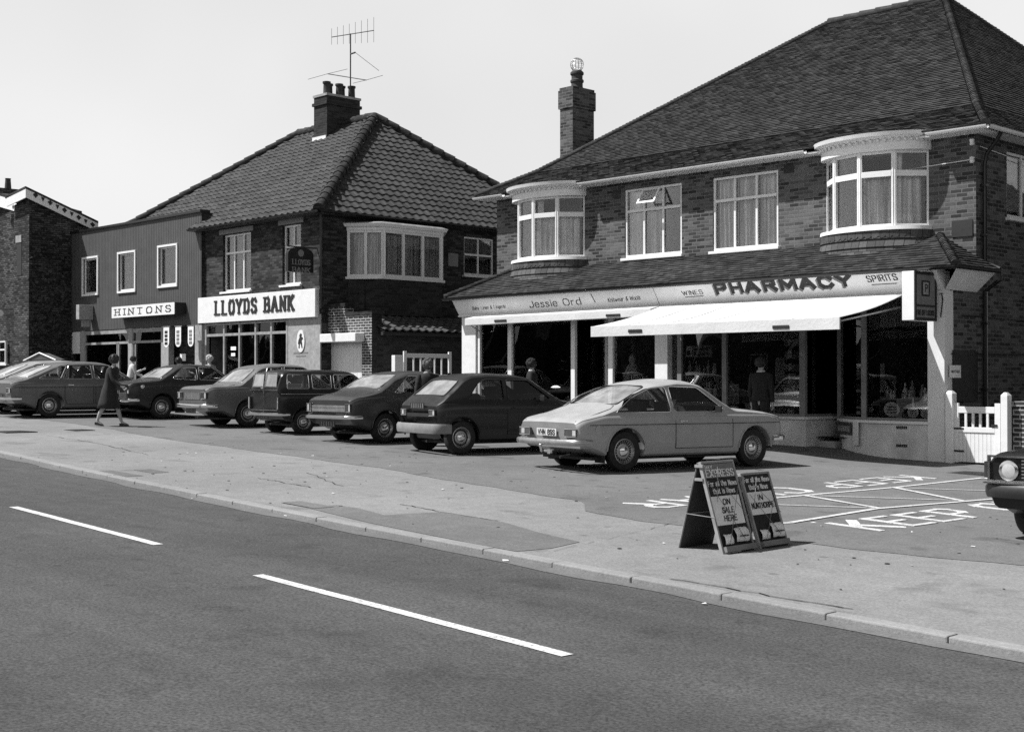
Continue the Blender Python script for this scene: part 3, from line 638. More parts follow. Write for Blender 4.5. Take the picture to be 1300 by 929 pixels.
# bow windows
def bow(xc, zs):
    a, b = 1.1, .6
    zsill, zpb, ztr, zh, zc = zs
    pts = [(xc-a, YW+.02), (xc-.64, YW-.45), (xc, YW-b), (xc+.64, YW-.45), (xc+a, YW+.02)]
    fm = MB(); pm = MB(); cm = MB(); ff = .05
    for A, B in zip(pts[:-1], pts[1:]):
        f = Fr(A, B); L = f.L
        f.box(fm, -.03, ff, zsill+.05, zh, -.07, .012); f.box(fm, L-ff, L+.03, zsill+.05, zh, -.07, .010)
        f.box(fm, ff, L-ff, zsill+.05, zpb, -.06, .004); f.box(fm, ff, L-ff, ztr-.06, ztr+.05, -.06, .016); f.box(fm, ff, L-ff, zh-.05, zh, -.06, .004)
        f.box(pm, ff*.6, L-ff*.6, zpb-.02, zh-.03, -.04, -.034)
        curtain_mb(cm, f, .03, L-.02, zsill+.05, ztr, -.16, amp=.025)
        if random.random() < .8: curtain_mb(cm, f, .03, L*random.choice([.3, .5]), ztr, zh, -.16, amp=.025)
    W = fm.build('bow_window', 'white_paint', B1, bevel=.005); pm.build('pane', 'house_glass', W); cm.build('curtain', 'curtain', W)
    def band(m, z0, z1, aa0, bb0, aa1, bb1, n=28, closed=True):
        vs = []; 
        for k in range(n+1):
            t = math.pi*k/n; vs.append((xc-aa0*math.cos(t), YW-bb0*math.sin(t), z0)); vs.append((xc-aa1*math.cos(t), YW-bb1*math.sin(t), z1))
        m.add(vs, [[2*k, 2*k+2, 2*k+3, 2*k+1] for k in range(n)], True)
        if closed:
            m.add([vs[2*k] for k in range(n+1)], [list(range(n+1))]); m.add([vs[2*k+1] for k in range(n+1)], [list(range(n+1))])
    c = MB(); band(c, zh, zh+.2, a+.05, b+.04, a+.05, b+.04); band(c, zh+.2, zh+.25, a+.07, b+.07, a+.14, b+.15); band(c, zh+.25, zc, a+.17, b+.19, a+.19, b+.21)
    for k in range(1, 26):
        t = math.pi*k/26; x, y = xc-(a+.075)*math.cos(t), YW-(b+.07)*math.sin(t); c.box(x-.018, x+.018, y-.03, y+.03, zh+.155, zh+.2)
    c.build('cornice', 'white_paint', W, angle=30)
    l = MB(); band(l, zc+.002, zc+.03, a+.17, b+.18, .3, .1); l.build('lead_top', 'lead', W)
    s = MB(); band(s, zsill-.02, zsill+.05, a+.07, b+.09, a+.06, b+.08); s.build('sill', 'white_paint', W, angle=30)
    k_ = MB(); n = 5; zt_ = zsill-.02; zb_ = zsill-.78
    for i in range(n):
        t0, t1 = i/n, (i+1)/n; f0, f1 = 1+.20*t0, 1+.20*t1
        z0_, z1_ = zt_+(zb_-zt_)*t1, zt_+(zb_-zt_)*t0
        band(k_, z0_, z1_, a*(f1)+.035, b*f1+.035, a*f0+.004, b*f0+.004, closed=False); band(k_, z0_-.001, z0_, a*f1-.03, b*f1-.03, a*f1+.035, b*f1+.035, closed=False)
    m_ = 26
    for i in range(m_):
        t = math.pi*(i+.5)/m_; x, y = xc-(a+.045)*math.cos(t), YW-(b+.045)*math.sin(t); nn = Vector((-math.cos(t)/a, -math.sin(t)/b, 0)).normalized(); uu = Vector((-nn.y, nn.x, 0))
        rr = .075; P = [Vector((x, y, zt_-.07))+uu*rr*math.cos(q*math.pi/6)-Vector((0, 0, 1))*rr*math.sin(q*math.pi/6) for q in range(7)]+[Vector((x, y, zt_))-uu*rr, Vector((x, y, zt_))+uu*rr]
        P = P[:7]+[P[7], P[8]]; k_.hexa([p for p in P], [p+nn*.018 for p in P])
    k_.build('tile_skirt', 'tile_hung', W, angle=30)
    r = MB(); r.box(xc-1.3, xc+1.3, YW+.35, YW+1.6, 4.0, 5.8); bm_ = r.build('room_lining', 'room', W)
bow(-13.56, (4.2, 4.30, 5.24, 5.66, 5.98)); bow(-22.25, (4.2, 4.30, 5.24, 5.66, 5.98))
# roof
e = 5.93; EY = 22.40; XE0, XE1 = -24.55, -11.18; YR = 29.8
ra, rb = onY(1053, 29, YR), onY(1199, -1, YR); ZR = (ra[1]+rb[1])/2; print('ridge', ra, rb)
c0, c1 = Vector((XE0, EY, e)), Vector((XE1, EY, e)); d0, d1 = Vector((XE0, 2*YR-EY, e)), Vector((XE1, 2*YR-EY, e)); r0, r1 = Vector((ra[0], YR, ZR)), Vector((rb[0], YR, ZR))
def mid(c, r, t=.17, drop=.16): q = c+(r-c)*t; q.z -= drop; return q
m0, m1, n0, n1 = mid(c0, r0), mid(c1, r1), mid(d0, r0), mid(d1, r1)
mb = MB()
for (a, b, c, d) in ((c0, c1, m0, m1), (m0, m1, r0, r1), (c1, d1, m1, n1), (m1, n1, r1, r1), (d0, c0, n0, m0), (n0, m0, r0, r0)): tiled(mb, a, b, c, d)
rf = mb.build('roof', 'tile_small', B1, fix=False)
mb = MB()
for (a, b, c, d) in ((c0, c1, m1, m0), (m0, m1, r1, r0), (c1, d1, n1, m1), (d0, c0, m0, n0), (d1, d0, n0, n1), (n1, n0, r0, r1)): mb.quad(a, b, c, d)
mb.add([m1, n1, r1], [[0, 1, 2]]); mb.add([n0, m0, r0], [[0, 1, 2]])
mb.build('roof_deck', 'dark', rf, fix=False)
mb = MB()
for a, b in ((c1, m1), (m1, r1), (c0, m0), (m0, r0), (d1, n1), (n1, r1)): hipcap(mb, a+Vector((0, 0, .04)), b+Vector((0, 0, .04)), .1, .085)
hipcap(mb, r0+Vector((0, 0, .04)), r1+Vector((0, 0, .04)), .45, .12)
mb.build('ridge_tiles', 'tile_small', rf)
mb = MB()  # soffit and gutter
mb.box(XE0+.06, XE1-.06, EY+.04, YW+.02, 5.84, 5.87); mb.box(XE1-.4, XE1-.06, YW, 37, 5.845, 5.87)
mb.build('soffit', 'white_paint', B1)
mb = MB()
def gutter(mb, a, b, r=.06):
    a, b = Vector(a), Vector(b); u = (b-a).normalized(); n = Vector((u.y, -u.x, 0)); vs = []; K = 8
    for p in (a, b):
        for k in range(K+1): t = math.pi*k/K; vs.append(p+n*(r*math.cos(t))-Vector((0, 0, r*math.sin(t))))
    mb.add(vs, [[k, k+1, K+2+k, K+1+k] for k in range(K)], True)
gutter(mb, (XE0, EY-.03, 5.90), (-23.5, EY-.03, 5.90)); gutter(mb, (-21.0, EY-.03, 5.90), (-14.9, EY-.03, 5.90)); gutter(mb, (-12.3, EY-.03, 5.90), (XE1+.05, EY-.03, 5.90)); gutter(mb, (XE1+.05, EY-.03, 5.90), (XE1+.05, 37, 5.90))
mb.build('gutter', 'white_paint', B1)
mb = MB(); x, y = XR+.07, 22.95
mb.tube([(XE1+.02, y, 5.84), (XE1-.05, y, 5.72), (x+.05, y, 5.5), (x, y, 5.3), (x, y, 3.55), (x+.28, y, 3.4), (x+.28, y, 3.2), (x, y, 3.0), (x, y, -.1)], .04, 8)
for z in (4.9, 4.0, 2.4, 1.2): mb.box(x-.06, x+.055, y-.055, y+.055, z, z+.04)
mb.build('downpipe', 'black_paint', B1)
mb = MB()
for z in (5.62, 5.30): mb.lathe([(.02, 0), (.045, .02), (.03, .06), (.05, .1), (.02, .12)], (XR-.03, YW-.09, z), n=10); mb.box(XR-.04, XR-.02, YW-.09, YW, z+.05, z+.07)
mb.tube([(XR-.03, YW-.12, 5.36), (-13.0, YW-.05, 5.33)], .008, 5); mb.tube([(XR-.03, YW-.12, 5.66), (XR+.02, YW+.5, 5.6), (XR+.02, YW+3.5, 5.45)], .008, 5)
mb.build('wire_insulator', 'white_paint', B1)
mb = MB(); mb.tube([(XR+.015, 21.8, 1.86), (XR+.015, 26, 1.9), (XR+.015, 34, 1.92)], .012, 5); mb.tube([(XR+.012, 22.2, 2.55), (XR+.012, 27, 2.5)], .012, 5); mb.build('cable', 'dark', B1)
# chimney
ch = MB(); cy = 24.85; cx0 = onY(711, 150, cy)[0]; cx1 = onY(727, 150, cy)[0]
yy = onX(754, 150, cx1)[0]; ztop = onY(727, 109, cy)[1]; zco = onY(727, 136, cy)[1]
ch.box(cx0, cx1, cy, yy, 5.5, zco); ch.box(cx0-.035, cx1+.035, cy-.035, yy+.035, zco, ztop-.07); ch.box(cx0-.01, cx1+.01, cy-.01, yy+.01, ztop-.07, ztop)
o = ch.build('chimney', 'brick_shop', B1)
mb = MB(); pc = ((cx0+cx1)/2, (cy+yy)/2, ztop-.02)
mb.lathe([(.19, 0), (.15, .08), (.15, .18), (.175, .2), (.175, .25), (.145, .28), (.145, .37), (.175, .40), (.175, .45), (.13, .5), (.1, .5), (.1, .3)], pc, n=16); mb.build('chimney_pot', 'pantile', o)
mb = MB(); cc = Vector(pc)+Vector((0, 0, .66))
for k in range(6):
    t = math.pi*k/6; mb.tube([cc+Vector((math.cos(t)*math.sin(q*math.pi/8), math.sin(t)*math.sin(q*math.pi/8), math.cos(q*math.pi/8)))*.175 for q in range(16)], .006, 4, close=True)
for q in (.3, .5, .7): mb.tube([cc+Vector((math.cos(k*math.pi/8)*math.sin(q*math.pi), math.sin(k*math.pi/8)*math.sin(q*math.pi), math.cos(q*math.pi)))*.175 for k in range(16)], .005, 4, close=True)
mb.build('wire_guard', 'steel', o)
# pent roof over the shops
pe = 3.36; PY = 21.24; PX0, PX1 = -24.36, -11.14; pz = 4.06
a0, a1 = Vector((PX0, PY, pe)), Vector((PX1, PY, pe)); t0, t1 = Vector((-23.55, YW, pz)), Vector((-12.25, YW, pz)); s1 = Vector((PX1, YW, pe)); s0 = Vector((PX0, YW, pe))
mb = MB(); tiled(mb, a0, a1, t0, t1, .115, .165, .02, .006); tiled(mb, a1, s1, t1, t1, .1); tiled(mb, s0, a0, t0, t0, .1)
pr = mb.build('pent_roof', 'tile_pent', B1, fix=False)
mb = MB(); mb.add([a0, a1, t1, t0], [[0, 1, 2, 3]]); mb.add([a1, s1, t1], [[0, 1, 2]]); mb.add([s0, a0, t0], [[0, 1, 2]]); mb.quad(a0, a1, s1, s0); mb.build('roof_deck', 'dark', pr)
for p, q in ((a1, t1), (a0, t0)): mb = MB(); hipcap(mb, p+Vector((0, 0, .05)), q+Vector((0, 0, .03)), .1, .08); mb.build('hip_tiles', 'tile_pent', pr)
mb = MB(); mb.box(-12.0, -11.6, YW-.02, YW-.005, 4.0, 4.3); mb.build('lead_flashing', 'dark', pr)
mb = MB(); gutter(mb, (PX0-.02, PY-.03, pe-.01), (PX1+.02, PY-.03, pe-.01), .055); gutter(mb, (PX1+.03, PY, pe-.01), (PX1+.03, YW, pe-.01), .055); mb.build('pent_gutter', 'black_paint', pr)
mb = MB(); mb.quad((PX1+.0, PY+.05, pe-.02), (PX1, YW, pe-.02), (XR+.01, YW, 2.98), (XR+.01, YF, 2.98)); mb.build('side_soffit', 'fascia', pr)
# pilasters
def ufx(px, Y=YF): return onY(px, 450, Y)[0]
def gz(x, y=21.6): return G(x, y)
for a, b, nm in ((ufx(587), ufx(604.5), 0), (ufx(832), ufx(848), 0), (-11.86, XR+.004, 1)):
    mb = MB(); g = gz(a)-.1; mb.box(a, b, 21.58, 21.9 if nm else 21.8, g, 2.97); 
    if not nm: mb.box(a-.03, b+.03, 21.55, 21.8, g, g+.25)
    mb.build('pilaster', 'cream' if nm else 'white_paint', B1, bevel=.006)
# shop window strips along a plan line
def shopfront(pts, z0, z1, mull, head=0., mat='grey_mid', riser=None, rmat='cream', stall=True, tr=None):
    pm = MB(); fm = MB(); rm = MB(); sm_ = MB()
    for A, B in zip(pts[:-1], pts[1:]):
        f = Fr(A, B); f.box(pm, 0, f.L, z0+.02, z1-.02, -.03, -.022); f.box(fm, 0, f.L, z0, z0+.05, -.06, .01); f.box(fm, 0, f.L, z1-.06, z1, -.06, .01)
        if tr: f.box(fm, 0, f.L, tr, tr+.05, -.06, .012)
        if stall:
            ga = G(*A)-.1; f.box(rm, 0, f.L, ga, z0-.05, -.2, 0); f.box(sm_, -.01, f.L+.01, z0-.05, z0, -.25, .05)
    for (x, y, wd) in mull: fm.box(x-wd/2, x+wd/2, y-.04, y+.04, z0, z1)
    o = fm.build('shop_window', mat, B1, bevel=.004); pm.build('pane', 'shop_glass', o)
    if stall: rm.build('stall_riser', rmat, B1, fix=False); sm_.build('shop_sill', 'cream', B1)
    return o
ZS = .70; ZH = 2.93
jw = [ufx(604.5), ufx(728)]
shopfront([(jw[0], 21.66), (jw[1], 21.66)], ZS, 2.86, [(ufx(607)+.0, 21.66, .07), (ufx(646), 21.66, .13), (ufx(728)-.04, 21.66, .12)], mat='white_paint')
shopfront([(jw[1], 21.66), (ufx(736), 22.5)], ZS, 2.86, [(ufx(736)+.0, 22.5, .1)], mat='white_paint')
shopfront([(ufx(774), 21.66), (ufx(832), 21.66)], ZS, 2.86, [(ufx(774), 21.66, .13)], mat='white_paint')
shopfront([(ufx(766), 22.5), (ufx(774), 21.66)], ZS, 2.86, [(ufx(768), 22.5, .14)], mat='grey_mid')
shopfront([(ufx(848), 21.72), (ufx(1018), 21.72)], ZS, 2.93, [(ufx(859), 21.72, .11), (ufx(916), 21.72, .11), (ufx(1018)-.05, 21.72, .13)], rmat='render_wall')
CV = [(-14.12, 22.35), (-13.95, 22.17), (-13.7, 21.98), (-13.45, 21.82), (-13.2, 21.72), (-12.85, 21.64), (-12.5, 21.61), (-11.86, 21.60)]
shopfront(CV, ZS-.03, 2.93, [(-14.12, 22.37, .09), (-13.2, 21.73, .10)], rmat='render_wall')
shopfront([(ufx(1018), 21.72), (ufx(1018)+.12, 22.9)], ZS, 2.93, [], rmat='render_wall')
mb = MB(); mb.box(-14.9, -14.0, 22.0, 23.2, .0, .24); mb.build('door_step', 'concrete', B1, bevel=.02)
mb = MB(); mb.box(ufx(736), ufx(768), 21.9, 23.2, .0, .35); mb.build('door_step', 'concrete', B1, bevel=.02)
def shopdoor(x0, x1, y, z0, z1, glass='shop_glass'):
    mb = MB(); mb.box(x0, x0+.09, y, y+.05, z0, z1); mb.box(x1-.09, x1, y, y+.05, z0, z1); mb.box(x0+.09, x1-.09, y, y+.05, z0, z0+.3); mb.box(x0+.09, x1-.09, y, y+.05, z1-.1, z1)
    d = mb.build('shop_door', 'wood_dark', B1, bevel=.004); mb = MB(); mb.box(x0+.08, x1-.08, y+.02, y+.026, z0+.28, z1-.08); mb.build('pane', glass, d)
    mb = MB(); mb.tube([(x0+.05, y-.01, z0+.9), (x0+.05, y-.06, z0+.92), (x0+.05, y-.06, z0+1.15), (x0+.05, y-.01, z0+1.17)], .01, 6); mb.build('handle', 'chrome', d)
shopdoor(-14.75, -14.12, 22.95, .25, 2.5); shopdoor(ufx(738), ufx(766), 22.55, .36, 2.5)
# shop rooms
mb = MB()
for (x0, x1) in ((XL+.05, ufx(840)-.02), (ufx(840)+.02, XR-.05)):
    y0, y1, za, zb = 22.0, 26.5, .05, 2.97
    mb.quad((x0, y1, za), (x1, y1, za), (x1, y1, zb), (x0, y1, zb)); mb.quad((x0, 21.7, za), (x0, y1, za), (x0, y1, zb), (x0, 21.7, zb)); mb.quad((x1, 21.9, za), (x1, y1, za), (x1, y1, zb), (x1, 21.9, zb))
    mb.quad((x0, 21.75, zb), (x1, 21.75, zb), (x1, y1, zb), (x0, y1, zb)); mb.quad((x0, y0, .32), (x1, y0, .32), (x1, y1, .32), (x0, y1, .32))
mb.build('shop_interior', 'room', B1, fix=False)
mb = MB(); mb.box(XL, XR, 21.62, 21.95, 2.93, 3.3); mb.build('shop_lintel', 'fascia', B1)
# fascia signs (canted boards)
def fasc(x0, x1, y0=21.545, z0=2.95, y1=21.30, z1=3.32):
    mb = MB(); mb.hexa([(x0, y0, z0), (x1, y0, z0), (x1, y0+.07, z0), (x0, y0+.07, z0)], [(x0, y1, z1), (x1, y1, z1), (x1, y0+.07, z1), (x0, y0+.07, z1)]); return mb
fv = Vector((0, 21.30-21.545, .37)).normalized(); fn = Vector((0, -fv.z, fv.y)); xm = ufx(840)
def fpt(px, py):
    r = Vector(ray(px, py)); P0 = Vector((0, 21.545, 2.95)); t = (P0-Vector((0, 0, EYE))).dot(fn)/r.dot(fn); return Vector((0, 0, EYE))+r*t
def ftext(mb, s, pA, pB, h, **k):
    A, B = fpt(*pA), fpt(*pB); lettering(mb, s, A, (B-A).normalized(), fv, fn, h, width=(B-A).length, **k)
sg = thing('fascia_sign', 'pale fascia board with a draper\'s name painted in thin italic letters, above the left shop', 'sign', ((XL+xm)/2, 21.5, 2.95))
fasc(XL-.05, xm-.01).build('board', 'fascia', sg)
mb = MB(); ftext(mb, 'Jessie', (673, 390.4), (708, 388.2), .165, tv=.85, th=.45, slant=.15); ftext(mb, 'Ord', (716, 387.8), (738, 386.2), .165, tv=.85, th=.45, slant=.15)
mb.build('lettering', 'ink', sg); mb = MB()
ftext(mb, 'Baby Linen & Lingerie', (600, 393.5), (642, 390.6), .085, tv=.6, th=.4, slant=.35); ftext(mb, 'Knitwear & Wools', (772, 383.5), (813, 380), .095, tv=.6, th=.4, slant=.35)
a = fpt(750, 373); b = fpt(756, 384); mb.tube([a+fn*.005, b+fn*.005], .008, 5)
mb.build('lettering', 'ink', sg)
sg = thing('fascia_sign', 'pale fascia board with large black lettering above the right shop\'s awning', 'sign', ((XR+xm)/2, 21.5, 2.95))
fasc(xm+.01, XR+.0).build('board', 'fascia', sg)
mb = MB(); ftext(mb, 'PHARMACY', (909.5, 372.2), (1082, 361.8), .205, tv=2.15, th=1.6, gap=1.7, slant=0, serif=0)
mb.build('lettering', 'ink', sg); mb = MB()
ftext(mb, 'WINES', (867.5, 374.8), (893, 373), .095, tv=.9, th=.5, slant=-.1); ftext(mb, 'SPIRITS', (1102, 358), (1140, 355), .12, tv=1.0, th=.6, slant=-.1)
for (p, q) in (((870, 377.2), (893, 375.5)), ((1107, 361.5), (1139, 359.5))): mb.tube([fpt(*p)+fn*.004, fpt(*q)+fn*.004], .008, 4)
mb.build('lettering', 'ink', sg)
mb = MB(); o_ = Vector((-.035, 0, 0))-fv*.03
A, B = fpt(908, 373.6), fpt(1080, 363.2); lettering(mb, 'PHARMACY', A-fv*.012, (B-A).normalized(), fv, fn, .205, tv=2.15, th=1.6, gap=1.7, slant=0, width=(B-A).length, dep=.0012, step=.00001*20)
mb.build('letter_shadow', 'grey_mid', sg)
# mouldings under the fascia
mb = MB(); mb.box(XL-.04, XR+.02, 21.50, 21.62, 2.915, 2.948); mb.build('fascia_moulding', 'cream', B1)

# awnings
def awning(label, x0, x1, yb, zb, yf, zf, val, sag=.06):
    t = thing('awning', label, 'awning', ((x0+x1)/2, yb, zb)); n = 10; mb = MB(); vs = []; m = 24
    for i in range(n+1):
        s_ = i/n; y = yb+(yf-yb)*s_; z = zb+(zf-zb)*s_-sag*math.sin(math.pi*s_)
        for j in range(m+1): x = x0+(x1-x0)*j/m; vs.append((x, y, z+.012*math.sin(j*1.3)*s_*math.sin(math.pi*s_)))
    mb.add(vs, [[i*(m+1)+j, i*(m+1)+j+1, (i+1)*(m+1)+j+1, (i+1)*(m+1)+j] for i in range(n) for j in range(m)], True)
    mb.build('canopy', 'awning', t, thick=.006)
    for q in range(1, 6):
        xq = x0+(x1-x0)*q/6; mb = MB(); mb.tube([(xq, yb+(yf-yb)*k/10, zb+(zf-zb)*k/10-sag*math.sin(math.pi*k/10)+.006) for k in range(11)], .007, 4); mb.build('seam', 'awning', t)
    mb = MB(); mb.box(x0-.02, x1+.02, yf-.02, yf+.01, zf-val, zf+.005); mb.build('valance', 'awning', t, bevel=.004)
    mb = MB()
    for x in (x0+.12, x1-.12): mb.tube([(x, yb, zb-.25), (x, (yb+yf)/2-.2, zb-.45), (x, yf+.03, zf-.08)], .02, 6)
    mb.tube([(x0, yf+.03, zf-.06), (x1, yf+.03, zf-.06)], .025, 6); mb.build('arm', 'steel', t)
    return t, yf
t, yf = awning('large white pull-out awning over the chemist\'s window', -17.75, -12.2, 21.47, 2.94, 19.3, 2.44, .2, .05)
for px_ in (806, 991):
    x, z = onY(px_, 420 if px_ == 806 else 415, 19.27); mb = MB(); mb.box(x-.17, x+.17, 19.262, 19.279, z-.03, z+.03); mb.build('label_plate', 'ink', t, bevel=.01)
t = thing('awning', 'white awning rolled almost shut above the draper\'s window', 'awning', (-21, 21.4, 2.7))
x0, x1 = ufx(594, 21.2), ufx(830, 21.2); mb = MB(); mb.hexa([(x0, 21.1, 2.68), (x1, 21.1, 2.71), (x1, 21.16, 2.70), (x0, 21.16, 2.67)], [(x0, 21.1, 2.84), (x1, 21.1, 2.87), (x1, 21.5, 2.94), (x0, 21.5, 2.92)]); mb.build('canopy', 'awning', t, bevel=.006)
mb = MB()
for px_, py_ in ((635, 407), (778, 400)):
    x, z = onY(px_, py_, 21.09); mb.box(x-.2, x+.2, 21.082, 21.099, z-.025, z+.025)
mb.build('label_plate', 'ink', t, bevel=.008)
mb = MB(); mb.tube([(x0+.1, 21.15, 2.7), (x0+.1, 21.6, 2.5)], .015, 6); mb.tube([(x1-.1, 21.15, 2.72), (x1-.1, 21.6, 2.55)], .015, 6); mb.build('arm', 'steel', t)
# projecting sign
sg = thing('projecting_sign', 'upright white box sign with grey face on the pale end pilaster', 'sign', (-11.75, 21.2, 2.45))
sx0, sx1, sy0, sy1, sz0, sz1 = -11.86, -11.63, 20.72, 21.46, 2.42, 3.26
mb = MB(); mb.box(sx0, sx1, sy0, sy1, sz0, sz1); mb.build('box_case', 'white_paint', sg, bevel=.008)
mb = MB()
for (y0, y1, z0, z1) in ((sy0, sy1, sz0, sz0+.05), (sy0, sy1, sz1-.05, sz1), (sy0, sy0+.05, sz0+.05, sz1-.05), (sy1-.05, sy1, sz0+.05, sz1-.05), (sy0+.05, sy1-.05, sz0+.24, sz0+.27)): mb.box(sx1+.001, sx1+.02, y0, y1, z0, z1)
mb.build('rim', 'ink', sg)
mb = MB(); mb.box(sx1+.001, sx1+.008, sy0+.04, sy1-.04, sz0+.04, sz1-.04); mb.build('face', 'grey_mid', sg)
mb = MB(); cy_ = (sy0+sy1)/2; mb.box(sx1+.009, sx1+.012, cy_-.14, cy_+.14, 2.84, 3.11); mb.build('emblem_ground', 'coat_dark', sg)
mb = MB(); mb.box(sx1+.0122, sx1+.015, cy_-.09, cy_+.09, 2.87, 3.08); mb.build('emblem', 'grey_panel', sg)
mb = MB(); lettering(mb, 'FINE OFF LICENCE', (sx1+.008, sy0+.07, sz0+.10), (0, 1, 0), (0, 0, 1), (1, 0, 0), .075, tv=1.3, th=1., width=sy1-sy0-.14)
lettering(mb, 'P', (sx1+.015, cy_-.03, 2.92), (0, 1, 0), (0, 0, 1), (1, 0, 0), .12, tv=.9, th=.8)
mb.build('lettering', 'ink', sg)
mb = MB(); mb.tube([(-11.75, 21.46, 3.1), (-11.75, 21.6, 3.1)], .02, 6); mb.tube([(-11.75, 21.46, 2.55), (-11.75, 21.6, 2.55)], .02, 6); mb.tube([(-11.66, 21.47, 3.15), (-11.6, 21.56, 3.0), (-11.56, 21.57, 2.8), (-11.6, 21.57, 2.5)], .01, 5); mb.build('bracket', 'ink', sg)
# air bricks and small poster on the curved stall riser
for px_, py_ in ((1145, 542.5), (1145, 565.5)):
    mb = MB(); x, z = onY(px_, py_, 21.6)
    for k in range(6): mb.box(x-.11+.037*k, x-.11+.037*k+.022, 21.592, 21.604, z-.025, z+.025)
    mb.build('air_brick', 'ink', B1)
f = Fr(CV[2], CV[4]); mb = MB(); mb2 = MB()
f = Fr((-14.1, 22.30), (-13.3, 21.72)); f.box(mb, .0, .7, .38, .60, .03, .05); pos = mb.build('poster', 'wood_dark', B1)
for k in range(7): f.box(mb2, .06+.085*k, .12+.085*k, .43+.01*(k % 2), .54, .05, .053)
mb2.build('poster_print', 'grey_panel', pos)
mb = MB(); f.box(mb, .76, .98, .2, .62, .02, .04); mb.build('paint_patch', 'white_paint', B1)
# side notice board
sg = thing('notice_board', 'dark notice board with one small white notice on the shaded side wall', 'notice board', (XR, 22.3, 1.0))
mb = MB(); ya, za = onX(1206, 440, XR+.03); yb_, zb_ = onX(1246, 492, XR+.03); mb.box(XR+.004, XR+.04, 21.85, 22.72, 1.02, 1.92); mb.build('board', 'ink', sg)
mb = MB(); y0, z1 = onX(1206, 463.5, XR+.05); y1, z0 = onX(1220, 479.5, XR+.05); mb.box(XR+.042, XR+.05, y0, y1, z0, z1); o = mb.build('notice', 'paper', sg)
mb = MB(); lettering(mb, 'NOTICE', (XR+.051, y0+.04, (z0+z1)/2-.02), (0, 1, 0), (0, 0, 1), (1, 0, 0), .04, width=y1-y0-.08)
mb.build('lettering', 'ink', sg)

# ------------------------------------------------------------------ white side gate, brick pier
def gate(name, label, A, B, z, h, bars, post=True, solid=.55):
    f = Fr(A, B); L = f.L; t = thing(name, label, 'gate', (f.p(L/2, 0)[0], f.p(L/2, 0)[1], z))
    mb = MB()
    n = 9; w0 = .1
    for i in range(n): a = w0+(L-2*w0)*i/n; f.box(mb, a+.003, a+(L-2*w0)/n-.003, z+.03, z+h*solid, -.02, .0)
    mb.build('boarding', 'white_paint', t)
    mb = MB()
    for a, b, c, d in ((0, w0, z+.02, z+h+.06), (L-w0, L, z+.02, z+h+.06), (w0, L-w0, z+h-.11, z+h), (w0, L-w0, z+h*solid, z+h*solid+.09)): f.box(mb, a, b, c, d, -.035, .015)
    for i in range(1, bars): a = w0+(L-2*w0)*i/bars; f.box(mb, a-.022, a+.022, z+h*solid+.09, z+h-.11, -.02, .01)
    mb.build('frame', 'white_paint', t, bevel=.005)
    mb = MB(); f.box(mb, L-.16, L-.05, z+h*.66, z+h*.7, .016, .03); f.box(mb, 0, .2, z+h*.6, z+h*.63, .016, .022); f.box(mb, 0, .2, z+.2, z+.23, .016, .022); mb.build('ironwork', 'ink', t)
    return t, f
gA = onY(1210.5, 588, 21.6)[0]; gB = onY(1270.5, 588, 21.6)[0]
gz_ = G(gA, 21.6); gate('side_gate', 'white boarded wooden gate with five slots beside the chemist\'s end wall', (gA, 21.6), (gB, 21.6), gz_, .98, 5)
for a, b, hh, lb in ((1201, 1210, 1.25, 'white square gatepost against the shop wall'), (1271.5, 1280, 1.25, 'white square gatepost against the brick pier')):
    mb = MB(); x0, x1 = onY(a, 560, 21.55)[0], onY(b, 560, 21.55)[0]; g = G(x0, 21.6)
    mb.box(x0, x1, 21.52, 21.68, g-.1, g+hh-.05); mb.hexa([(x0, 21.52, g+hh-.05), (x1, 21.52, g+hh-.05), (x1, 21.68, g+hh-.05), (x0, 21.68, g+hh-.05)], [(x0+.04, 21.56, g+hh), (x1-.04, 21.56, g+hh), (x1-.04, 21.64, g+hh), (x0+.04, 21.64, g+hh)])
    tag(mb.build('gatepost', 'white_paint', bevel=.005), lb, 'gatepost')
px0 = onY(1274, 560, 21.4)[0]; t = thing('garden_wall', 'low brick pier and wall right of the white side gate', 'wall', (px0+.3, 21.5, -.1))
mb = MB(); g = G(px0, 21.5); mb.box(px0+.02, px0+.38, 21.7, 22.05, g-.2, g+1.02); mb.box(px0+.38, px0+9, 21.78, 22.0, g-.4, g+.92); mb.build('brickwork', 'brick_pier', t)
mb = MB(); mb.box(px0-.0, px0+.4, 21.68, 22.07, g+1.02, g+1.1); mb.box(px0+.4, px0+9, 21.76, 22.02, g+.92, g+1.0); mb.build('coping', 'brick_pier', t)

# ------------------------------------------------------------------ the bank building
BY = 22.3; BXR = -30.85; BXL = onY(252, 340, BY)[0]; EB = 6.12
B2 = thing('bank_building', 'dark brick bank building with a pantile hipped roof and boxy side oriel', 'building', ((BXL+BXR)/2, BY, .45))
fb = Fr((BXL, BY), (BXR, BY)); sb_ = Fr((BXR, BY), (BXR, 32.4))
def ub(px, py=340): return onY(px, py, BY)[0]-BXL
def zb(px, py): return onY(px, py, BY)[1]
q1 = (ub(283), ub(318.5), zb(318, 368), zb(318, 294)); q2 = (ub(358.5), ub(382), zb(382, 360.5), zb(382, 283.5)); q3 = (ub(263), ub(366), .3, zb(366, 406))
mb = MB(); wall(mb, fb, 0, EB, [q1, q2, q3], .14)
wy0, wy1 = onX(589, 300, BXR)[0]-BY, onX(627, 300, BXR)[0]-BY; wz1, wz0 = onX(589, 300, BXR)[1], onX(589, 349, BXR)[1]
wall(mb, sb_, 0, EB, [(wy0, wy1, wz0, wz1), (1.2, 4.2, 4.0, 5.4)], .12)
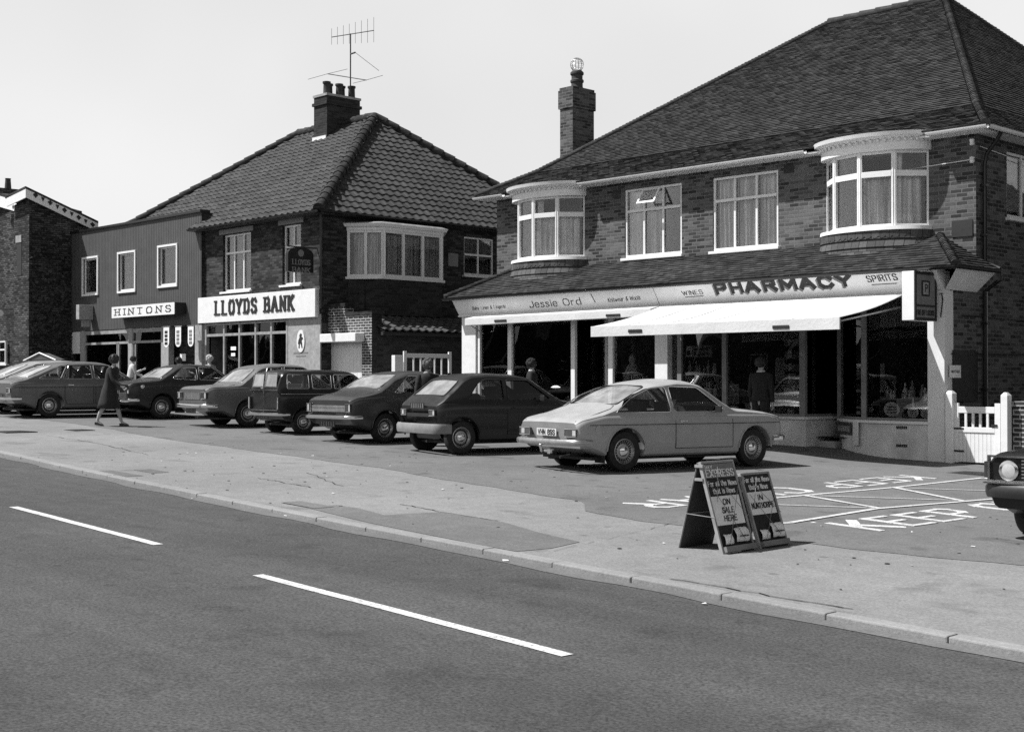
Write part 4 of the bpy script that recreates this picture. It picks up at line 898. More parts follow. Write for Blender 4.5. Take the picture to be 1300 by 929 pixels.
wall(mb, Fr((-43.6, BY+.3), (BXL, BY+.3)), 0, EB, []); wall(mb, Fr((BXR, 32.4), (-43.6, 32.4)), 0, EB, []); wall(mb, Fr((-43.6, 32.4), (-43.6, BY+.3)), 0, EB, [])
mb.build('wall', 'brick_bank', B2, fix=False)
window(B2, fb, *q1, cols=3, trans=zb(318, 318), o=-.09)
window(B2, fb, *q2, cols=2, trans=zb(382, 311), o=-.09)
window(B2, sb_, wy0, wy1, wz0, wz1, cols=2, trans=onX(589, 322.5, BXR)[1], curtain='curtain_dark', o=-.05)
for q in (q1, q2):
    mb = MB(); fb.box(mb, q[0]-.18, q[1]+.15, q[3]+.02, q[3]+.17, -.02, .03); mb.build('lintel', 'grey_mid', B2)
    mb = MB(); fb.box(mb, q[0]-.15, q[1]+.15, q[2]-.16, q[2]-.07, -.02, .06); mb.build('brick_sill', 'brick_dark', B2)
# oriel on the side wall
OP = [(BXR, 23.22), (-30.05, 23.9), (-30.05, 26.1), (BXR, 26.8)]; oz0 = onX(487, 351, -30.05)[1]; oz1 = onX(487, 292, -30.05)[1]; ozc = onX(487, 283.5, -30.05)[1]; ozb = onX(487, 400, -30.05)[1]
fm = MB(); pm = MB(); cm = MB()
for A, B, n in ((OP[0], OP[1], 2), (OP[1], OP[2], 3), (OP[2], OP[3], 2)):
    f = Fr(A, B); L = f.L
    f.box(fm, -.04, .07, oz0, oz1, -.08, .012); f.box(fm, L-.07, L+.04, oz0, oz1, -.08, .010); f.box(fm, .07, L-.07, oz0, oz0+.07, -.07, .005); f.box(fm, .07, L-.07, oz1-.07, oz1, -.07, .005)
    for i in range(1, n): f.box(fm, L*i/n-.045, L*i/n+.045, oz0+.07, oz1-.07, -.07, .006)
    f.box(pm, .05, L-.05, oz0+.05, oz1-.05, -.045, -.04)
    for i in range(n): curtain_mb(cm, f, L*i/n+.03, L*(i+1)/n-.03, oz0+.05, oz1-.02, -.15)
W = fm.build('oriel_window', 'white_paint', B2, bevel=.005); pm.build('pane', 'house_glass', W); cm.build('curtain', 'curtain_dark', W)
def prism(mb, P, z0, z1, g=0., g1=None):
    c = Vector((sum(p[0] for p in P)/len(P), sum(p[1] for p in P)/len(P))); g1 = g if g1 is None else g1
    def ex(p, k): d = Vector(p)-c; return c+d*(1+k/max(.1, d.length))
    mb.hexa([(*ex(p, g), z0) for p in P], [(*ex(p, g1), z1) for p in P])
mb = MB(); prism(mb, OP, oz1, oz1+.1, .05, .05); prism(mb, OP, oz1+.1, ozc, .14, .2); prism(mb, OP, oz0-.07, oz0, .1, .1); mb.build('cornice', 'white_paint', W)
mb = MB(); prism(mb, OP, ozc, ozc+.05, .2, .0); mb.build('lead_top', 'lead', W)
mb = MB(); prism(mb, OP, ozb+.0, oz0-.07, -.05, -.0); f = Fr(OP[0], OP[1]); f.box(mb, .35, .5, ozb+.1, oz0-.25, -.02, .03); mb.build('lower_panel', 'brick_dark', W)
mb = MB(); mb.box(BXR-1.2, BXR-.6, 23.2, 26.9, 3.9, 5.6); mb.build('room_lining', 'room', W)
mb = MB(); yv, zv = onX(575, 330, BXR); mb.box(BXR, BXR+.02, yv-.2, yv+.2, zv-.2, zv+.2); mb.build('air_brick', 'grey_mid', B2)
# pantile roof
e = EB; c0, c1 = Vector((-44.0, 21.95, e)), Vector((-30.5, 21.95, e)); YR2 = 27.4
ra, rb = onY(380, 172.5, YR2), onY(475.6, 148.5, YR2); ZR2 = (ra[1]+rb[1])/2; r0, r1 = Vector((ra[0], YR2, ZR2)), Vector((rb[0], YR2, ZR2)); d0, d1 = Vector((-44.0, 2*YR2-21.95, e)), Vector((-30.5, 2*YR2-21.95, e))
HS = math.hypot(YR2-21.95, ZR2-e); nC = round(HS/.30); kB = 2/nC; eB = Vector((0, 21.95+(YR2-21.95)*kB, e+(ZR2-e)*kB)); rm = Vector((BXL, YR2, ZR2))
pA = Vector((BXL, 21.95, e)); pB0 = Vector((BXL-5.7, eB.y, eB.z)); pB1 = Vector((BXL, eB.y, eB.z)); gg = HS/nC
mb = MB(); pantiled(mb, pA, c1, rm, r1, gauge=gg); pantiled(mb, pB0, pB1, r0, rm, gauge=gg); pantiled(mb, c1, d1, r1, r1); rf = mb.build('roof', 'pantile', B2, fix=False)
c0 = pB0
mb = MB(); D = Vector((0, 0, -.03)); mb.add([pB0+D, pB1+D, rm+D, r0+D], [[0, 1, 2, 3]]); mb.add([pA+D, c1+D, r1+D, rm+D], [[0, 1, 2, 3]]); mb.add([c1+D, d1+D, r1+D], [[0, 1, 2]]); mb.add([d1+D, d0+D, r0+D, r1+D], [[0, 1, 2, 3]]); mb.add([d0+D, c0+D, r0+D], [[0, 1, 2]]); mb.quad(pA+D*2, c1+D*2, d1+D*2, Vector((BXL, d1.y, e))+D*2); mb.build('roof_deck', 'pantile', rf, fix=False)
mb = MB()
for a, b in ((c1, r1), (c0, r0), (d1, r1), (r0, r1)): hipcap(mb, a+Vector((0, 0, .07)), b+Vector((0, 0, .07)), .42, .16)
mb.build('ridge_tiles', 'tile_pent', rf)
mb = MB(); gutter(mb, (BXL, 21.92, e+.0), (-30.45, 21.92, e)); gutter(mb, (-30.44, 21.95, e), (-30.44, 32, e)); mb.tube([(-30.75, 22.2, e-.05), (-30.78, 22.24, 5.6), (-30.78, 22.24, 3.4)], .04, 8); mb.build('gutter', 'black_paint', B2)
# bank chimney
cy = 26.6; cx0, cx1 = onY(398.6, 150, cy)[0], onY(415, 150, cy)[0]; cyy = onX(457, 150, cx1)[0]; ct = onY(415, 119, cy)[1]; cc = onY(415, 132, cy)[1]
mb = MB(); mb.box(cx0, cx1, cy, cyy, 7.5, cc); mb.box(cx0-.05, cx1+.05, cy-.05, cyy+.05, cc, cc+.1); mb.box(cx0, cx1, cy, cyy, cc+.1, ct-.05); o = mb.build('chimney', 'brick_dark', B2)
mb = MB(); mb.box(cx0-.03, cx1+.03, cy-.03, cyy+.03, ct-.05, ct+.03); mb.build('chimney_cap', 'lead', o)
mb = MB(); zf = onY(406, 179, cy)[1]; mb.box(cx0-.04, cx1+.0, cy-.05, cy-.02, zf, zf+.14); mb.build('lead_flashing', 'white_paint', o)
for i in range(5):
    mb = MB(); yy = cy+.17+i*(cyy-cy-.34)/4; xx = (cx0+cx1)/2+(-.1 if i % 2 else .12); mb.lathe([(.13, 0), (.12, .05), (.11, .36), (.14, .38), (.14, .44), (.1, .44), (.09, .2)], (xx, yy, ct+.02), n=12); mb.build('chimney_pot', 'pantile', o)
# aerial on the chimney
A = Vector(((cx0+cx1)/2+.1, cy+1.0, ct+.02)); t = thing('television_aerial', 'tall thin television aerial with a comb of rods, strapped to the bank\'s chimney', 'aerial', A)
def ap(px, py): x, z = onY(px, py, A.y); return Vector((x, A.y, z))
mast0 = ap(444.5, 106); mast1 = ap(445, 43); mast0.x = mast1.x
mb = MB(); mb.tube([mast0-Vector((0, 0, .6)), mast1], .022, 6); mb.build('mast', 'dark', t)
bd = Vector((-.35, 0, 0)); b0, b1 = ap(421, 47.5), ap(474.5, 39)
mb = MB(); mb.tube([b0, b1], .016, 5)
for k in range(8):
    p = b0+(b1-b0)*(k/7.); mb.tube([p-Vector((0, 0, .26+.02*k)), p+Vector((0, 0, .30+.02*k))], .006, 4)
mb.build('comb_array', 'dark', t)
mb = MB(); mb.tube([ap(416, 94), ap(465, 102)], .016, 5); mb.tube([ap(391, 101), ap(416, 94), ap(441, 88)], .008, 4); mb.tube([ap(448, 106), ap(465, 102), ap(486, 96)], .008, 4); mb.tube([ap(445, 69), ap(451, 67)], .03, 5); mb.tube([ap(451, 67), ap(481, 90)], .008, 4); mb.build('lower_array', 'dark', t)
# ground-floor front: piers, glazing
mb = MB(); fb.box(mb, .02, ub(263), .2, zb(366, 405), -.1, .03); mb.build('pier', 'grey_panel', B2)
mb = MB(); fb.box(mb, ub(366), fb.L, .2, zb(385, 400), -.1, .04); mb.build('textured_panel', 'grey_panel', B2)
zt_ = zb(366, 421.5)
mb = MB()
xs = [ub(263), ub(286), ub(305.5), ub(326), ub(346), ub(366)]
for x in xs: fb.box(mb, x-.04, x+.04, .3, zb(366, 406), -.06, .05)
fb.box(mb, xs[0], xs[-1], zt_-.04, zt_+.04, -.06, .045); fb.box(mb, xs[0], xs[-1], zb(366, 406)-.05, zb(366, 406), -.06, .04)
W = mb.build('bank_front', 'lead', B2)
mb = MB(); fb.box(mb, xs[0], xs[-1], zt_, zb(366, 406), -.04, -.03); fb.box(mb, xs[1], xs[-1], .4, zt_, -.02, -.012); mb.build('pane', 'shop_glass', W)
mb = MB(); fb.box(mb, xs[2]+.04, xs[3]-.04, .5, zt_-.05, -.1, -.09); fb.box(mb, xs[4]+.04, xs[5]-.04, .5, zt_-.05, -.1, -.09); mb.build('venetian_blind', 'blind', W)
mb = MB(); fb.box(mb, xs[1]+.04, xs[2]-.04, .5, zt_-.05, -.1, -.09); fb.box(mb, xs[3]+.04, xs[4]-.04, .5, zt_-.05, -.1, -.09); mb.build('drawn_blind', 'grey_mid', W)
mb = MB(); fb.box(mb, xs[0]-.05, xs[-1]+.05, .3, 3.2, -2.0, -1.9); fb.box(mb, xs[0]-.05, xs[0], .3, 3.2, -1.9, -.1); mb.build('bank_interior', 'room', W)
mb = MB(); fb.box(mb, ub(294), ub(299), zb(296, 452), zb(296, 448), .0, .01); fb.box(mb, ub(293.5), ub(300), zb(296, 444.5), zb(296, 440), .0, .01); mb.build('door_notice', 'paper', W)
# bank signs
sg = thing('fascia_sign', 'long white fascia board with bold black slab lettering for a bank', 'sign', ((BXL+BXR)/2, BY-.1, 3.2))
sz0, sz1 = onY(400, 402.3, BY-.15)[1], onY(400, 366.2, BY-.15)[1]; sxa, sxb = onY(251, 400, BY-.15)[0], onY(400, 380, BY-.15)[0]
mb = MB(); mb.box(sxa, sxb, BY-.15, BY-.002, sz0, sz1); mb.build('board', 'white_paint', sg, bevel=.01)
mb = MB(); pa = onY(273, 399.5, BY-.16); pb_ = onY(372, 392.8, BY-.16); h = onY(320, 379, BY-.16)[1]-onY(320, 396, BY-.16)[1]
lettering(mb, 'LLOYDS BANK', (pa[0], BY-.151, (pa[1]+pb_[1])/2), (1, 0, 0), (0, 0, 1), (0, -1, 0), h, tv=1.35, th=.8, gap=2.3, serif=.7, width=pb_[0]-pa[0], dep=.02); mb.build('lettering', 'ink', sg)
mb = MB()
ex, ez = onY(382, 433, BY-.05); mb.lathe([(.0, 0), (.2, 0), (.2, .02), (0, .02)], (0, 0, 0), (0, -1, 0), 24)
mb.v = [(v[0]*.95+ex, v[1]+BY-.045, v[2]*1.6+ez) for v in mb.v]
sg = thing('emblem_plaque', 'small oval white plaque with a black rearing horse on the bank\'s pale panel', 'sign', (ex, BY-.05, ez-.3)); mb.build('plaque', 'white_paint', sg)
H = [(-.09, -.2), (-.04, -.2), (-.03, -.06), (.03, -.1), (.06, -.2), (.1, -.19), (.08, -.05), (.06, .02), (.1, .06), (.13, .04), (.11, .11), (.05, .12), (.07, .2), (.0, .22), (-.05, .17), (-.04, .1), (-.09, .04), (-.12, -.08), (-.08, -.08)]
mb = MB(); mb.hexa([(ex+a, BY-.066, ez+b) for a, b in H], [(ex+a, BY-.072, ez+b) for a, b in H]); mb.build('horse_mark', 'ink', sg, fix=False)
mb = MB()
for k, (a, b) in enumerate(((373, 391), (376, 388))):
    p, q = onY(a, 448+k*4, BY-.04), onY(b, 447.5+k*4, BY-.04); mb.box(p[0], q[0], BY-.047, BY-.042, q[1]-.02, q[1]+.02)
mb.build('small_plate', 'grey_mid', sg)
hy0, hx = 21.28, -31.0; sg = thing('hanging_sign', 'black hanging sign with a curved top and grey bank lettering, beside the upper window', 'sign', (hx, 21.7, 4.5))
hz1 = onX(366, 318, hx)[1]; hz0 = onX(366, 344.5, hx)[1]; P = [(21.28, hz0), (22.14, hz0), (22.14, hz1-.08)]+[(21.71+.43*math.cos(a), hz1-.08+.2*math.sin(a)) for a in [math.pi*k/10 for k in range(1, 10)]]+[(21.28, hz1-.08)]
mb = MB(); mb.hexa([(hx-.12, a, b) for a, b in P], [(hx, a, b) for a, b in P]); mb.build('board', 'black_paint', sg)
mb = MB(); zz = (hz0+hz1)/2
for s_, z in (('LLOYDS', zz-.08), ('BANK', zz-.3)): lettering(mb, s_, (hx+.002, 21.42, z), (0, 1, 0), (0, 0, 1), (1, 0, 0), .14, tv=1.3, th=.6, serif=.8, width=.6)
mb.lathe([(.1, 0), (.1, .008), (0, .008)], (hx+.001, 21.71, zz+.24), (1, 0, 0), 16); mb.build('lettering', 'grey_mid', sg)
mb = MB(); mb.tube([(hx-.06, 21.3, hz1+.13), (hx-.06, 22.3, hz1+.13)], .02, 5); mb.build('bracket', 'black_paint', sg)
# outhouse with garage door, lean-to, white gate
t = thing('brick_outhouse', 'low brick outhouse with a pale door and pantile lean-to between the two big buildings', 'building', (-29.7, 22.6, .4))
gy = 22.55; gx0 = -30.84; gx1 = onY(472, 430, gy)[0]; gm = onY(438, 430, gy)[0]; z1a, z1b = onY(438, 389, gy)[1], onY(455, 400, gy)[1]; f = Fr((gx0, gy), (gx1, gy))
dx0, dx1, dz1 = onY(416, 440, gy)[0]-gx0, onY(459.5, 440, gy)[0]-gx0, onY(440, 432, gy)[1]
mb = MB(); wall(mb, f, 0, z1b, [(dx0, dx1, 0, dz1)], .2); f.box(mb, 0, gm-gx0, z1b+.002, z1a, -.3, 0)
mb.build('wall', 'brick_pier', t, fix=False); mb = MB(); wall(mb, Fr((gx1, gy), (gx1, gy+.35)), 0, z1b, []); wall(mb, Fr((gx1, gy+.35), (gx1, 33)), 0, z1b-.3, []); mb.build('side_wall', 'brick_dark', t, fix=False)  # side brick darker than the front: its shade is put into the colour
mb = MB(); f.box(mb, -.0, gm-gx0+.03, z1a, z1a+.09, -.33, .03); f.box(mb, gm-gx0+.03, f.L+.04, z1b, z1b+.09, -.33, .03); mb.build('coping', 'brick_dark', t)
mb = MB(); f.box(mb, dx0, dx1, .3, dz1, -.16, -.1)
for k in range(1, 9): a = dx0+(dx1-dx0)*k/9; f.box(mb, a-.006, a+.006, .35, dz1-.02, -.1, -.094)
mb.build('garage_door', 'white_paint', t)
mb = MB(); zl = onY(440, 429, gy)[1]; f.box(mb, .0, dx1+.12, zl-.12, zl+.12, .0, .32); mb.build('door_canopy', 'white_paint', t, bevel=.02)
lx = gx1+.35; ly0 = onX(488, 418, lx)[0]; lz = onX(488, 419.5, lx)[1]
mb = MB(); pantiled(mb, (lx, ly0, lz), (lx, 33, lz), (lx-1.3, ly0, lz+.45), (lx-1.3, 33, lz+.45), gauge=.3, tw=.28, lip=.035, amp=.04); rf = mb.build('lean_to_roof', 'pantile', t, fix=False)
mb = MB(); mb.quad((lx, ly0, lz-.03), (lx, 33, lz-.03), (lx-1.3, 33, lz+.42), (lx-1.3, ly0, lz+.42)); mb.box(lx-.15, lx-.05, ly0, 33, lz-.12, lz-.03); mb.build('roof_deck', 'dark', rf)
gxx = -27.6; ya, _ = onX(512.5, 460, gxx); yb2, _ = onX(573, 460, gxx); gz2 = G(gxx, ya); zt2 = onX(540, 449, gxx)[1]
gate('drive_gate', 'tall white slatted drive gate standing open below the pantile lean-to', (gxx, ya), (gxx, yb2), gz2, zt2-gz2, 6, solid=.62)
mb = MB(); yp = onX(500, 460, gxx)[0]; yp2 = onX(509.5, 460, gxx)[0]; zt3 = onX(505, 451, gxx)[1]; mb.box(gxx-.1, gxx+.05, yp, yp2, gz2-.1, zt3); tag(mb.build('gatepost', 'white_paint', bevel=.01), 'white post left of the tall drive gate', 'gatepost')

# ------------------------------------------------------------------ the ribbed-clad shop
HY = 22.18; HX0 = -46.05; HX1 = onY(256, 350, HY)[0]-.02
B3 = thing('clad_shop_building', 'flat-topped shop with dark ribbed cladding and three white framed upper windows', 'building', ((HX0+HX1)/2, HY, .6))
fh = Fr((HX0, HY), (HX1, HY)); ht = onY(183, 281.5, HY)[1]; hb = onY(91, 421, HY)[1]
def uh(px, Y=HY): return onY(px, 400, Y)[0]-HX0
def zh_(px, py): return onY(px, py, HY)[1]
hw = [(uh(106), uh(124), zh_(125, 372), zh_(125, 327)), (uh(151), uh(171.5), zh_(173, 368), zh_(173, 320)), (uh(202), uh(224.5), zh_(226, 361), zh_(226, 311.5))]
mb = MB(); wall(mb, fh, hb, ht, hw, .12); mb.build('cladding', 'cladding', B3, fix=False)
mb = MB(); fh.box(mb, 0, fh.L+.02, ht, ht+.08, -.3, .06); mb.build('coping', 'black_paint', B3)
mb = MB(); wall(mb, Fr((HX1, HY), (HX1, HY+.6)), hb, ht, []); wall(mb, Fr((HX0, 30), (HX0, HY)), 0, ht, []); mb.quad((HX0, HY, ht-.05), (HX1, HY, ht-.05), (HX1, 26, ht-.05), (HX0, 26, ht-.05)); mb.build('end_wall', 'brick_dark', B3, fix=False)
for i, h in enumerate(hw): window(B3, fh, *h, cols=1, sill=0, o=-.05, rim=.07, curtain='curtain_dark' if i != 1 else 'curtain', cpart=((0, .62),) if i == 0 else (0, 1), fw=.05)
# shopfront below
mb = MB()
for a, b in ((0, uh(85.5)), (uh(102), uh(107)), (uh(163), uh(167.5)), (uh(205), uh(214)), (uh(247.5), uh(256))): mb = MB(); fh.box(mb, a, b, .2, hb, -.2, .0); mb.build('pier', 'grey_panel', B3)
mb = MB(); fh.box(mb, uh(87), uh(101), zh_(90, 449), hb-.02, -.06, -.01); mb.build('white_panel', 'white_paint', B3)
mb = MB(); zt_ = zh_(140, 435.5)
for a, b, c, d in ((107, 163, .9, 1), (167.5, 205, .5, 1)):
    fh.box(mb, uh(a), uh(b), zt_-.04, zt_+.04, -.1, -.02); fh.box(mb, uh(a), uh(b), hb-.15, hb-.02, -.1, -.02); fh.box(mb, uh(a)-.02, uh(a)+.05, .5, hb, -.1, -.015); fh.box(mb, uh(b)-.05, uh(b), .5, hb, -.1, -.015)
for px_ in (150, 148, 171): fh.box(mb, uh(px_)-.03, uh(px_)+.03, .5, zt_, -.1, -.02)
fh.box(mb, uh(107), uh(163), .3, .95, -.1, -.02); W = mb.build('shop_window', 'lead', B3)
mb = MB(); fh.box(mb, uh(107), uh(163), .9, hb, -.07, -.065); fh.box(mb, uh(167.5), uh(205), .4, hb, -.07, -.065); mb.build('pane', 'shop_glass', W)
for (a, b, c, d, z) in ((129, 145, 443, 453, 0), (154, 160, 442, 460, 0), (110, 114, 441, 450, 0), (222, 229, 449, 458, 0)): mb = MB(); fh.box(mb, uh(a), uh(b), zh_(a, d), zh_(a, c), -.2, -.19); mb.build('window_card', 'paper', W)
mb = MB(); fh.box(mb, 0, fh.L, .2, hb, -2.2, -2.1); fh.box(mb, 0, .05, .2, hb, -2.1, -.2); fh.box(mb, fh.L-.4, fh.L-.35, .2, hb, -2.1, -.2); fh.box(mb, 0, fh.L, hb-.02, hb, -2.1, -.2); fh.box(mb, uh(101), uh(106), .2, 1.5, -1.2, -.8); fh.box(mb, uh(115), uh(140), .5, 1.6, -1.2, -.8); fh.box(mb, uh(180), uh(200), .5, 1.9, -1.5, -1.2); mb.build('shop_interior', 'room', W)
sgy = HY-.42; sg = thing('box_sign', 'white box sign with spaced black slab letters on the dark ribbed cladding', 'sign', (onY(181, 395, sgy)[0], HY-.2, onY(181, 402, sgy)[1]))
x0, x1 = onY(141.8, 395, sgy)[0], onY(221.3, 395, sgy)[0]; z0, z1 = onY(221, 398.6, sgy)[1], onY(221, 383.6, sgy)[1]
mb = MB(); mb.box(x0, x1, sgy+.02, HY, z0, z1); mb.build('box_case', 'ink', sg)
mb = MB(); mb.box(x0, x1, sgy, sgy+.018, z0, z1); mb.build('face', 'white_paint', sg)
mb = MB(); lettering(mb, 'HINTONS', (x0+.22, sgy-.0, z0+(z1-z0)*.25), (1, 0, 0), (0, 0, 1), (0, -1, 0), (z1-z0)*.52, tv=1.3, th=.6, gap=3.0, serif=1.0, width=x1-x0-.44, dep=.008); mb.build('lettering', 'ink', sg)
x, z = onY(107, 395, HY-.3); mb = MB(); mb.box(x-.12, x+.12, HY-.55, HY-.02, z-.3, z+.22); mb.box(x-.02, x+.02, HY-.4, HY-.1, z-.55, z-.3); tag(mb.build('alarm_box', 'grey_panel', bevel=.01), 'small pale box fixed to the cladding left of the lettered box sign', 'box')
ban = ['leftmost', 'middle', 'rightmost']
for i, (a, b) in enumerate(((207.5, 214.5), (222.5, 229.5), (238.5, 245.5))):
    y = HY-.25; x0, x1 = onY(a, 430, y)[0], onY(b, 430, y)[0]; z1, z0 = onY(a, 416-i*.6, y)[1], onY(a, 441-i*.5, y)[1]; xc = (x0+x1)/2; rr = (x1-x0)/2
    P = [(x0, z1), (x0, z0+rr)]+[(xc-rr*math.cos(k*math.pi/8), z0+rr-rr*math.sin(k*math.pi/8)) for k in range(1, 8)]+[(x1, z0+rr), (x1, z1)]
    t = thing('hanging_banner', '%s of three white round-bottomed banners hung over the dark shop opening' % ban[i], 'banner', (xc, y, z0), group='three round-bottomed banners over the shop opening')
    mb = MB(); mb.hexa([(p, y, q) for p, q in P], [(p, y+.02, q) for p, q in P]); mb.build('cloth', 'paper', t, fix=False)
    mb = MB()
    for k in range(4):
        zz = z1-.1-k*(z1-z0-.15)/4; mb.box(xc-rr*.55, xc+rr*.5, y-.006, y-.001, zz-.09, zz-.0); 
    mb.build('print', 'grey_mid' if i else 'ink', t); mb = MB(); mb.tube([(x0-.05, y+.01, z1+.03), (x1+.05, y+.01, z1+.03)], .012, 5); mb.tube([(xc, y, z1+.03), (xc, HY, z1+.06)], .008, 4); mb.build('rod', 'steel', t)

# ------------------------------------------------------------------ old brick building at the far left
B4 = thing('old_brick_building', 'tall old dark brick building at the far left with white pierced bargeboards', 'building', (-49, 21, .8))
TX = -46.0; TY = 20.6; yA, zA = onX(42, 241.5, TX); yB, zB = onX(130, 289, TX); yA = TY
s_ = (zB-zA)/(yB-yA); TL = onY(18, 254, TY)[0]; zL = onY(18, 252, TY)[1]
mb = MB(); yE = yA+2.5; mb.add([(TX, yA, 0), (TX, yE, 0), (TX, yE, zA+s_*2.5-.25), (TX, yA, zA-.25)], [[0, 1, 2, 3]]); mb.add([(TL, yA, 0), (TX, yA, 0), (TX, yA, zA-.25), (TL, yA, zL-.25)], [[0, 1, 2, 3]]); mb.quad((TL, yA, 0), (TL, 22.4, 0), (TL, 22.4, zL-.3), (TL, yA, zL-.3))
mb.add([(-62, 22.4, 0), (TL, 22.4, 0), (TL, 22.4, 7.6), (-52, 22.4, 8.6), (-62, 22.4, 7)], [[0, 1, 2, 3, 4]])
mb.build('wall', 'brick_old', B4, fix=False)
mb = MB(); mb.hexa([(TX+.25, yA-.25, zA), (TX+.25, yE, zA+s_*2.5), (TL-.2, yE, zL+s_*2.5), (TL-.2, yA-.25, zL)], [(TX+.25, yA-.25, zA+.08), (TX+.25, yE, zA+s_*2.5+.08), (TL-.2, yE, zL+s_*2.5+.08), (TL-.2, yA-.25, zL+.08)])
mb.hexa([(-63, 22.1, 7.0), (-52, 22.1, 8.65), (-52, 23.2, 8.65), (-63, 23.2, 7)], [(-63, 22.1, 7.1), (-52, 22.1, 8.75), (-52, 23.2, 8.75), (-63, 23.2, 7.1)]); mb.hexa([(-52, 22.1, 8.65), (TL, 22.1, 7.62), (TL, 23.2, 7.6), (-52, 23.2, 8.65)], [(-52, 22.1, 8.75), (TL, 22.1, 7.7), (TL, 23.2, 7.7), (-52, 23.2, 8.75)])
mb.build('roof', 'tile_pent', B4)
mb = MB(); mb.hexa([(TX+.2, yA-.2, zA-.32), (TX+.2, yE, zA+s_*2.5-.32), (TX+.24, yE, zA+s_*2.5-.32), (TX+.24, yA-.2, zA-.32)], [(TX+.2, yA-.2, zA-.005), (TX+.2, yE, zA+s_*2.5-.005), (TX+.24, yE, zA+s_*2.5-.005), (TX+.24, yA-.2, zA-.005)])
mb.hexa([(TL-.1, yA-.24, zL-.31), (TX+.24, yA-.24, zA-.32), (TX+.24, yA-.2, zA-.32), (TL-.1, yA-.2, zL-.31)], [(TL-.1, yA-.24, zL-.005), (TX+.24, yA-.24, zA-.005), (TX+.24, yA-.2, zA-.005), (TL-.1, yA-.2, zL-.005)])
mb.hexa([(-52, 22.0, 8.22), (TL, 22.0, 7.2), (TL, 22.05, 7.2), (-52, 22.05, 8.22)], [(-52, 22.0, 8.64), (TL, 22.0, 7.61), (TL, 22.05, 7.61), (-52, 22.05, 8.64)])
bb = mb.build('bargeboard', 'white_paint', B4)
mb = MB(); n = 9
for k in range(n):
    y = yA+.12+k*.27; z = zA-.16+s_*(y-yA); w_ = .075 if k % 2 else .1
    P = [(y-w_, z+.03), (y, z+.1), (y+w_, z-.0), (y, z-.1)] if k % 2 == 0 else [(y-w_, z+.08), (y+w_, z+.05), (y, z-.1)]
    mb.hexa([(TX+.241, a, b) for a, b in P], [(TX+.246, a, b) for a, b in P])
for k in range(7):
    x = TL-.3-k*.5; z = 7.4+(-x+TL)*.2+.0; P = [(x-.08, z), (x, z+.1), (x+.08, z), (x, z-.1)]
    mb.hexa([(a, 21.997, b) for a, b in P], [(a, 21.992, b) for a, b in P])
mb.build('pierced_pattern', 'ink', bb, fix=False)
x, z = onY(26, 300, TY); x2, z2 = onY(24, 343, TY); mb = MB(); mb.box(x-.28, x+.1, TY-.01, TY+.1, onY(24, 350, TY)[1], onY(24, 308, TY)[1]); mb.build('slit_window', 'dark', B4); mb = MB(); mb.box(x-.35, x+.12, TY-.03, TY+.1, onY(24, 308, TY)[1], onY(24, 299, TY)[1]); mb.build('stone_lintel', 'lead', B4)
mb = MB(); pts = []
for k in range(11): a = k/10; pts.append((-50.6+(TL+50.2)*a, TY-.3, 3.35+.45*math.sin(a*math.pi*.5)))
mb.tube(pts, .11, 6); mb.build('porch_bargeboard', 'white_paint', B4)
fo = Fr((-62, 22.35), (TL, 22.35)); xa = onY(-8, 450, 22.35)[0]+62; xb = onY(9.5, 450, 22.35)[0]+62; window(B4, fo, xa, xb, onY(5, 462, 22.35)[1], onY(5, 433, 22.35)[1], cols=2, trans=onY(5, 444, 22.35)[1], o=.08, room=0, curtain='curtain_dark')
mb = MB(); x, z = onY(-2, 240, 23); mb.box(x-.5, x+.1, 23, 24, 7.5, z+.05); o = mb.build('chimney', 'brick_old', B4); mb = MB(); mb.lathe([(.14, 0), (.11, .4), (.13, .42), (.08, .42)], (x+.0, 23.4, z+.05), n=10); mb.build('chimney_pot', 'pantile', o)
# ivy climbing the side wall
mb = MB()
for i in range(1500):
    y = random.uniform(TY, TY+1.7); z = random.uniform(.6, 7.4)*random.random()**.5; k = random.uniform(.03, .08); a = random.random()*6.28; n_ = Vector((1, random.uniform(-.6, .6), random.uniform(-.2, .8))).normalized(); u = n_.orthogonal().normalized(); v = n_.cross(u); c = Vector((TX+random.uniform(.02, .1), y, z))
    mb.add([c+(u*math.cos(a+q*1.57)+v*math.sin(a+q*1.57))*k for q in range(4)], [[0, 1, 2, 3]])
M['ivy'] = plain('ivy', .025, .7, var=.6, scale=3)
tag(mb.build('ivy', 'ivy', fix=False), 'dark ivy climbing the side wall of the old brick building', 'ivy')
# notice board on posts
t = thing('notice_case', 'small gabled notice case on posts behind the far-left cars', 'notice board', (-41, 18.5, .8))
NY = 19.0; x0, x1 = onY(36, 460, NY)[0], onY(74, 460, NY)[0]; z1 = onY(55, 457, NY)[1]; xm_ = (x0+x1)/2; gz3 = G(x0, NY)
mb = MB(); mb.box(x0, x0+.09, NY, NY+.1, gz3, z1); mb.box(x1-.09, x1, NY, NY+.1, gz3, z1); mb.build('post', 'white_paint', t)
mb = MB(); mb.box(x0+.09, x1-.09, NY+.02, NY+.08, gz3+.8, z1-.02); mb.build('board', 'grey_panel', t)
mb = MB(); mb.hexa([(x0-.06, NY-.1, z1), (xm_, NY-.1, z1+.22), (x1+.06, NY-.1, z1)], [(x0-.06, NY+.2, z1), (xm_, NY+.2, z1+.22), (x1+.06, NY+.2, z1)]); mb.build('gable_roof', 'wood_dark', t)
mb = MB(); mb.tube([(x0-.08, NY-.12, z1-.01), (xm_, NY-.12, z1+.23), (x1+.08, NY-.12, z1-.01)], .025, 5); mb.build('roof_edge', 'cream', t)

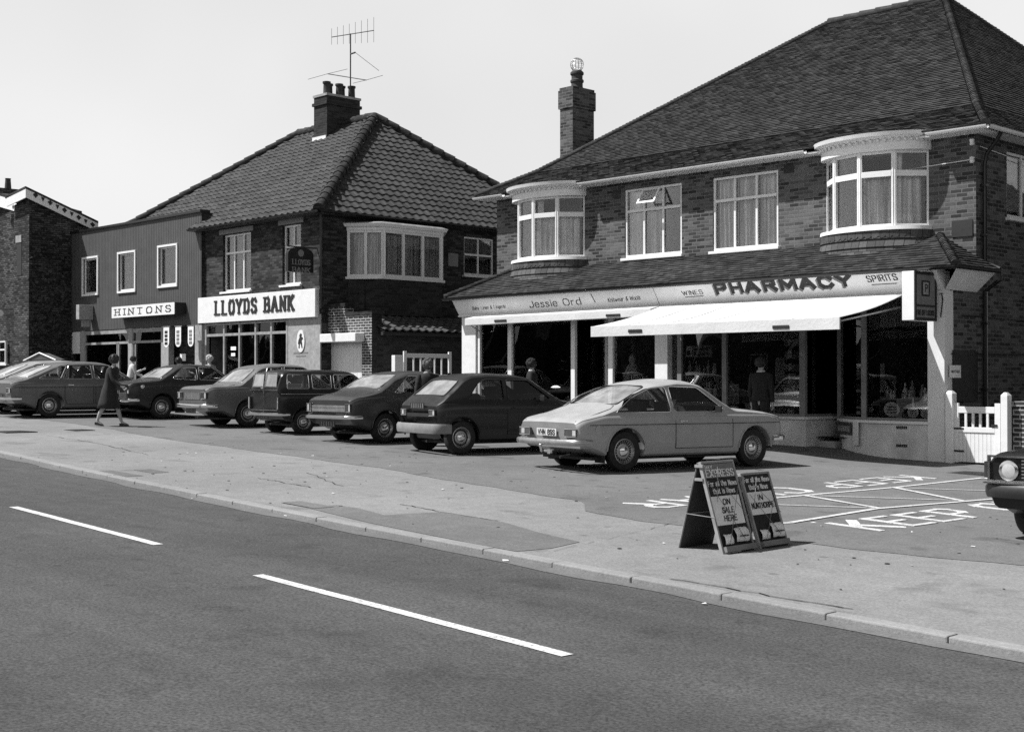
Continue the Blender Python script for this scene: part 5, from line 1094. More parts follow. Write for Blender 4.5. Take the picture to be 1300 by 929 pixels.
# ------------------------------------------------------------------ cars
def lin(P, x):
    if x <= P[0][0]: return P[0][1]
    for a, b in zip(P[:-1], P[1:]):
        if x <= b[0]: t = (x-a[0])/((b[0]-a[0]) or 1e-9); return a[1]+(b[1]-a[1])*t
    return P[-1][1]
def smo(P, x, r=.05): return (lin(P, x-r)+lin(P, x-r/2)+lin(P, x)+lin(P, x+r/2)+lin(P, x+r))/5
class Car:
    def __init__(s, top, belt, wid, tumble=.28, zb=.2, crown=.05): s.top, s.beltP, s.wid, s.tum, s.zb, s.cr = top, belt, wid, tumble, zb, crown; s.fe = top[-1][0]
    def T(s, x): return smo(s.top, x)
    def zbf(s, x): return s.zb+.02+.13*sm(-.35, -.75, x)*1. if x < .5 else s.zb+.02+.10*sm(s.fe-.5, s.fe-.1, x)
    def Bz(s, x): return min(smo(s.beltP, x), s.T(x)-.02)
    def Wd(s, x): return smo(s.wid, x, .03)
    def edge(s, x):
        b = s.Bz(x); t = s.T(x); w = s.Wd(x); ze = max(b+.006, t-s.cr-.01*(t-b > .2)); return w-.045-s.tum*(ze-b), ze
    def sideY(s, x, z):
        """half width of the flank at height z"""
        w = s.Wd(x); b = s.Bz(x)
        if z >= b: ye, ze = s.edge(x); return w-.045-s.tum*(z-b)
        k = (b-z)/(b-s.zb); return w-.04*(1-min(1, k*5))-.05*max(0, k-.75)*4*.6-.012*math.sin(math.pi*k)*0
    def sec(s, x, off=0., zlow=None):
        w = s.Wd(x); b = s.Bz(x); t = s.T(x); ye, ze = s.edge(x); zb = s.zbf(x)
        P = [(w*.55, zb), (w*.9, zb), (w-.04, zb+.03), (w-.012, zb+.12)]
        for k in (.35, .6, .8): P.append((s.sideY(x, zb+(b-zb)*k), zb+(b-zb)*k))
        P += [(w-.012, b-.05), (w-.03, b-.018), (w-.045, b)]
        y0 = w-.045
        for k in (.33, .66): P.append((y0+(ye-y0)*k, b+(ze-b)*k))
        P.append((ye+.004, ze-.012*min(1, (ze-b)*8))); P.append((ye-.03, ze+.016))
        for k in (.85, .65, .4, .2): P.append((ye*k, ze+.016+(t-ze-.016)*(1-k*k)))
        P.append((0, t)); return P
def loft(secs):
    """secs: list of (x, half profile list (y,z) from underside to top centre) -> closed solid"""
    mb = MB(); n = len(secs[0][1]); full = []
    for x, P in secs:
        ring = [(x, y, z) for (y, z) in P]+[(x, -y, z) for (y, z) in P[:-1][::-1]]; full.append(ring)
    m = len(full[0]); mb.v = [p for r in full for p in r]
    for i in range(len(full)-1):
        for k in range(m): mb.f.append([i*m+k, i*m+(k+1) % m, (i+1)*m+(k+1) % m, (i+1)*m+k]); mb.sm.append(True)
    mb.f.append(list(range(m))); mb.sm.append(False); mb.f.append([(len(full)-1)*m+k for k in range(m)][::-1]); mb.sm.append(False)
    return mb
def boolean(o, cutters):
    for c in cutters:
        md = o.modifiers.new('cut', 'BOOLEAN'); md.operation = 'DIFFERENCE'; md.object = c; md.solver = 'EXACT'
    dg = bpy.context.evaluated_depsgraph_get(); me = bpy.data.meshes.new_from_object(o.evaluated_get(dg))
    o.modifiers.clear(); old = o.data; mat = old.materials[0]; o.data = me; me.materials.clear(); me.materials.append(mat)
    for c in cutters: d = c.data; bpy.data.objects.remove(c); bpy.data.meshes.remove(d)
    xs_ = [v.co.z for v in me.vertices]
    me.polygons.foreach_set('use_smooth', [True]*len(me.polygons)); me.set_sharp_from_angle(angle=R(32))
def make_car(name, label, loc, rot, spec, group='cars parked nose-in along the shops'):
    c = Car(spec['top'], spec['belt'], spec['wid'], spec.get('tum', .28), spec.get('zb', .2), spec.get('crown', .05))
    t = thing(name, label, 'car', loc, rot, group); x0, x1 = spec['x']; wb = spec['wb']; wr = spec.get('wr', .29); paint = carpaint(name+'_paint', spec['col'])
    t.rotation_euler = (0, 0, rot)
    # ground slope
    gx = -.024*math.cos(rot); t.rotation_euler = (-.024*0, math.asin(-gx)*1.0, rot)
    n = int((x1-x0)/.045); xs = [x0+(x1-x0)*i/n for i in range(n+1)]
    xs = [x0, x0+.008, x0+.02]+xs[1:-1]+[x1-.02, x1-.008, x1]
    secs = []
    for x in xs:
        P = c.sec(x); e = 0
        d = min(x-x0, x1-x); sh = 1-.035*(1-min(1, d/.045))**1.5
        P = [(y*sh, z if z < .5 else .5+(z-.5)*(1-(1-sh)*.6)) for y, z in P]
        secs.append((x, P))
    tk = spec.get('tuck', 1.)
    def tuck(v):
        d = min(v[0]-x0, x1-v[0]); k = tk*max(0, .46-v[2])*1.1*max(0, 1-d/.7)
        return (v[0]+(k if v[0] < 1 else -k), v[1], v[2])
    body = loft(secs); body.v = [tuck(v) for v in body.v]; body = body.build('body', paint, t, local=True); cut = []
    # cabin
    ga, gb = spec['cabin']; ins = []
    for i in range(13):
        x = ga+(gb-ga)*i/12; b = c.Bz(x); ye, ze = c.edge(x); w = c.Wd(x); tt = c.T(x)
        zt = max(b+.0, tt-.06); y1 = max(.2, ye-.035-.0); y0 = w-.10
        ins.append((x, [(y0*.6, .42), (y0, .42), (y0, b-.03), (y1, max(b-.02, min(ze-.035, zt))), (y1*.8, zt-.004), (0, zt)]))
    cab = loft(ins).build('cut', 'seat', t, local=True); cut.append(cab)
    for poly in spec['side']:
        m = MB(); m.hexa([(x, -1.2, z) for x, z in poly], [(x, 1.2, z) for x, z in poly]); cut.append(m.build('cut', 'seat', t, local=True))
    panes = []
    for (xa, za, wa, xb, zb_, wb_) in spec['screens']:
        A = Vector((xa, 0, za)); B = Vector((xb, 0, zb_)); n_ = Vector((-(B-A).z, 0, (B-A).x)).normalized(); rr = .12; K = 1
        def rc(wa, wb_, g):
            L = (B-A).length; P = []
            cs = [((-wa-g), 0-g, 1), ((wa+g), 0-g, 1), ((wb_+g), L+g, 1), ((-wb_-g), L+g, 1)]
            for i in range(4):
                p = Vector((cs[i][0], cs[i][1])); q = Vector((cs[i-1][0], cs[i-1][1])); r2 = Vector((cs[(i+1) % 4][0], cs[(i+1) % 4][1]))
                d1 = (q-p).normalized()*.06; d2 = (r2-p).normalized()*.06
                P += [p+d1, p+d1*.3+d2*.3, p+d2]
            return P
        d_ = (B-A).normalized(); P = rc(wa, wb_, 0)
        m = MB(); m.hexa([A+d_*p.y+Vector((0, p.x, 0))-n_*.14 for p in P], [A+d_*p.y+Vector((0, p.x, 0))+n_*.14 for p in P]); cut.append(m.build('cut', 'seat', t, local=True))
        panes.append((A, B, wa, wb_, P))
    for xw in (0, wb):
        for sd in (1, -1):
            m = MB(); m.lathe([(wr+.055, 0), (wr+.055, .34)], (xw, sd*(c.Wd(xw)-.30), wr+.01), (0, sd, 0), 32); cut.append(m.build('cut', 'seat', t, local=True))
    boolean(body, cut)
    # glass
    gl = MB(); tr = MB()
    for poly in spec['side']:
        for sd in (1, -1):
            P = [(x, sd*(c.sideY(x, z)-.018), z) for x, z in poly]; gl = MB(); gl.add(P, [list(range(len(P)))]); g_ = gl.build('side_window', 'car_glass', t, local=True, fix=False)
            tr = MB(); tr.tube([(x, sd*(c.sideY(x, z)+.003), z) for x, z in poly], .009, 5, close=True); tr.build('window_trim', spec.get('trimmat', 'chrome') if spec.get('trim', 1) else 'rubber', g_, local=True)
    for i, (A, B, wa, wb_, P) in enumerate(panes):
        m = MB(); K, J = 10, 6; vs = []; n_ = Vector((-(B-A).z, 0, (B-A).x)).normalized()
        for j in range(J+1):
            p = A+(B-A)*(j/J); ww = wa+(wb_-wa)*j/J+.02
            for k in range(K+1):
                y = -ww+2*ww*k/K; q = p+(B-A).normalized()*(.02*(j*2/J-1)); xx = q.x; zc_ = c.T(xx); ye, ze = c.edge(xx); zz = ze+.016+(zc_-ze-.016)*(1-min(1, (y/ye)**2)); vs.append((xx, y, zz-.012))
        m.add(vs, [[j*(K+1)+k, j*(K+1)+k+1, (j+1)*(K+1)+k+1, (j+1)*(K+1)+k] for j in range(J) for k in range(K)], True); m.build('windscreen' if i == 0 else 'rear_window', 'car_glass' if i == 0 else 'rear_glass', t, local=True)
        m = MB(); d_ = (B-A).normalized(); q = []
        for p in P:
            w0 = A+d_*p.y+Vector((0, p.x, 0)); ye, ze = c.edge(w0.x); zc_ = c.T(w0.x); q.append((w0.x, w0.y, ze+.016+(zc_-ze-.016)*(1-min(1, (w0.y/ye)**2))+.004))
        m.tube(q, .012, 5, close=True); m.build('screen_rubber', spec.get('screenmat', 'chrome'), t, local=True)
    # doors as thin skins with seams and handles
    for (da, db) in spec['doors']:
        for sd in (1, -1):
            m = MB(); vs = []; I, J = 12, 8; zl, zs = spec.get('sill', .33), None
            for i in range(I+1):
                x = da+(db-da)*i/I
                for j in range(J+1):
                    z = zl+(c.Bz(x)-.035-zl)*j/J; zz = z
                    if x > wb-wr-.1 or x < wr+.1:
                        cx_ = wb if x > wr+.5 else 0; dd = (wr+.1)**2-(x-cx_)**2
                        if dd > 0: lowz = wr+math.sqrt(dd); zz = lowz+(c.Bz(x)-.035-lowz)*j/J if lowz > zl else z
                    vs.append((x, sd*(c.sideY(x, zz)+.003), zz))
            m.add(vs, [[i*(J+1)+j, i*(J+1)+j+1, (i+1)*(J+1)+j+1, (i+1)*(J+1)+j] for i in range(I) for j in range(J)], True)
            d = m.build('door', paint, t, local=True)
            q = [vs[i*(J+1)] for i in range(I+1)]+[vs[I*(J+1)+j] for j in range(1, J+1)]+[vs[i*(J+1)+J] for i in range(I-1, -1, -1)]+[vs[j] for j in range(J-1, 0, -1)]
            m = MB(); m.tube(q, .006, 4, close=True); m.build('seam', 'rubber', d, local=True)
            m = MB(); xh = da+.1; zh = c.Bz(xh)-.1; y = sd*(c.sideY(xh, zh)+.018); m.box(xh, xh+.13, min(y, y-sd*.012), max(y, y-sd*.012), zh-.012, zh+.012); m.box(xh-.012, xh+.03, min(y, y-sd*.02), max(y, y-sd*.02), zh-.02, zh+.02); m.build('handle', spec.get('handlemat', 'chrome'), d, local=True)
    # waist line
    for zf, mt, r_ in spec.get('lines', ()):
        m = MB()
        for sd in (1, -1):
            m.tube([(x, sd*(c.sideY(x, zf)+.004), zf if zf < 2 else 0) for x in [x0+.06+(x1-x0-.12)*i/24 for i in range(25)]], r_, 4)
        m.build('waist_strip', mt, t, local=True)
    # wheels
    for xw in (0, wb):
        for sd in (1, -1):
            yo = c.Wd(xw)-.055; cc = (xw, sd*(yo-.15), wr)
            m = MB(); m.lathe([(wr*.62, 0), (wr*.95, .0), (wr, .02), (wr, .125), (wr*.96, .15), (wr*.80, .158), (wr*.64, .145), (wr*.62, .11)], cc, (0, sd, 0), 32)
            for k in range(30):
                a = 2*math.pi*k/30; m.box(0, 0, 0, 0, 0, 0) if False else None
            w_ = m.build('wheel', 'rubber', t, local=True, angle=50)
            kind = spec.get('rim', 'cap'); m = MB(); R_ = wr*.64
            m.lathe([(R_, .105), (R_, .143), (R_*.93, .147), (R_*.88, .125), (R_*.72, .10), (R_*.60, .115), (R_*.5, .118), (R_*.42, .115)], cc, (0, sd, 0), 28)
            if kind == 'trim':
                for k in range(24):
                    a = 2*math.pi*k/24; p0 = Vector((math.cos(a)*R_*.62, .12, math.sin(a)*R_*.62)); p1 = Vector((math.cos(a)*R_*.87, .138, math.sin(a)*R_*.87)); m.tube([(cc[0]+p0.x, cc[1]+sd*p0.y, cc[2]+p0.z), (cc[0]+p1.x, cc[1]+sd*p1.y, cc[2]+p1.z)], .006, 4)
            m.build('rim', 'steel' if kind != 'dark' else 'plastic', w_, local=True)
            m = MB(); m.lathe([(R_*.42, .112), (R_*.40, .128), (R_*.25, .142), (0.001, .147)], cc, (0, sd, 0), 20); m.build('hub_cap', 'chrome', w_, local=True)
            if kind != 'trim':
                m = MB()
                for k in range(8): a = 2*math.pi*k/8; m.lathe([(R_*.07, .1), (R_*.07, .114)], (cc[0]+math.cos(a)*R_*.78, cc[1], cc[2]+math.sin(a)*R_*.78), (0, sd, 0), 8)
                m.build('rim_slots', 'rubber', w_, local=True)
            m = MB(); q = []
            for k in range(17):
                a = math.pi*k/16; xx = xw+(wr+.062)*math.cos(a); zz = wr+.01+(wr+.062)*math.sin(a); q.append((xx, sd*(c.sideY(xx, zz)+.002), zz))
            m.tube(q, .014, 5); m.build('wheel_arch', paint, t, local=True)
    m = MB()  # floor, axle and silencer below
    m.box(x0+.35, x1-.35, -c.Wd(1)*.78, c.Wd(1)*.78, spec.get('zb', .2)-.03, spec.get('zb', .2)+.01)
    for xw in (0, wb): m.tube([(xw, -.6, wr-.02), (xw, .6, wr-.02)], .04, 8)
    m.build('underside', 'rubber', t, local=True)
    m = MB(); m.tube([(x0+.5, -.35, .25), (x0+.1, -.38, .24), (x0-.05, -.38, .22)], .022, 8); m.build('exhaust', 'plastic', t, local=True)
    # seats, steering wheel, dash
    fb = spec.get('fz', .42); xr_ = spec.get('seats', (.25, 1.15))
    for sy in (.34, -.34):
        m = MB(); xs_ = xr_[1]; m.hexa([(xs_, sy-.24, fb), (xs_+.5, sy-.24, fb), (xs_+.5, sy+.24, fb), (xs_, sy+.24, fb)], [(xs_, sy-.23, fb+.13), (xs_+.5, sy-.23, fb+.17), (xs_+.5, sy+.23, fb+.17), (xs_, sy+.23, fb+.13)])
        m.hexa([(xs_-.02, sy-.24, fb+.1), (xs_+.12, sy-.24, fb+.1), (xs_+.12, sy+.24, fb+.1), (xs_-.02, sy+.24, fb+.1)], [(xs_-.17, sy-.2, fb+.62), (xs_-.09, sy-.2, fb+.62), (xs_-.09, sy+.2, fb+.62), (xs_-.17, sy+.2, fb+.62)]); m.build('front_seat', 'seat', t, local=True, bevel=.03)
    m = MB(); xs_ = xr_[0]; m.hexa([(xs_-.02, -.55, fb), (xs_+.45, -.55, fb), (xs_+.45, .55, fb), (xs_-.02, .55, fb)], [(xs_-.02, -.55, fb+.14), (xs_+.45, -.55, fb+.17), (xs_+.45, .55, fb+.17), (xs_-.02, .55, fb+.14)]); m.hexa([(xs_-.08, -.55, fb+.1), (xs_+.08, -.55, fb+.1), (xs_+.08, .55, fb+.1), (xs_-.08, .55, fb+.1)], [(xs_-.2, -.52, fb+.46), (xs_-.1, -.52, fb+.46), (xs_-.1, .52, fb+.46), (xs_-.2, .52, fb+.46)]); m.build('rear_seat', 'seat', t, local=True, bevel=.03)
    xd = spec['cabin'][1]-.12; zd = c.Bz(xd)-.03
    m = MB(); m.hexa([(xd-.35, -.6, zd-.2), (xd, -.6, zd-.2), (xd, .6, zd-.2), (xd-.35, .6, zd-.2)], [(xd-.28, -.6, zd-.02), (xd+.05, -.6, zd-.04), (xd+.05, .6, zd-.04), (xd-.28, .6, zd-.02)]); m.build('dashboard', 'plastic', t, local=True)
    m = MB(); cc = Vector((xd-.45, -.34, zd-.02)); m.tube([cc+Vector((.07*math.cos(a), .19*math.sin(a), .17*math.cos(a))) for a in [2*math.pi*k/18 for k in range(18)]], .012, 5, close=True); m.tube([cc+Vector((-.07, 0, -.17)), cc+Vector((.07, 0, .17))], .01, 4); m.tube([cc, cc+Vector((.3, 0, -.12))], .02, 5); m.build('steering_wheel', 'plastic', t, local=True)
    # bumpers
    def bumper(xe, sg, z, h, mat, wrap=.25, dep=.09, over=None):
        W = c.Wd(xe+sg*-.15)+.01; P = []
        pts = [(xe-sg*wrap, W), (xe-sg*.06, W), (xe+sg*.02, W-.05), (xe+sg*dep*.7, W*.75), (xe+sg*dep*.85, W*.4), (xe+sg*dep*.9, 0)]
        pts = pts+[(a, -b) for a, b in pts[:-1][::-1]]; m = MB(); prof = [(-.03, -h/2+.01), (0.01, -h/2), (.022, -h*.2), (.022, h*.25), (.0, h/2), (-.03, h/2-.01)]
        vs = []; K = len(prof)
        for i, (px_, py_) in enumerate(pts):
            a = Vector(pts[max(0, i-1)]); b = Vector(pts[min(len(pts)-1, i+1)]); d = (b-a).normalized(); nn = Vector((d.y, -d.x)); 
            if nn.dot(Vector((px_-(xe-sg*1.0), py_))) < 0: nn = -nn
            for (o_, z_) in prof: vs.append((px_+nn.x*o_, py_+nn.y*o_, z+z_))
        fs = [[i*K+k, i*K+(k+1) % K, (i+1)*K+(k+1) % K, (i+1)*K+k] for i in range(len(pts)-1) for k in range(K)]+[list(range(K)), [(len(pts)-1)*K+k for k in range(K)]]
        m.add(vs, fs, True); return m.build('bumper', mat, t, local=True, angle=50)
    rb = spec.get('rb', (.47, .1, 'chrome')); bumper(x0-.02, -1, *rb); fbm = spec.get('fbm', rb); bumper(x1+.02, 1, *fbm)
    # rear lamps, plate, front lamps
    W0 = c.Wd(x0+.04)*.965
    for sd in (1, -1):
        y1_, y0_, za, zz = spec['rl']; m = MB(); a, b = sorted((sd*y1_, sd*y0_)); m.box(x0-.022, x0+.05, a, b, za, zz); l = m.build('tail_lamp', 'lamp_dark', t, local=True, bevel=.006)
        m = MB(); q = a+(b-a)*(.5 if sd > 0 else .0); m.box(x0-.026, x0-.021, q, q+(b-a)*.3, za+.015, zz-.015); m.build('lens', 'lamp_light', l, local=True)
        m = MB(); m.tube([(x0-.024, a, za), (x0-.024, b, za), (x0-.024, b, zz), (x0-.024, a, zz)], .006, 4, close=True); m.build('lamp_rim', 'chrome', l, local=True)
        zf = spec.get('hl', .66); m = MB(); m.lathe([(.085, 0), (.10, .02), (.10, .045), (.088, .05)], (x1-.02, sd*(W0-.17), zf), (1, 0, 0), 20); h = m.build('headlight', 'chrome', t, local=True); m = MB(); m.lathe([(.086, .045), (.06, .052), (.001, .055)], (x1-.02, sd*(W0-.17), zf), (1, 0, 0), 20); m.build('lens', 'lamp_light', h, local=True)
        m = MB(); xm_ = spec.get('mirror', spec['cabin'][1]-.45)
        if sd < 0 and spec.get('mir', 1): zz_ = c.Bz(xm_)+.03; y = sd*(c.sideY(xm_, zz_)); m.tube([(xm_, y, zz_), (xm_-.02, y+sd*.07, zz_+.03)], .01, 5); m.box(xm_-.05, xm_-.02, min(y+sd*.05, y+sd*.18), max(y+sd*.05, y+sd*.18), zz_+.0, zz_+.1); m.build('wing_mirror', 'plastic', t, local=True, bevel=.01)
    pz, pm, txt = spec['plate']; xp = x0-.024 if pz > .5 else x0-.03
    m = MB(); m.box(xp-.008, xp, -.26, .26, pz-.055, pz+.055); pl = m.build('number_plate', pm, t, local=True)
    if txt: m = MB(); lettering(m, txt, (xp-.008, .22, pz-.035), (0, -1, 0), (0, 0, 1), (-1, 0, 0), .07, tv=1.0, th=.9, gap=1.4, width=.44); m.build('plate_characters', 'ink' if pm != 'plastic' else 'lead', pl, local=True)
    m = MB(); m.box(x1-.01, x1+.012, -W0+.32, W0-.32, spec.get('hl', .66)-.07, spec.get('hl', .66)+.07); m.build('grille', 'plastic', t, local=True)
    if spec.get('bootline'):
        m = MB(); q = []
        for (x, f_) in spec['bootline']: ye, ze = c.edge(x); y = ye*f_; q.append((x, y, ze+.016+(c.T(x)-ze-.016)*(1-(f_)**2)+.002))
        q2 = [(a, -b, d) for a, b, d in q[::-1]]; m.tube(q+q2, .005, 4); m.build('boot_seam', 'rubber', t, local=True)
    if spec.get('bumper_extra'): spec['bumper_extra'](t, c, x0, W0)
    return t, c
def at_ground(rx, ry, heading):
    """rear right wheel contact (photo point) and heading in degrees -> location of the rear axle centre is worked out from the half track"""
    return gr(rx, ry)
def carloc(pp, ang, track):
    x, y = gr(*pp); a = R(ang); cx_, cy_ = x-math.sin(a)*track/2, y+math.cos(a)*track/2
    return (cx_, cy_, G(cx_, cy_)), a
def rnd(poly, r=.05):
    out = []; n = len(poly)
    for i in range(n):
        p = Vector(poly[i]); a = Vector(poly[i-1]); b = Vector(poly[(i+1) % n]); da = (a-p); db = (b-p); ra = min(r, da.length*.4); rb_ = min(r, db.length*.4)
        p1, p2 = p+da.normalized()*ra, p+db.normalized()*rb_; out += [tuple(p1), tuple((p1+p2)/4+p/2), tuple(p2)]
    return out
# the pale fastback coupe in front
def tow(t, c, x0, W0):
    m = MB(); m.tube([(x0+.2, 0, .3), (x0-.12, 0, .3), (x0-.14, 0, .36)], .02, 6); m.ell((x0-.14, 0, .385), (.028, .028, .028)); m.tube([(x0-.06, -.14, .3), (x0-.06, .1, .3)], .02, 5); m.box(x0-.08, x0-.04, -.17, -.10, .26, .33); m.build('tow_bar', 'chrome', t, local=True)
    m = MB()
    for sd in (1, -1): m.box(-.36, -.345, sd*.62-.12, sd*.62+.12, .13, .36)
    m.build('mud_flap', 'rubber', t, local=True)
    m = MB(); m.lathe([(.085, 0), (.085, .006), (.08, .008)], (-.5, -(c.sideY(-.5, .62)-.002), .62), (0, -1, 0), 24); m.build('fuel_flap', t.children[0].data.materials[0], t, local=True)
loc, a = carloc((790.6, 599.4), 79, 1.45)
make_car('fastback_coupe', 'pale grey fastback coupe with tow bar, nearest and rightmost in the parked row', loc, a, dict(x=(-.87, 3.26), wb=2.62, wr=.30, col=.37, cabin=(-.05, 2.25), tum=.33, crown=.065,
  top=[(-.87, .72), (-.84, .775), (-.4, .91), (-.08, 1.01), (.35, 1.22), (.72, 1.355), (1.1, 1.40), (1.42, 1.39), (1.60, 1.35), (2.20, .955), (2.5, .94), (2.95, .90), (3.18, .86), (3.26, .80)],
  belt=[(-.87, .70), (-.8, .76), (-.4, .84), (0, .845), (1, .845), (2.1, .85), (2.9, .84), (3.26, .77)], wid=[(-.87, .77), (-.72, .815), (0, .83), (2.4, .83), (3.1, .79), (3.26, .75)],
  side=[rnd([(-.17, .885), (.91, .885), (.87, 1.275), (.55, 1.25), (.2, 1.12)], .06), rnd([(.98, .885), (1.74, .885), (1.98, .92), (1.50, 1.265), (.93, 1.28)], .04)],
  screens=[(2.12, 1.005, .62, 1.64, 1.325, .50), (-.05, 1.025, .60, .58, 1.30, .50)], doors=[(.95, 2.12)], lines=[(.70, 'rubber', .006)], rim='trim',
  rb=(.44, .09, 'steel'), fbm=(.45, .08, 'chrome'), rl=(.75, .47, .53, .64), plate=(.585, 'plate_light', 'VHN 89S'), seats=(.3, 1.2), bootline=[(-.84, .9), (-.2, .88), (-.08, .80)], bumper_extra=tow, screenmat='rubber', hl=.66))
# small dark hatchback with deep bumpers
loc, a = carloc((584, 577.3), 78, 1.30)
def r5x(t, c, x0, W0):
    m = MB(); m.box(x0-.012, x0+.0, -.55, .55, .64, .70); m.build('rear_panel_line', 'rubber', t, local=True)
make_car('small_hatchback', 'small dark hatchback with deep grey bumpers between the pale coupe and the lighter fastback', loc, a, dict(x=(-.47, 2.95), wb=2.42, wr=.285, col=.016, cabin=(-.18, 2.07), tum=.25, crown=.05,
  top=[(-.47, .80), (-.44, .88), (-.33, .98), (.10, 1.33), (.25, 1.385), (.6, 1.41), (1.2, 1.395), (1.45, 1.35), (2.05, .96), (2.3, .93), (2.75, .83), (2.95, .70)],
  belt=[(-.47, .78), (-.44, .88), (0, .90), (2.0, .88), (2.95, .68)], wid=[(-.47, .70), (-.36, .755), (0, .765), (2.3, .765), (2.8, .72), (2.95, .66)],
  side=[rnd([(.12, .93), (.86, .93), (.86, 1.29), (.50, 1.29), (.34, 1.22)], .05), rnd([(.93, .93), (1.68, .93), (1.84, .96), (1.38, 1.28), (.93, 1.29)], .04)],
  screens=[(1.95, 1.01, .60, 1.50, 1.30, .52), (-.28, 1.035, .58, .06, 1.305, .50)], doors=[(.9, 1.95)], rim='cap', trim=0,
  rb=(.44, .17, 'grey_mid'), rl=(.62, .42, .66, .76), plate=(.83, 'plastic', 'IIIIII'), seats=(.2, .95), bumper_extra=r5x, screenmat='rubber', handlemat='plastic', hl=.62))
# rounded saloon (fastback tail)
loc, a = carloc((487, 563), 88, 1.36)
make_car('rounded_saloon', 'dark grey rounded saloon with sloping tail and square tail lamps, left of the small hatchback', loc, a, dict(x=(-.80, 3.12), wb=2.45, wr=.285, col=.05, cabin=(-.15, 2.15), tum=.33, crown=.05,
  top=[(-.80, .80), (-.76, .88), (-.25, .98), (-.10, 1.02), (.30, 1.27), (.65, 1.375), (1.2, 1.39), (1.5, 1.35), (2.10, .98), (2.5, .93), (2.95, .85), (3.12, .74)],
  belt=[(-.8, .79), (-.65, .86), (0, .91), (2, .90), (3.12, .72)], wid=[(-.8, .74), (-.6, .79), (0, .80), (2.4, .80), (2.95, .75), (3.12, .68)],
  side=[rnd([(.22, .96), (.86, .96), (.86, 1.29), (.62, 1.29)], .04), rnd([(.93, .96), (1.75, .95), (1.88, .98), (1.45, 1.29), (.93, 1.30)], .04)],
  screens=[(2.0, 1.03, .60, 1.53, 1.32, .50), (-.02, 1.09, .57, .45, 1.30, .49)], doors=[(.28, .88), (.92, 1.95)], rim='cap',
  rb=(.50, .07, 'chrome'), rl=(.73, .58, .60, .75), plate=(.37, 'plastic', 'IIIIII'), seats=(.2, 1.05), bootline=[(-.76, .86), (-.2, .86), (-.12, .7)], screenmat='chrome'))
m_ = bpy.data.objects['rounded_saloon']
mm = MB(); mm.box(-.815, -.80, -.56, .56, .66, .68); mm.box(-.815, -.80, -.56, .56, .60, .72); mm.build('rear_panel', 'steel', m_, local=True)
# tiny dark estate with twin rear doors
loc, a = carloc((385, 551.7), 84, 1.22)
def mini(t, c, x0, W0):
    m = MB()
    for sd in (1, -1):
        a, b = sorted((sd*.06, sd*.52)); z0_, z1_ = 1.0, 1.27
        m.hexa([(x0+.005, a, z0_), (x0+.005, b, z0_), (x0+.02, b, z0_), (x0+.02, a, z0_)], [(x0+.055, a, z1_), (x0+.055, b-.03*(sd > 0), z1_), (x0+.07, b-.03*(sd > 0), z1_), (x0+.07, a, z1_)])
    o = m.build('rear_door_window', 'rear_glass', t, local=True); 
    m = MB()
    for sd in (1, -1):
        a, b = sd*.055, sd*.53; m.tube([(x0-.0, a, .99), (x0-.0, b, .99), (x0+.045, sd*.50, 1.28), (x0+.045, a, 1.28)], .010, 5, close=True)
    m.tube([(x0-.012, -.62, .92), (x0-.012, .62, .92)], .012, 4); m.tube([(x0-.01, 0, .45), (x0-.0, 0, .98), (x0+.06, 0, 1.3)], .007, 4); m.tube([(x0-.01, -.6, .5), (x0-.01, .6, .5)], .006, 4); m.tube([(x0-.04, -.05, .96), (x0-.04, .05, .96)], .012, 5); m.build('door_trim', 'chrome', t, local=True)
make_car('small_estate', 'small black estate car with twin upright rear doors, right of the pale-tailed saloon', loc, a, dict(x=(-.60, 2.75), wb=2.12, wr=.255, col=.01, cabin=(-.42, 1.75), tum=.2, crown=.045, fz=.36,
  top=[(-.60, .90), (-.585, 1.0), (-.54, 1.22), (-.48, 1.305), (-.3, 1.345), (.5, 1.355), (1.1, 1.345), (1.25, 1.31), (1.70, .94), (2.2, .90), (2.7, .86), (2.75, .80)],
  belt=[(-.6, .86), (2.75, .84)], wid=[(-.6, .66), (-.45, .70), (0, .705), (2.3, .705), (2.6, .68), (2.75, .63)],
  side=[rnd([(-.40, .95), (.12, .95), (.12, 1.25), (-.37, 1.25)], .03), rnd([(.20, .95), (.66, .95), (.66, 1.25), (.20, 1.25)], .03), rnd([(.73, .95), (1.50, .95), (1.20, 1.25), (.73, 1.25)], .03)],
  screens=[(1.62, .99, .54, 1.30, 1.26, .50)], doors=[(.70, 1.56)], lines=[(.84, 'chrome', .010), (.78, 'chrome', .004)], rim='cap',
  rb=(.42, .06, 'chrome'), rl=(.66, .60, .52, .78), plate=(.36, 'plastic', 'IIIIII'), seats=(-.05, .7), bumper_extra=mini, hl=.64))
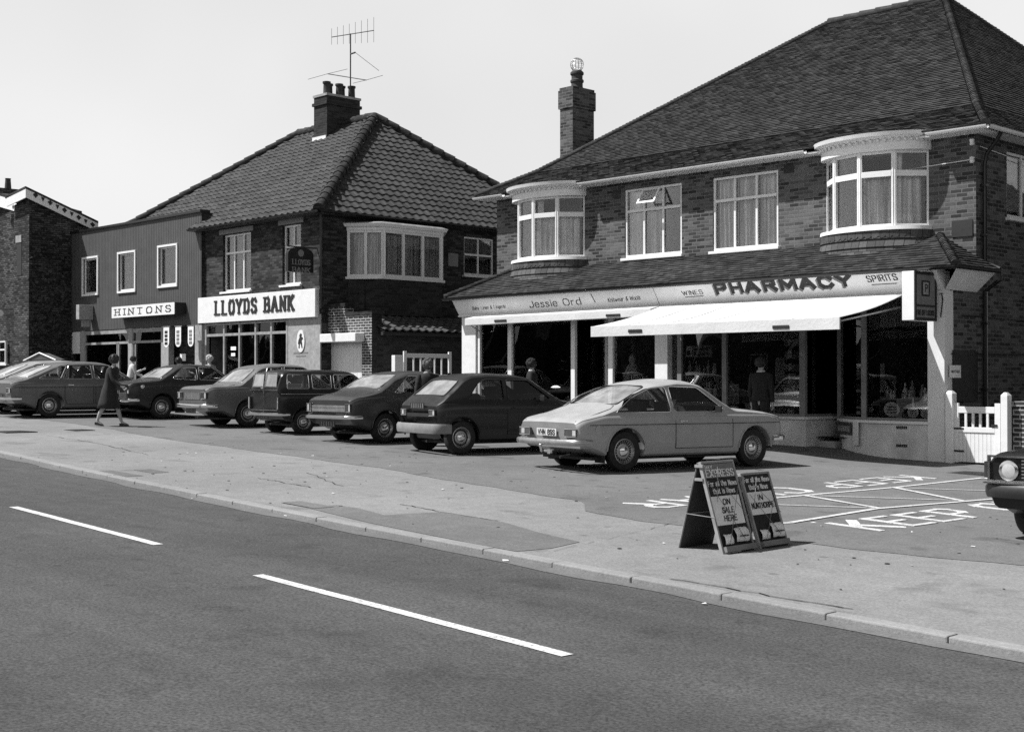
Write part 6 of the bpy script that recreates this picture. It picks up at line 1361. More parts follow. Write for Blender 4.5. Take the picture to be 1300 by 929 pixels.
# big saloon with pale boot
loc, a = carloc((314, 542.5), 83, 1.42)
def cort(t, c, x0, W0):
    m = MB(); m.box(x0-.012, x0, -.42, .42, .62, .76); m.build('rear_panel', 'steel', t, local=True)
make_car('three_box_saloon', 'mid grey three-box saloon with sunlit boot, left of the small black estate', loc, a, dict(x=(-1.02, 3.35), wb=2.60, wr=.30, col=.14, cabin=(-.15, 2.2), tum=.30, crown=.05,
  top=[(-1.02, .84), (-.96, .92), (-.3, .965), (-.18, .98), (.28, 1.34), (.42, 1.40), (.9, 1.45), (1.35, 1.435), (1.5, 1.40), (2.05, .99), (2.5, .96), (3.2, .88), (3.35, .78)],
  belt=[(-1.02, .82), (-.9, .885), (0, .915), (2, .91), (3.35, .76)], wid=[(-1.02, .78), (-.85, .83), (0, .84), (2.5, .84), (3.2, .79), (3.35, .73)],
  side=[rnd([(.33, .97), (.88, .97), (.88, 1.36), (.52, 1.35)], .03), rnd([(.94, .97), (1.72, .965), (1.85, .99), (1.44, 1.35), (.94, 1.365)], .03)],
  screens=[(1.97, 1.04, .63, 1.53, 1.375, .54), (-.13, 1.03, .62, .27, 1.335, .53)], doors=[(.30, .90), (.94, 1.95)], lines=[(.86, 'rubber', .004)], rim='cap',
  rb=(.48, .08, 'chrome'), rl=(.78, .52, .64, .78), plate=(.36, 'plastic', 'IIIIII'), seats=(.25, 1.15), bumper_extra=cort, bootline=[(-1.05, .88), (-.4, .88), (-.28, .8)]))
# dark two-door saloon
loc, a = carloc((204, 532), 87, 1.32)
make_car('two_door_saloon', 'dark two-door saloon with curved quarter windows behind the walking woman', loc, a, dict(x=(-.86, 3.1), wb=2.42, wr=.285, col=.02, cabin=(-.05, 2.1), tum=.30, crown=.05,
  top=[(-.86, .84), (-.80, .92), (-.1, .98), (-.02, 1.0), (.45, 1.29), (.65, 1.35), (1.0, 1.375), (1.4, 1.355), (1.52, 1.32), (2.03, .98), (2.4, .94), (2.95, .87), (3.1, .76)],
  belt=[(-.86, .82), (-.7, .88), (0, .92), (.3, .95), (.8, .90), (2, .90), (3.1, .74)], wid=[(-.86, .73), (-.7, .775), (0, .785), (2.3, .785), (2.95, .74), (3.1, .68)],
  side=[rnd([(.27, 1.0), (.98, .96), (.98, 1.28), (.62, 1.28)], .06), rnd([(1.04, .96), (1.72, .95), (1.83, .98), (1.43, 1.28), (1.04, 1.29)], .04)],
  screens=[(1.95, 1.02, .59, 1.54, 1.30, .49), (.03, 1.04, .57, .44, 1.28, .47)], doors=[(1.0, 1.93)], rim='cap',
  rb=(.47, .07, 'chrome'), rl=(.72, .50, .62, .72), plate=(.66, 'plastic', 'IIIIII'), seats=(.25, 1.1), bootline=[(-.8, .86), (-.2, .86), (-.12, .75)]))
m_ = bpy.data.objects['two_door_saloon']; mm = MB(); mm.lathe([(.045, 0), (.05, .02), (.03, .035)], (-.55, -.775, .80), (0, -1, 0), 14); mm.build('filler_cap', 'chrome', m_, local=True)
# five-door fastback and its neighbour, far left
sp = dict(x=(-.95, 3.45), wb=2.66, wr=.295, col=.13, cabin=(-.55, 2.3), tum=.33, crown=.05,
  top=[(-.95, .83), (-.9, .90), (-.6, .97), (.10, 1.27), (.45, 1.37), (1.0, 1.40), (1.45, 1.38), (1.6, 1.34), (2.2, .97), (2.6, .93), (3.3, .80), (3.45, .70)],
  belt=[(-.95, .82), (-.8, .87), (0, .90), (2, .89), (3.45, .68)], wid=[(-.95, .77), (-.8, .82), (0, .835), (2.6, .835), (3.3, .78), (3.45, .72)],
  side=[rnd([(-.28, .96), (.27, .955), (.46, 1.28), (.32, 1.28)], .03), rnd([(.33, .955), (1.10, .95), (1.08, 1.30), (.52, 1.29)], .03), rnd([(1.17, .95), (1.85, .95), (1.97, .98), (1.55, 1.29), (1.15, 1.30)], .03)],
  screens=[(2.08, 1.02, .62, 1.63, 1.31, .52), (-.52, 1.02, .62, .16, 1.285, .50)], doors=[(.36, 1.10), (1.16, 2.1)], lines=[(.74, 'rubber', .008)], rim='cap',
  rb=(.47, .06, 'chrome'), rl=(.74, .50, .60, .72), plate=(.52, 'plastic', 'IIIIII'), seats=(.4, 1.3), bootline=[(-.9, .88), (-.62, .88)])
loc, a = carloc((62, 530.5), 87, 1.44); make_car('five_door_fastback', 'mid grey five-door fastback, second from the left, its rear wheel at the footway edge', loc, a, dict(sp))
sp2 = dict(sp); sp2['col'] = .30; sp2['rim'] = 'cap'
make_car('pale_fastback', 'pale fastback at the far left, mostly cut by the frame, beyond the five-door fastback', (loc[0]-2.25, loc[1]+.4, G(loc[0]-2.25, 15)), a-R(1), sp2)
# dark car at the right edge, nose to the road
sp3 = dict(tuck=.3, x=(-1.0, 3.30), wb=2.55, wr=.30, col=.012, cabin=(-.1, 2.15), tum=.28, crown=.05,
  top=[(-1.0, .85), (-.9, .93), (-.2, .97), (.4, 1.33), (.9, 1.39), (1.4, 1.37), (2.05, .97), (2.5, .93), (3.15, .87), (3.27, .85), (3.30, .82)], belt=[(-1, .84), (0, .9), (2, .9), (3.2, .84), (3.3, .80)],
  wid=[(-1, .76), (-.8, .8), (0, .81), (2.6, .81), (3.2, .81), (3.3, .80)], side=[rnd([(.35, .97), (.9, .97), (.9, 1.28), (.6, 1.28)], .03), rnd([(.96, .97), (1.8, .96), (1.4, 1.28), (.96, 1.29)], .03)],
  screens=[(1.97, 1.02, .6, 1.45, 1.32, .52), (-.08, 1.03, .6, .35, 1.29, .5)], doors=[(.4, .92), (.96, 1.95)], rim='dark', rb=(.50, .13, 'plastic'), rl=(.7, .5, .6, .72), plate=(.4, 'plastic', 'IIIIII'), seats=(.2, 1.1), mir=0, hl=.70)
Yfront = 12.62; X_c = -6.29+.80
t9, c9 = make_car('dark_saloon', 'dark car with one round headlight and black bumper at the right edge', (X_c, Yfront+3.30, G(X_c, 15)), -math.pi/2, sp3, group=None)
mm = MB(); mm.tube([(2.35, -.70, .90), (2.35, -.72, 1.02)], .012, 6); mm.lathe([(.03, 0), (.065, .03), (.07, .06), (.06, .065)], (2.38, -.72, 1.06), (-1, 0, 0), 16); mm.build('wing_mirror', 'chrome', t9, local=True)
mm = MB(); mm.box(3.30, 3.325, -.79, .79, .575, .605); mm.box(3.30, 3.325, -.79, .79, .825, .845); mm.box(3.30, 3.325, -.79, -.765, .605, .825); mm.box(3.30, 3.325, .765, .79, .605, .825); mm.build('nose_trim', 'chrome', t9, local=True)
mm = MB()
for k in range(6): mm.box(3.31, 3.325, -.44, .44, .63+.033*k, .642+.033*k)
mm.build('grille_bars', 'steel', t9, local=True)
mm = MB(); mm.box(3.33, 3.40, -.80, .80, .572, .584); mm.build('bumper_strip', 'chrome', t9, local=True)
mm = MB(); mm.box(3.24, 3.31, -.83, -.80, .62, .78); mm.build('indicator', 'lamp_dark', t9, local=True)

# ------------------------------------------------------------------ newspaper boards
def aboard(label, x, y0, y1, hgt, base, header, small, lines2):
    g = G(x, y0); t = thing('pavement_board', label, 'sign board', (x-base/2, (y0+y1)/2, g)); xa = x-base/2; L = math.hypot(base/2, hgt); W = y1-y0
    O = Vector((x, y0, g+.005)); v = (Vector((xa, y0, g+hgt))-O).normalized(); u = Vector((0, 1, 0)); n = u.cross(v); n = n if n.x > 0 else -n
    def P(a, b, c=0): return O+u*a+v*b+n*c
    def pl(mb, a0, a1, b0, b1, c0, c1): mb.hexa([P(a0, b0, c0), P(a1, b0, c0), P(a1, b1, c0), P(a0, b1, c0)], [P(a0, b0, c1), P(a1, b0, c1), P(a1, b1, c1), P(a0, b1, c1)])
    mb = MB(); pl(mb, .015, W-.015, .0, L, -.012, 0); mb.build('front_panel', 'coat_dark', t)
    mb = MB(); pl(mb, 0, .022, -.01, L+.01, -.02, .014); pl(mb, W-.022, W, -.01, L+.01, -.02, .012); pl(mb, .022, W-.022, L-.01, L+.012, -.02, .012); mb.build('front_frame', 'lead', t, bevel=.003)
    mb = MB(); O2 = Vector((x-base, y0, g+.005)); mb.hexa([O2, O2+u*W, O2+u*W+Vector((.012, 0, 0)), O2+Vector((.012, 0, 0))], [Vector((xa-.03, y0, g+hgt)), Vector((xa-.03, y1, g+hgt)), Vector((xa-.018, y1, g+hgt)), Vector((xa-.018, y0, g+hgt))]); mb.build('rear_panel', 'wood_dark', t)
    mb = MB()
    for yy in (y0+.01, y1-.01): mb.tube([(x-base-.004, yy, g), (xa-.03, yy, g+hgt+.005)], .009, 5)
    mb.tube([(x-base*.78, y0+.01, g+hgt*.42), (x-base*.78, y1-.01, g+hgt*.42)], .007, 5); mb.build('rear_frame', 'lead', t)
    mb = MB(); mb.tube([(x-base*.82, y0, g+hgt*.42), (x-base*.15, y0, g+hgt*.40)], .004, 4); 
    for b_ in (.12, .0): mb.box(xa-.05, xa+.04, y0-.012, y0+.012, g+hgt-.035-b_, g+hgt-.01-b_)
    mb.build('hinge', 'lead', t)
    mb = MB(); pl(mb, .022, W-.022, 0, .05, .0, .05); mb.build('ledge', 'grey_mid', t)
    top = L-.015; k = 0
    if header:
        mb = MB(); pl(mb, .022, W-.022, top-.13, top, .0, .004); mb.build('header_panel', 'grey_mid', t)
        mb = MB(); lettering(mb, 'EXPRESS', P(.04, top-.118, .004), u, v, n, .062, tv=.95, th=.6, serif=.6, gap=1.5, width=W-.08); lettering(mb, 'DAILY', P(.04, top-.042, .004), u, v, n, .026, tv=.8, th=.7, width=.11); mb.build('header_lettering', 'paper', t); top -= .14
    bh = .155; mb = MB(); pl(mb, .022, W-.022, top-bh, top, .0, .003); mb.build('slogan_panel', 'ink', t)
    mb = MB(); lettering(mb, 'For all the News', P(.035, top-.065, .003), u, v, n, .044, tv=.75, th=.6, gap=1.5, width=W-.07); lettering(mb, 'that is News', P(.085, top-.135, .003), u, v, n, .044, tv=.75, th=.6, gap=1.5, width=W-.17); mb.build('slogan', 'paper', t); top -= bh
    ph = .27 if header else .22; mb = MB(); pl(mb, .03, W-.04, top-ph, top-.005, .0, .003); pp = mb.build('paper_sheet', 'paper', t)
    mb = MB(); zz = top-.085
    for (wd, a, ww) in lines2: lettering(mb, wd, P(a, zz, .003), u, v, n, .048, tv=.8, th=.8, gap=1.2, width=ww, slant=.12); zz -= .075
    mb.build('handwriting', 'ink', pp); top -= ph
    # bundled papers at the foot and elastic strings
    mb = MB()
    for i, (a, b, w_, h_) in enumerate(((.07, .07, .12, .09), (.24, .08, .19, .13))):
        K = 6; vs = []
        for p in range(K+1):
            for q in range(5): vs.append(P(a+w_*p/K+random.uniform(-.006, .006), b+h_*q/4+random.uniform(-.004, .004), .012+.022*math.sin(math.pi*q/4)*(.6+.4*math.sin(p*2.1+i))))
        mb.add(vs, [[p*5+q, (p+1)*5+q, (p+1)*5+q+1, p*5+q+1] for p in range(K) for q in range(4)], True)
    mb.build('folded_papers', 'paper', t, thick=.004)
    mb = MB()
    for i in range(7): a = .28+.02*i; mb.box(0, 0, 0, 0, 0, 0) if False else pl(mb, .27+.02*i, .283+.02*i, .12, .135, .04, .043)
    mb.build('print_line', 'ink', t)
    mb = MB(); e = .034
    for a0, b0, a1, b1 in ((.03, L-.2, .35, .1), (.47, L-.18, .12, .08), (.12, L-.1, .47, .3), (.2, L-.05, .03, .35)): mb.tube([P(min(a0, W-.02), b0, e), P(min(a1, W-.02), b1, e)], .0025, 4)
    mb.build('elastic_cord', 'grey_mid', t)
aboard('tall folding newspaper board with a serif masthead above a white paper sheet', -7.27, 9.60, 10.09, .79, .49, True, 0, [('ON', .19, .10), ('SALE', .15, .17), ('HERE', .15, .19)])
aboard('shorter folding newspaper board without masthead, just behind the taller one', -7.27, 10.16, 10.62, .66, .44, False, 0, [('IN', .17, .08), ('NUNTHORPE', .05, .34)])

# ------------------------------------------------------------------ people
def skin_body(parent, J, E, root):
    me = bpy.data.meshes.new('body'); me.from_pydata([j[0] for j in J], E, []); o = bpy.data.objects.new('body', me); C.objects.link(o); o.parent = parent
    me.materials.append(M['skin']); md = o.modifiers.new('skin', 'SKIN'); sv = me.skin_vertices[0].data
    for i, j in enumerate(J): r = j[1]; sv[i].radius = (r, r) if not isinstance(r, tuple) else r
    for i in range(len(J)): sv[i].use_root = (i == root)
    md.use_smooth_shade = True; ss = o.modifiers.new('sub', 'SUBSURF'); ss.levels = 1; ss.render_levels = 1
    dg = bpy.context.evaluated_depsgraph_get(); m2 = bpy.data.meshes.new_from_object(o.evaluated_get(dg)); o.modifiers.clear(); o.data = m2; bpy.data.meshes.remove(me)
    m2.polygons.foreach_set('use_smooth', [True]*len(m2.polygons)); return o
def hand(J, E, wi, wp, d, side, r=.0085):
    """palm then five fingers, slightly curled; d points along the hand"""
    d = Vector(d).normalized(); s_ = d.orthogonal().normalized(); k = d.cross(s_); p = Vector(wp)+d*.05; J.append((tuple(p), (.024, .018))); pi_ = len(J)-1; E.append((wi, pi_))
    for f in range(4):
        a = p+s_*(.022*(f-1.5)*.9)+d*.03; b = a+d*(.03+.004*(f in (1, 2)))+k*.006; c = b+d*.022+k*.016
        i0 = len(J); J += [(tuple(a), r), (tuple(b), r*.9), (tuple(c), r*.75)]; E += [(pi_, i0), (i0, i0+1), (i0+1, i0+2)]
    a = p-s_*.032*side+d*.0; b = a-s_*.008*side+d*.03+k*.012; i0 = len(J); J += [(tuple(a), r), (tuple(b), r*.85)]; E += [(pi_, i0), (i0, i0+1)]
def person(label, px, py, loc, heading, H=1.63, lean=0., stride=0., arms=((0, -.05, .0), (0, -.05, .0)), coat=None, top='cloth_mid', skirt=None, trousers=None, hair='hair', hs=1., seat=False, bag=False, armfwd=(0, 0), elbow=(.15, .15), collar=None, turn=0.):
    k = H/1.65; t = thing('person', label, 'person', loc, R(heading))
    def V(x, y, z): return Vector((x*k, y*k, z*k))
    hipz = .88; pel = V(0, 0, hipz); ch = V(lean*.6, 0, 1.2); nk = V(lean*.95, 0, 1.40); hd = V(lean*1.15+.015, 0, 1.53)
    if seat: hipz = .0
    J = [(tuple(pel), (.13*k, .10*k)), (tuple((pel+ch)/2), (.11*k, .09*k)), (tuple(ch), (.145*k, .10*k)), (tuple(V(lean*.8, 0, 1.33)), (.10*k, .07*k)), (tuple(nk), .048*k), (tuple(V(lean*1.05, 0, 1.45)), .05*k), (tuple(hd), (.072*k, .085*k)), (tuple(V(lean*1.2+.01, 0, 1.60)), (.062*k, .072*k))]
    E = [(0, 1), (1, 2), (2, 3), (3, 4), (4, 5), (5, 6), (6, 7)]
    legs = []; armsP = []
    for sd in (1, -1):
        st = stride*sd
        if seat: hp, kn, an, to = V(0, sd*.09, .86), V(.42, sd*.11, .93), V(.62, sd*.11, .6), V(.74, sd*.11, .56)
        else: hp, kn, an, to = V(0, sd*.085, .84), V(st*.45+.03*abs(stride > 0), sd*.08, .47), V(st*1.0, sd*.07, .09+.03*(st < 0)), V(st*1.0+.14, sd*.085, .03)
        i0 = len(J); J += [(tuple(hp), .083*k), (tuple(kn), .055*k), (tuple((kn+an)/2+V(-.015, 0, .03)), .052*k), (tuple(an), .033*k), (tuple(to), (.03*k, .022*k))]; E += [(0, i0), (i0, i0+1), (i0+1, i0+2), (i0+2, i0+3), (i0+3, i0+4)]; legs.append((hp, kn, an, to))
        ai = 0 if sd > 0 else 1; sw = armfwd[ai]; eb = elbow[ai]; ln = .27
        sh = V(lean*.85, sd*.17, 1.33); el = sh+V(math.sin(sw)*ln, sd*.05, -math.cos(sw)*ln); wr_ = el+V(math.sin(sw+eb)*.24, -sd*.0, -math.cos(sw+eb)*.24)
        i0 = len(J); J += [(tuple(sh), .05*k), (tuple(el), .036*k), (tuple(wr_), .024*k)]; E += [(3, i0), (i0, i0+1), (i0+1, i0+2)]; hand(J, E, i0+2, wr_, wr_-el, sd, .0085*k); armsP.append((sh, el, wr_))
    b = skin_body(t, J, E, 0)
    # face
    m = MB(); f0 = hd+V(.085, 0, .0)
    m.hexa([f0+V(-.02, -.012, -.012), f0+V(.012, -.012, -.015), f0+V(.012, .012, -.015), f0+V(-.02, .012, -.012)], [f0+V(-.02, -.006, .03), f0+V(-.005, -.006, .03), f0+V(-.005, .006, .03), f0+V(-.02, .006, .03)]); m.ell(tuple(hd+V(.0, .075, .01)), (.018*k, .01*k, .028*k), 8, 5); m.ell(tuple(hd+V(.0, -.075, .01)), (.018*k, .01*k, .028*k), 8, 5); m.build('nose_and_ears', 'skin', b, local=True)
    m = MB()
    for sd in (1, -1): m.ell(tuple(f0+V(-.008, sd*.03, .028)), (.008*k, .013*k, .008*k), 8, 5); m.box(f0.x-.012, f0.x-.002, f0.y+sd*.03-.016, f0.y+sd*.03+.016, f0.z+.042*k, f0.z+.047*k)
    m.ell(tuple(f0+V(-.012, 0, -.036)), (.012*k, .024*k, .006*k), 8, 5); m.build('eyes_and_mouth', 'hair_mid', b, local=True)
    m = MB(); n = 14; hc = hd+V(-.022, 0, .035)
    m.ell(tuple(hc), (.105*k*hs, .093*k*hs, .105*k*hs), 14, 9)
    for i in range(60):
        a, b2 = random.random()*6.28, random.uniform(-.3, 1); p = Vector((math.cos(a)*math.sqrt(1-b2*b2), math.sin(a)*math.sqrt(1-b2*b2), b2))
        if p.x > .55 and p.z < .5: continue
        m.ell(tuple(hc+Vector((p.x*.095, p.y*.085, p.z*.095))*k*hs), (.028*k, .028*k, .028*k), 6, 4)
    m.build('hair', hair, t, local=True)
    # garments
    def rings(R_, mat, name, nn=18, wav=0.):
        m = MB(); vs = []; R_ = [(a_, b_, c_*(1.12 if coat else 1), d_*(1.1 if coat else 1)) for a_, b_, c_, d_ in R_]
        for (x, z, rx, ry) in R_:
            for i in range(nn): a = 2*math.pi*i/nn; q = 1+wav*math.sin(a*5+z*3)*max(0, (1.0-z)); vs.append(tuple(V(x+rx*q*math.cos(a), ry*q*math.sin(a), z)))
        m.add(vs, [[j*nn+i, j*nn+(i+1) % nn, (j+1)*nn+(i+1) % nn, (j+1)*nn+i] for j in range(len(R_)-1) for i in range(nn)], True)
        return m.build(name, mat, t, local=True, thick=.008, angle=60)
    def sleeves(mat, full=True, r=.058):
        m = MB()
        for sh, el, w_ in armsP:
            m.tube([sh+V(0, 0, .04), sh, (sh+el)/2, el]+([(el+w_)/2, el+(w_-el)*.92] if full else []), [r*.8*k, r*1.15*k, r*k, r*.9*k]+([r*.8*k, r*.72*k] if full else []), 10)
        m.build('sleeve', mat, t, local=True)
    top_r = [(lean*.9, 1.395, .06, .075), (lean*.88, 1.37, .09, .15), (lean*.82, 1.32, .11, .195), (lean*.65, 1.2, .13, .19), (lean*.35, 1.05, .12, .165), (lean*.1, .95, .125, .17)]
    if coat: rings(top_r+[(0, .85, .15, .20), (-.01, .7, .17, .21), (-.02, .55, .20, .235), (-.02, coat, .23, .25)], top, 'coat', wav=.10); sleeves(top)
    else: rings(top_r+[(0, .86, .14, .18)], top, 'top'); sleeves(top, full=not bag)
    if collar: rings([(lean*.95, 1.43, .055, .06), (lean*.9, 1.385, .075, .09)], collar, 'collar')
    if skirt: rings([(0, .97, .12, .16), (0, .85, .15, .19), (0, .6, .19, .22), (0, skirt, .21, .24)], 'coat_dark' if top != 'coat_dark' else 'cloth_mid', 'skirt', wav=.06)
    if trousers:
        m = MB()
        for hp, kn, an, to in legs: m.tube([hp+V(0, 0, .08), hp, kn, an+(kn-an)*.05], [.11*k, .10*k, .075*k, .07*k], 12)
        m.build('trousers', trousers, t, local=True)
    m = MB()
    for hp, kn, an, to in legs:
        m.hexa([an+V(-.05, -.03, -.085), to+V(.03, -.035, -.028), to+V(.03, .035, -.028), an+V(-.05, .03, -.085)], [an+V(-.045, -.03, -.02), to+V(.0, -.03, .02), to+V(.0, .03, .02), an+V(-.045, .03, -.02)]); m.hexa([an+V(-.055, -.015, -.088), an+V(-.025, -.015, -.088), an+V(-.025, .015, -.088), an+V(-.055, .015, -.088)], [an+V(-.055, -.02, -.03), an+V(-.0, -.02, -.03), an+V(-.0, .02, -.03), an+V(-.055, .02, -.03)])
    m.build('shoes', 'plastic', t, local=True)
    if bag:
        w_ = armsP[1][2]; hb = thing('handbag', 'small bag and pale parcel carried by the walking woman', 'handbag', (0, 0, 0)); m = MB(); Mw = Matrix.Translation(Vector(loc)) @ Matrix.Rotation(R(heading), 4, 'Z'); c = Mw @ (w_+V(.05, 0, -.06))
        hb.location = c; hb.rotation_euler = (0, 0, R(heading)); m.hexa([(-.10, -.04, -.24), (.10, -.04, -.24), (.10, .04, -.24), (-.10, .04, -.24)], [(-.08, -.03, -.08), (.08, -.03, -.08), (.08, .03, -.08), (-.08, .03, -.08)]); m.build('bag_body', 'hair_mid', hb, local=True, bevel=.01)
        m = MB(); m.tube([(-.07, 0, -.09), (-.04, 0, .02), (.0, 0, .04), (.04, 0, .02), (.07, 0, -.09)], .007, 5); m.build('handle', 'ink', hb, local=True)
        m = MB(); m.ell((.02, .05, -.27), (.12, .04, .03), 10, 6); m.build('parcel', 'paper', hb, local=True)
    return t
def at(px, d):
    u = (px-650)/FOC; return (d*(u*RT[0]+AX[0]), d*(u*RT[1]+AX[1]))
x, y = gr(139, 541); person('woman in a dark knee-length coat and heels walking right across the footway with a bag', 0, 0, (x, y, G(x, y)), 40, 1.58, lean=.10, stride=.27, coat=.42, top='coat_dark', hs=1.12, bag=True, armfwd=(-.35, .35), elbow=(.3, .6))
def stand(px, d, **k): x, y = at(px, d); lb = k.pop('label'); hd_ = k.pop('heading'); return person(lb, 0, 0, (x, y, G(x, y)), hd_, **k)
stand(165, 42, label='person in a light shirt with raised arms outside the ribbed-clad shop', heading=70, H=1.5, top='cloth_light', trousers='coat_dark', armfwd=(.5, .3), elbow=(1.5, .9), lean=.10)
stand(227, 37, label='dark-haired person in a light top behind the dark two-door saloon', heading=120, H=1.52, top='cloth_light', trousers='cloth_mid', armfwd=(.1, .2))
stand(268, 36.5, label='woman with pale headscarf and patterned coat near the bank entrance', heading=200, H=1.60, top='cloth_mid', coat=.45, hair='cloth_light', armfwd=(.7, .5), elbow=(1., .9), lean=.06)
stand(543, 25.3, label='curly-haired woman in dark clothes standing between two parked cars', heading=-20, H=1.62, top='coat_dark', skirt=.5, hair='hair_mid', hs=1.12, collar='cloth_mid')
stand(675, 28.9, label='dark-haired woman in an open dark cardigan and white blouse passing the draper\'s window', heading=42, H=1.58, top='cloth_black', skirt=.5, hs=1.1, collar='cloth_light')
stand(966, 25.2, label='man in black seen from behind, looking into the chemist\'s window under the awning', heading=95, H=1.68, top='cloth_black', trousers='cloth_black', collar='cloth_light', hs=.98)
stand(91, 43, label='pale-faced child half hidden beyond the five-door fastback', heading=-60, H=1.32, top='cloth_mid', trousers='coat_dark')
def driver(carname, label, dx, dy, dz, **k):
    cr = bpy.data.objects[carname]; a = cr.rotation_euler.z; o = cr.location; p = Vector((o.x+math.cos(a)*dx-math.sin(a)*dy, o.y+math.sin(a)*dx+math.cos(a)*dy, o.z+dz)); return person(label, 0, 0, p, math.degrees(a), seat=True, **k)
driver('fastback_coupe', 'person in pale clothes sitting in the pale coupe\'s front seat', 1.30, -.34, -.30, H=1.52, top='cloth_light', armfwd=(.7, .7), elbow=(.5, .5))
driver('rounded_saloon', 'dark-haired person sitting inside the dark grey rounded saloon', 1.10, -.34, -.32, H=1.50, top='cloth_black', armfwd=(.7, .7), elbow=(.5, .5))

# ------------------------------------------------------------------ goods in the shop windows
def bottle_at(x, y, z, h, lab, grp, k):
    mb = MB(); r = h*random.uniform(.13, .2); prof = random.choice([[(r, 0), (r, h*.55), (r*.35, h*.72), (r*.33, h), (0, h)], [(r*1.1, 0), (r*1.1, h*.4), (r*.8, h*.5), (r*.4, h*.62), (r*.4, h*.75), (0, h*.75)], [(r*.7, 0), (r, h*.3), (r*.9, h*.5), (r*.3, h*.7), (r*.45, h*.9), (0, h*.95)]])
    mb.lathe(prof, (x, y, z), n=10); o = mb.build('bottle', random.choice(['bottle', 'goods', 'cloth_light', 'lamp_light']), angle=50); return tag(o, lab, 'bottle', grp)
def shelf(name, lab, fr_, u0, u1, z, o, depth=.25):
    mb = MB(); fr_.box(mb, u0, u1, z-.02, z, o-depth, o); return tag(mb.build(name, 'grey_mid'), lab, 'shelf')
fp = Fr((ufx(858), 22.0), (ufx(1015), 22.0)); base = ufx(858)
def uX(px, Y): return onY(px, 450, Y)[0]
for row, (py_, lb) in enumerate(((475, 'upper'), (502, 'middle'), (524, 'lower'))):
    z = onY(895, py_, 22.05)[1]; x0, x1 = uX(872, 22.05), uX(913, 22.05); mb = MB(); mb.box(x0, x1, 21.95, 22.25, z-.02, z); tag(mb.build('display_shelf', 'grey_mid'), '%s of three bottle shelves in the chemist\'s left window' % lb, 'shelf')
    for i in range(9): 
        if random.random() < .85: bottle_at(x0+.1+(x1-x0-.2)*i/8, 22.02+random.uniform(0, .12), z, random.uniform(.17, .3), 'bottle standing on the %s shelf of the chemist\'s left window' % lb, 'bottles on the %s shelf of the left window' % lb, i)
x0, x1 = uX(1101, 21.95), uX(1176, 21.85); z = onY(1140, 505.5, 21.9)[1]
mb = MB(); mb.box(x0, x1, 21.78, 22.1, z-.02, z); tag(mb.build('display_shelf', 'grey_mid'), 'long shelf of bottles and jars in the chemist\'s right window', 'shelf')
for i in range(12): bottle_at(x0+.08+(x1-x0-.16)*i/11, 21.85+random.uniform(0, .2), z, random.uniform(.16, .36), 'bottle or jar on the long shelf of the chemist\'s right window', 'bottles on the long shelf of the right window', i)
for i, (px_, w_) in enumerate(((1133, .16), (1160, .11), (1176, .10))):
    X_ = uX(px_, 21.78); z = .71; mb = MB(); mb.lathe([(w_, 0), (w_, .012), (0, .012)], (0, 0, 0), (0, -1, 0), 20); mb.v = [(v[0]+X_, v[1]+21.76, v[2]*.85+z+w_) for v in mb.v]
    if i == 1: mb.box(X_-.02, X_+.02, 21.75, 21.76, z+w_, z+.38)
    t = thing('show_card', ['wide round white show card at the foot of the chemist\'s right window', 'bell-shaped white show card in the middle of the chemist\'s right window', 'small round show card beside the pale end pilaster'][i], 'show card', (X_, 21.76, z)); mb.build('card', 'paper', t)
    mb = MB()
    for k in range(3): mb.box(X_-w_*.6, X_+w_*.6, 21.742, 21.746, z+w_*(.6+k*.32), z+w_*(.72+k*.32))
    mb.build('print', 'ink', t)
x0, x1 = uX(870.5, 21.8), uX(903.5, 21.8); z0, z1 = onY(903, 453, 21.8)[1], onY(903, 438, 21.8)[1]; t = thing('show_card', 'oblong grey show card high in the chemist\'s left window', 'show card', ((x0+x1)/2, 21.8, z0))
mb = MB(); mb.box(x0, x1, 21.8, 21.82, z0, z1); mb.build('card', 'lead', t)
mb = MB(); mb.box(x0+.02, x0+.17, 21.794, 21.799, z0+.02, z1-.02); mb.build('corner', 'paper', t); mb = MB(); mb.box(x0+.22, x1-.04, 21.794, 21.799, z1-.10, z1-.06); mb.box(x0+.22, x1-.06, 21.794, 21.799, z0+.04, z0+.08); mb.box(x0+.05, x0+.13, 21.79, 21.793, z0+.04, z0+.14); mb.build('print', 'ink', t)
for i in range(16):
    mb = MB(); xx = uX(922+i*5.4, 21.85); hh = random.uniform(.08, .3); mb.box(xx-.05, xx+.05, 21.84, 21.92, .70, .70+hh); tag(mb.build('packet', random.choice(['goods', 'paper', 'bottle', 'cloth_mid']), bevel=.006), 'packet in the low row along the sill of the chemist\'s middle window', 'packet', 'packets along the sill of the middle window')
for i, (px_, py_, wd, hh, lb) in enumerate(((930, 500, .3, .4, 'pale poster low at the left of the chemist\'s middle window'), (990, 470, .22, .5, 'narrow hanging card at the right of the chemist\'s middle window'), (1112, 470, .35, .25, 'tilted pale card above the bottles in the chemist\'s right window'), (1083, 490, .12, .6, 'tall narrow framed card in the curved pane beside the doorway'))):
    Yp = 21.95 if i < 3 else 22.25; xx, zz = onY(px_, py_, Yp); mb = MB(); mb.box(xx-wd/2, xx+wd/2, Yp, Yp+.01, zz-hh/2, zz+hh/2); o = mb.build('poster', 'lead'); tag(o, lb, 'poster')
t = thing('goods_rack', 'tall rack of packets beside the chemist\'s doorway', 'rack', (uX(1005, 22.0), 22.0, .7)); xa = uX(997, 22.0); xb = uX(1013, 22.0)
mb = MB()
for k in range(7): mb.box(xa, xb, 21.95, 22.1, .85+k*.24, .87+k*.24)
mb.build('rack_shelf', 'grey_mid', t)
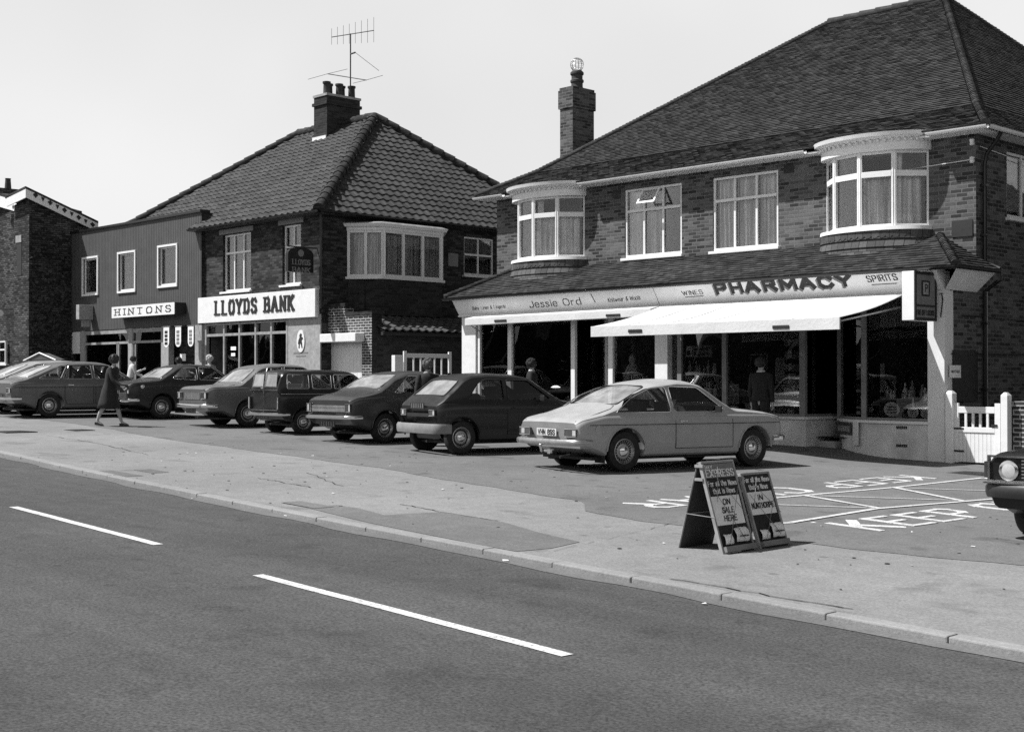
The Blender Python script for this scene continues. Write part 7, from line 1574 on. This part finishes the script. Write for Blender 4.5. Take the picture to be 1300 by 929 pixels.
for k in range(7):
    for j in range(3): 
        mb = MB(); a = xa+.02+(xb-xa-.04)*j/3; mb.box(a, a+.09, 21.93, 22.05, .872+k*.24, .872+k*.24+random.uniform(.1, .18)); mb.build('packet', random.choice(['goods', 'cloth_mid', 'bottle', 'lead']), t)
t = thing('shop_counter', 'dim counter with framed notices inside the chemist\'s', 'counter', (-15.2, 24, .32)); mb = MB(); mb.box(-17, -14.9, 23.8, 24.3, .32, 1.25); mb.build('counter_body', 'wood_dark', t); mb = MB(); mb.box(-17.1, -14.8, 23.75, 24.35, 1.25, 1.3); mb.build('counter_top', 'grey_mid', t)
x0, x1 = uX(953, 23.2), uX(975, 23.2); z0, z1 = onY(970, 485, 23.2)[1], onY(970, 449, 23.2)[1]; t = thing('picture_frame', 'thin-framed notice hanging inside the chemist\'s window', 'frame', ((x0+x1)/2, 23.2, z0)); mb = MB()
for a, b, c, d in ((x0, x0+.03, z0, z1), (x1-.03, x1, z0, z1), (x0+.03, x1-.03, z0, z0+.03), (x0+.03, x1-.03, z1-.03, z1)): mb.box(a, b, 23.18, 23.2, c, d)
mb.build('moulding', 'lead', t); mb = MB(); mb.box(x0+.03, x1-.03, 23.19, 23.195, z0+.03, z1-.03); mb.build('sheet', 'coat_dark', t)
def form(label, px_, Y, ztop, mat, kind):
    x = uX(px_, Y); t = thing('dress_form', label, 'dress form', (x, Y, .72))
    mb = MB(); mb.tube([(x, Y, .72), (x, Y, ztop-.5)], .02, 6); mb.lathe([(.14, 0), (.14, .02), (.02, .04)], (x, Y, .71), n=14); mb.build('stand', 'wood_dark', t)
    mb = MB()
    if kind == 'dress': mb.lathe([(.06, ztop), (.17, ztop-.06), (.15, ztop-.3), (.12, ztop-.42), (.2, ztop-.7), (.30, ztop-1.15), (.31, ztop-1.16)], (x, Y, 0), n=22)
    elif kind == 'bust': mb.lathe([(.05, ztop), (.05, ztop-.08), (.15, ztop-.13), (.16, ztop-.3), (.12, ztop-.46), (.0, ztop-.46)], (x, Y, 0), n=20)
    elif kind == 'doll': mb.lathe([(.0, ztop), (.06, ztop-.03), (.085, ztop-.1), (.06, ztop-.18), (.05, ztop-.2), (.13, ztop-.26), (.17, ztop-.38), (.1, ztop-.45)], (x, Y, 0), n=18)
    elif kind == 'frill': mb.lathe([(.02, ztop), (.14, ztop-.03), (.23, ztop-.09), (.1, ztop-.14), (.14, ztop-.25), (.2, ztop-.42), (.12, ztop-.5)], (x, Y, 0), n=22)
    mb.build('garment', mat, t, angle=60)
    if kind == 'bust':
        mb = MB()
        for sd in (1, -1): mb.ell((x+sd*.075, Y-.13, ztop-.24), (.075, .06, .07)); mb.tube([(x+sd*.07, Y-.14, ztop-.18), (x+sd*.1, Y-.08, ztop-.1), (x+sd*.09, Y+.02, ztop-.12)], .01, 5)
        mb.build('brassiere', 'paper', t)
    if kind == 'doll': mb = MB(); mb.lathe([(.1, ztop-.42), (.22, ztop-.6), (.32, ztop-.95), (.33, ztop-.96)], (x, Y, 0), n=20); mb.build('skirt', 'cloth_mid', t)
    return t
form('pale flared dress at the left end of the draper\'s window', 617, 21.93, 2.35, 'display_cloth', 'dress')
form('grey patterned outfit behind the draper\'s first mullion', 638, 22.3, 2.1, 'cloth_mid', 'dress')
form('short jacket shape right of the draper\'s first mullion', 657, 22.2, 2.15, 'curtain_dark', 'bust')
form('dark bust form wearing a white brassiere in the draper\'s window', 691, 22.0, 1.85, 'coat_dark', 'bust')
form('low frilled pale display stand beside the brassiere form', 712, 21.85, 1.32, 'display_cloth', 'frill')
form('pale-headed display figure in a dark skirt, draper\'s small right window', 803, 22.0, 1.95, 'display_cloth', 'doll')
form('dark low garment form beside the pale-headed display figure', 822, 22.1, 1.5, 'cloth_mid', 'bust')
for i, (px_, py0, py1, w_, lb) in enumerate(((716, 432, 424, .28, 'oblong pale card high beside the draper\'s door'), (714, 475, 464, .16, 'small printed card low beside the draper\'s door'))):
    x = uX(px_, 21.75); mb = MB(); mb.box(x-w_/2, x+w_/2, 21.74, 21.75, onY(px_, py0, 21.75)[1], onY(px_, py1, 21.75)[1]); tag(mb.build('show_card', 'lead'), lb, 'show card')

# ------------------------------------------------------------------ unseen house and hedge, added to block sky light and darken reflections
t = thing('unseen_house', 'plain unseen brick house, added across the drive to keep sky light off the walls', 'building', (0, 28, -.3))
mb = MB(); mb.box(-7.4, 4, 23.2, 36, -.6, 5.6); mb.build('wall', 'brick_dark', t)
mb = MB(); mb.hexa([(-7.8, 22.8, 5.6), (4.4, 22.8, 5.6), (4.4, 36.4, 5.6), (-7.8, 36.4, 5.6)], [(-4, 29.4, 9), (1, 29.4, 9), (1, 29.8, 9), (-4, 29.8, 9)]); mb.build('roof', 'tile_pent', t)
mb = MB(); vs = []; fs = []; K = 200
for i in range(K+1):
    x = -200+220*i/K; h = 5.5+1.6*math.sin(i*.9)+1.2*math.sin(i*2.3+1)+random.uniform(-.4, .4)
    for (yy, zz) in ((-17, -1), (-16.6+random.uniform(-.3, .3), h*.6), (-18+random.uniform(-.3, .3), h), (-20, -1)): vs.append((x, yy, zz))
for i in range(K):
    for j in range(3): q = i*4+j; fs.append([q, q+4, q+5, q+1])
mb.add(vs, fs)
M['hedge'] = plain('hedge', .035, .95, var=.5, scale=1.5, bumpy=.05)
K = 50; vs = []
for i in range(K+1):
    y = -18+75*i/K; h = 5.2+1.2*math.sin(i*.8)+random.uniform(-.4, .4)
    for (xx, zz) in ((16, -2), (16.4+random.uniform(-.3, .3), h*.6), (18, h), (20, -2)): vs.append((xx, y, zz))
mb.add(vs, [[i*4+j, i*4+j+1, (i+1)*4+j+1, (i+1)*4+j] for i in range(K) for j in range(3)])
tag(mb.build('hedge', 'hedge'), 'tall dark unseen hedge behind the viewer, added to cut sky light and darken reflections', 'hedge')
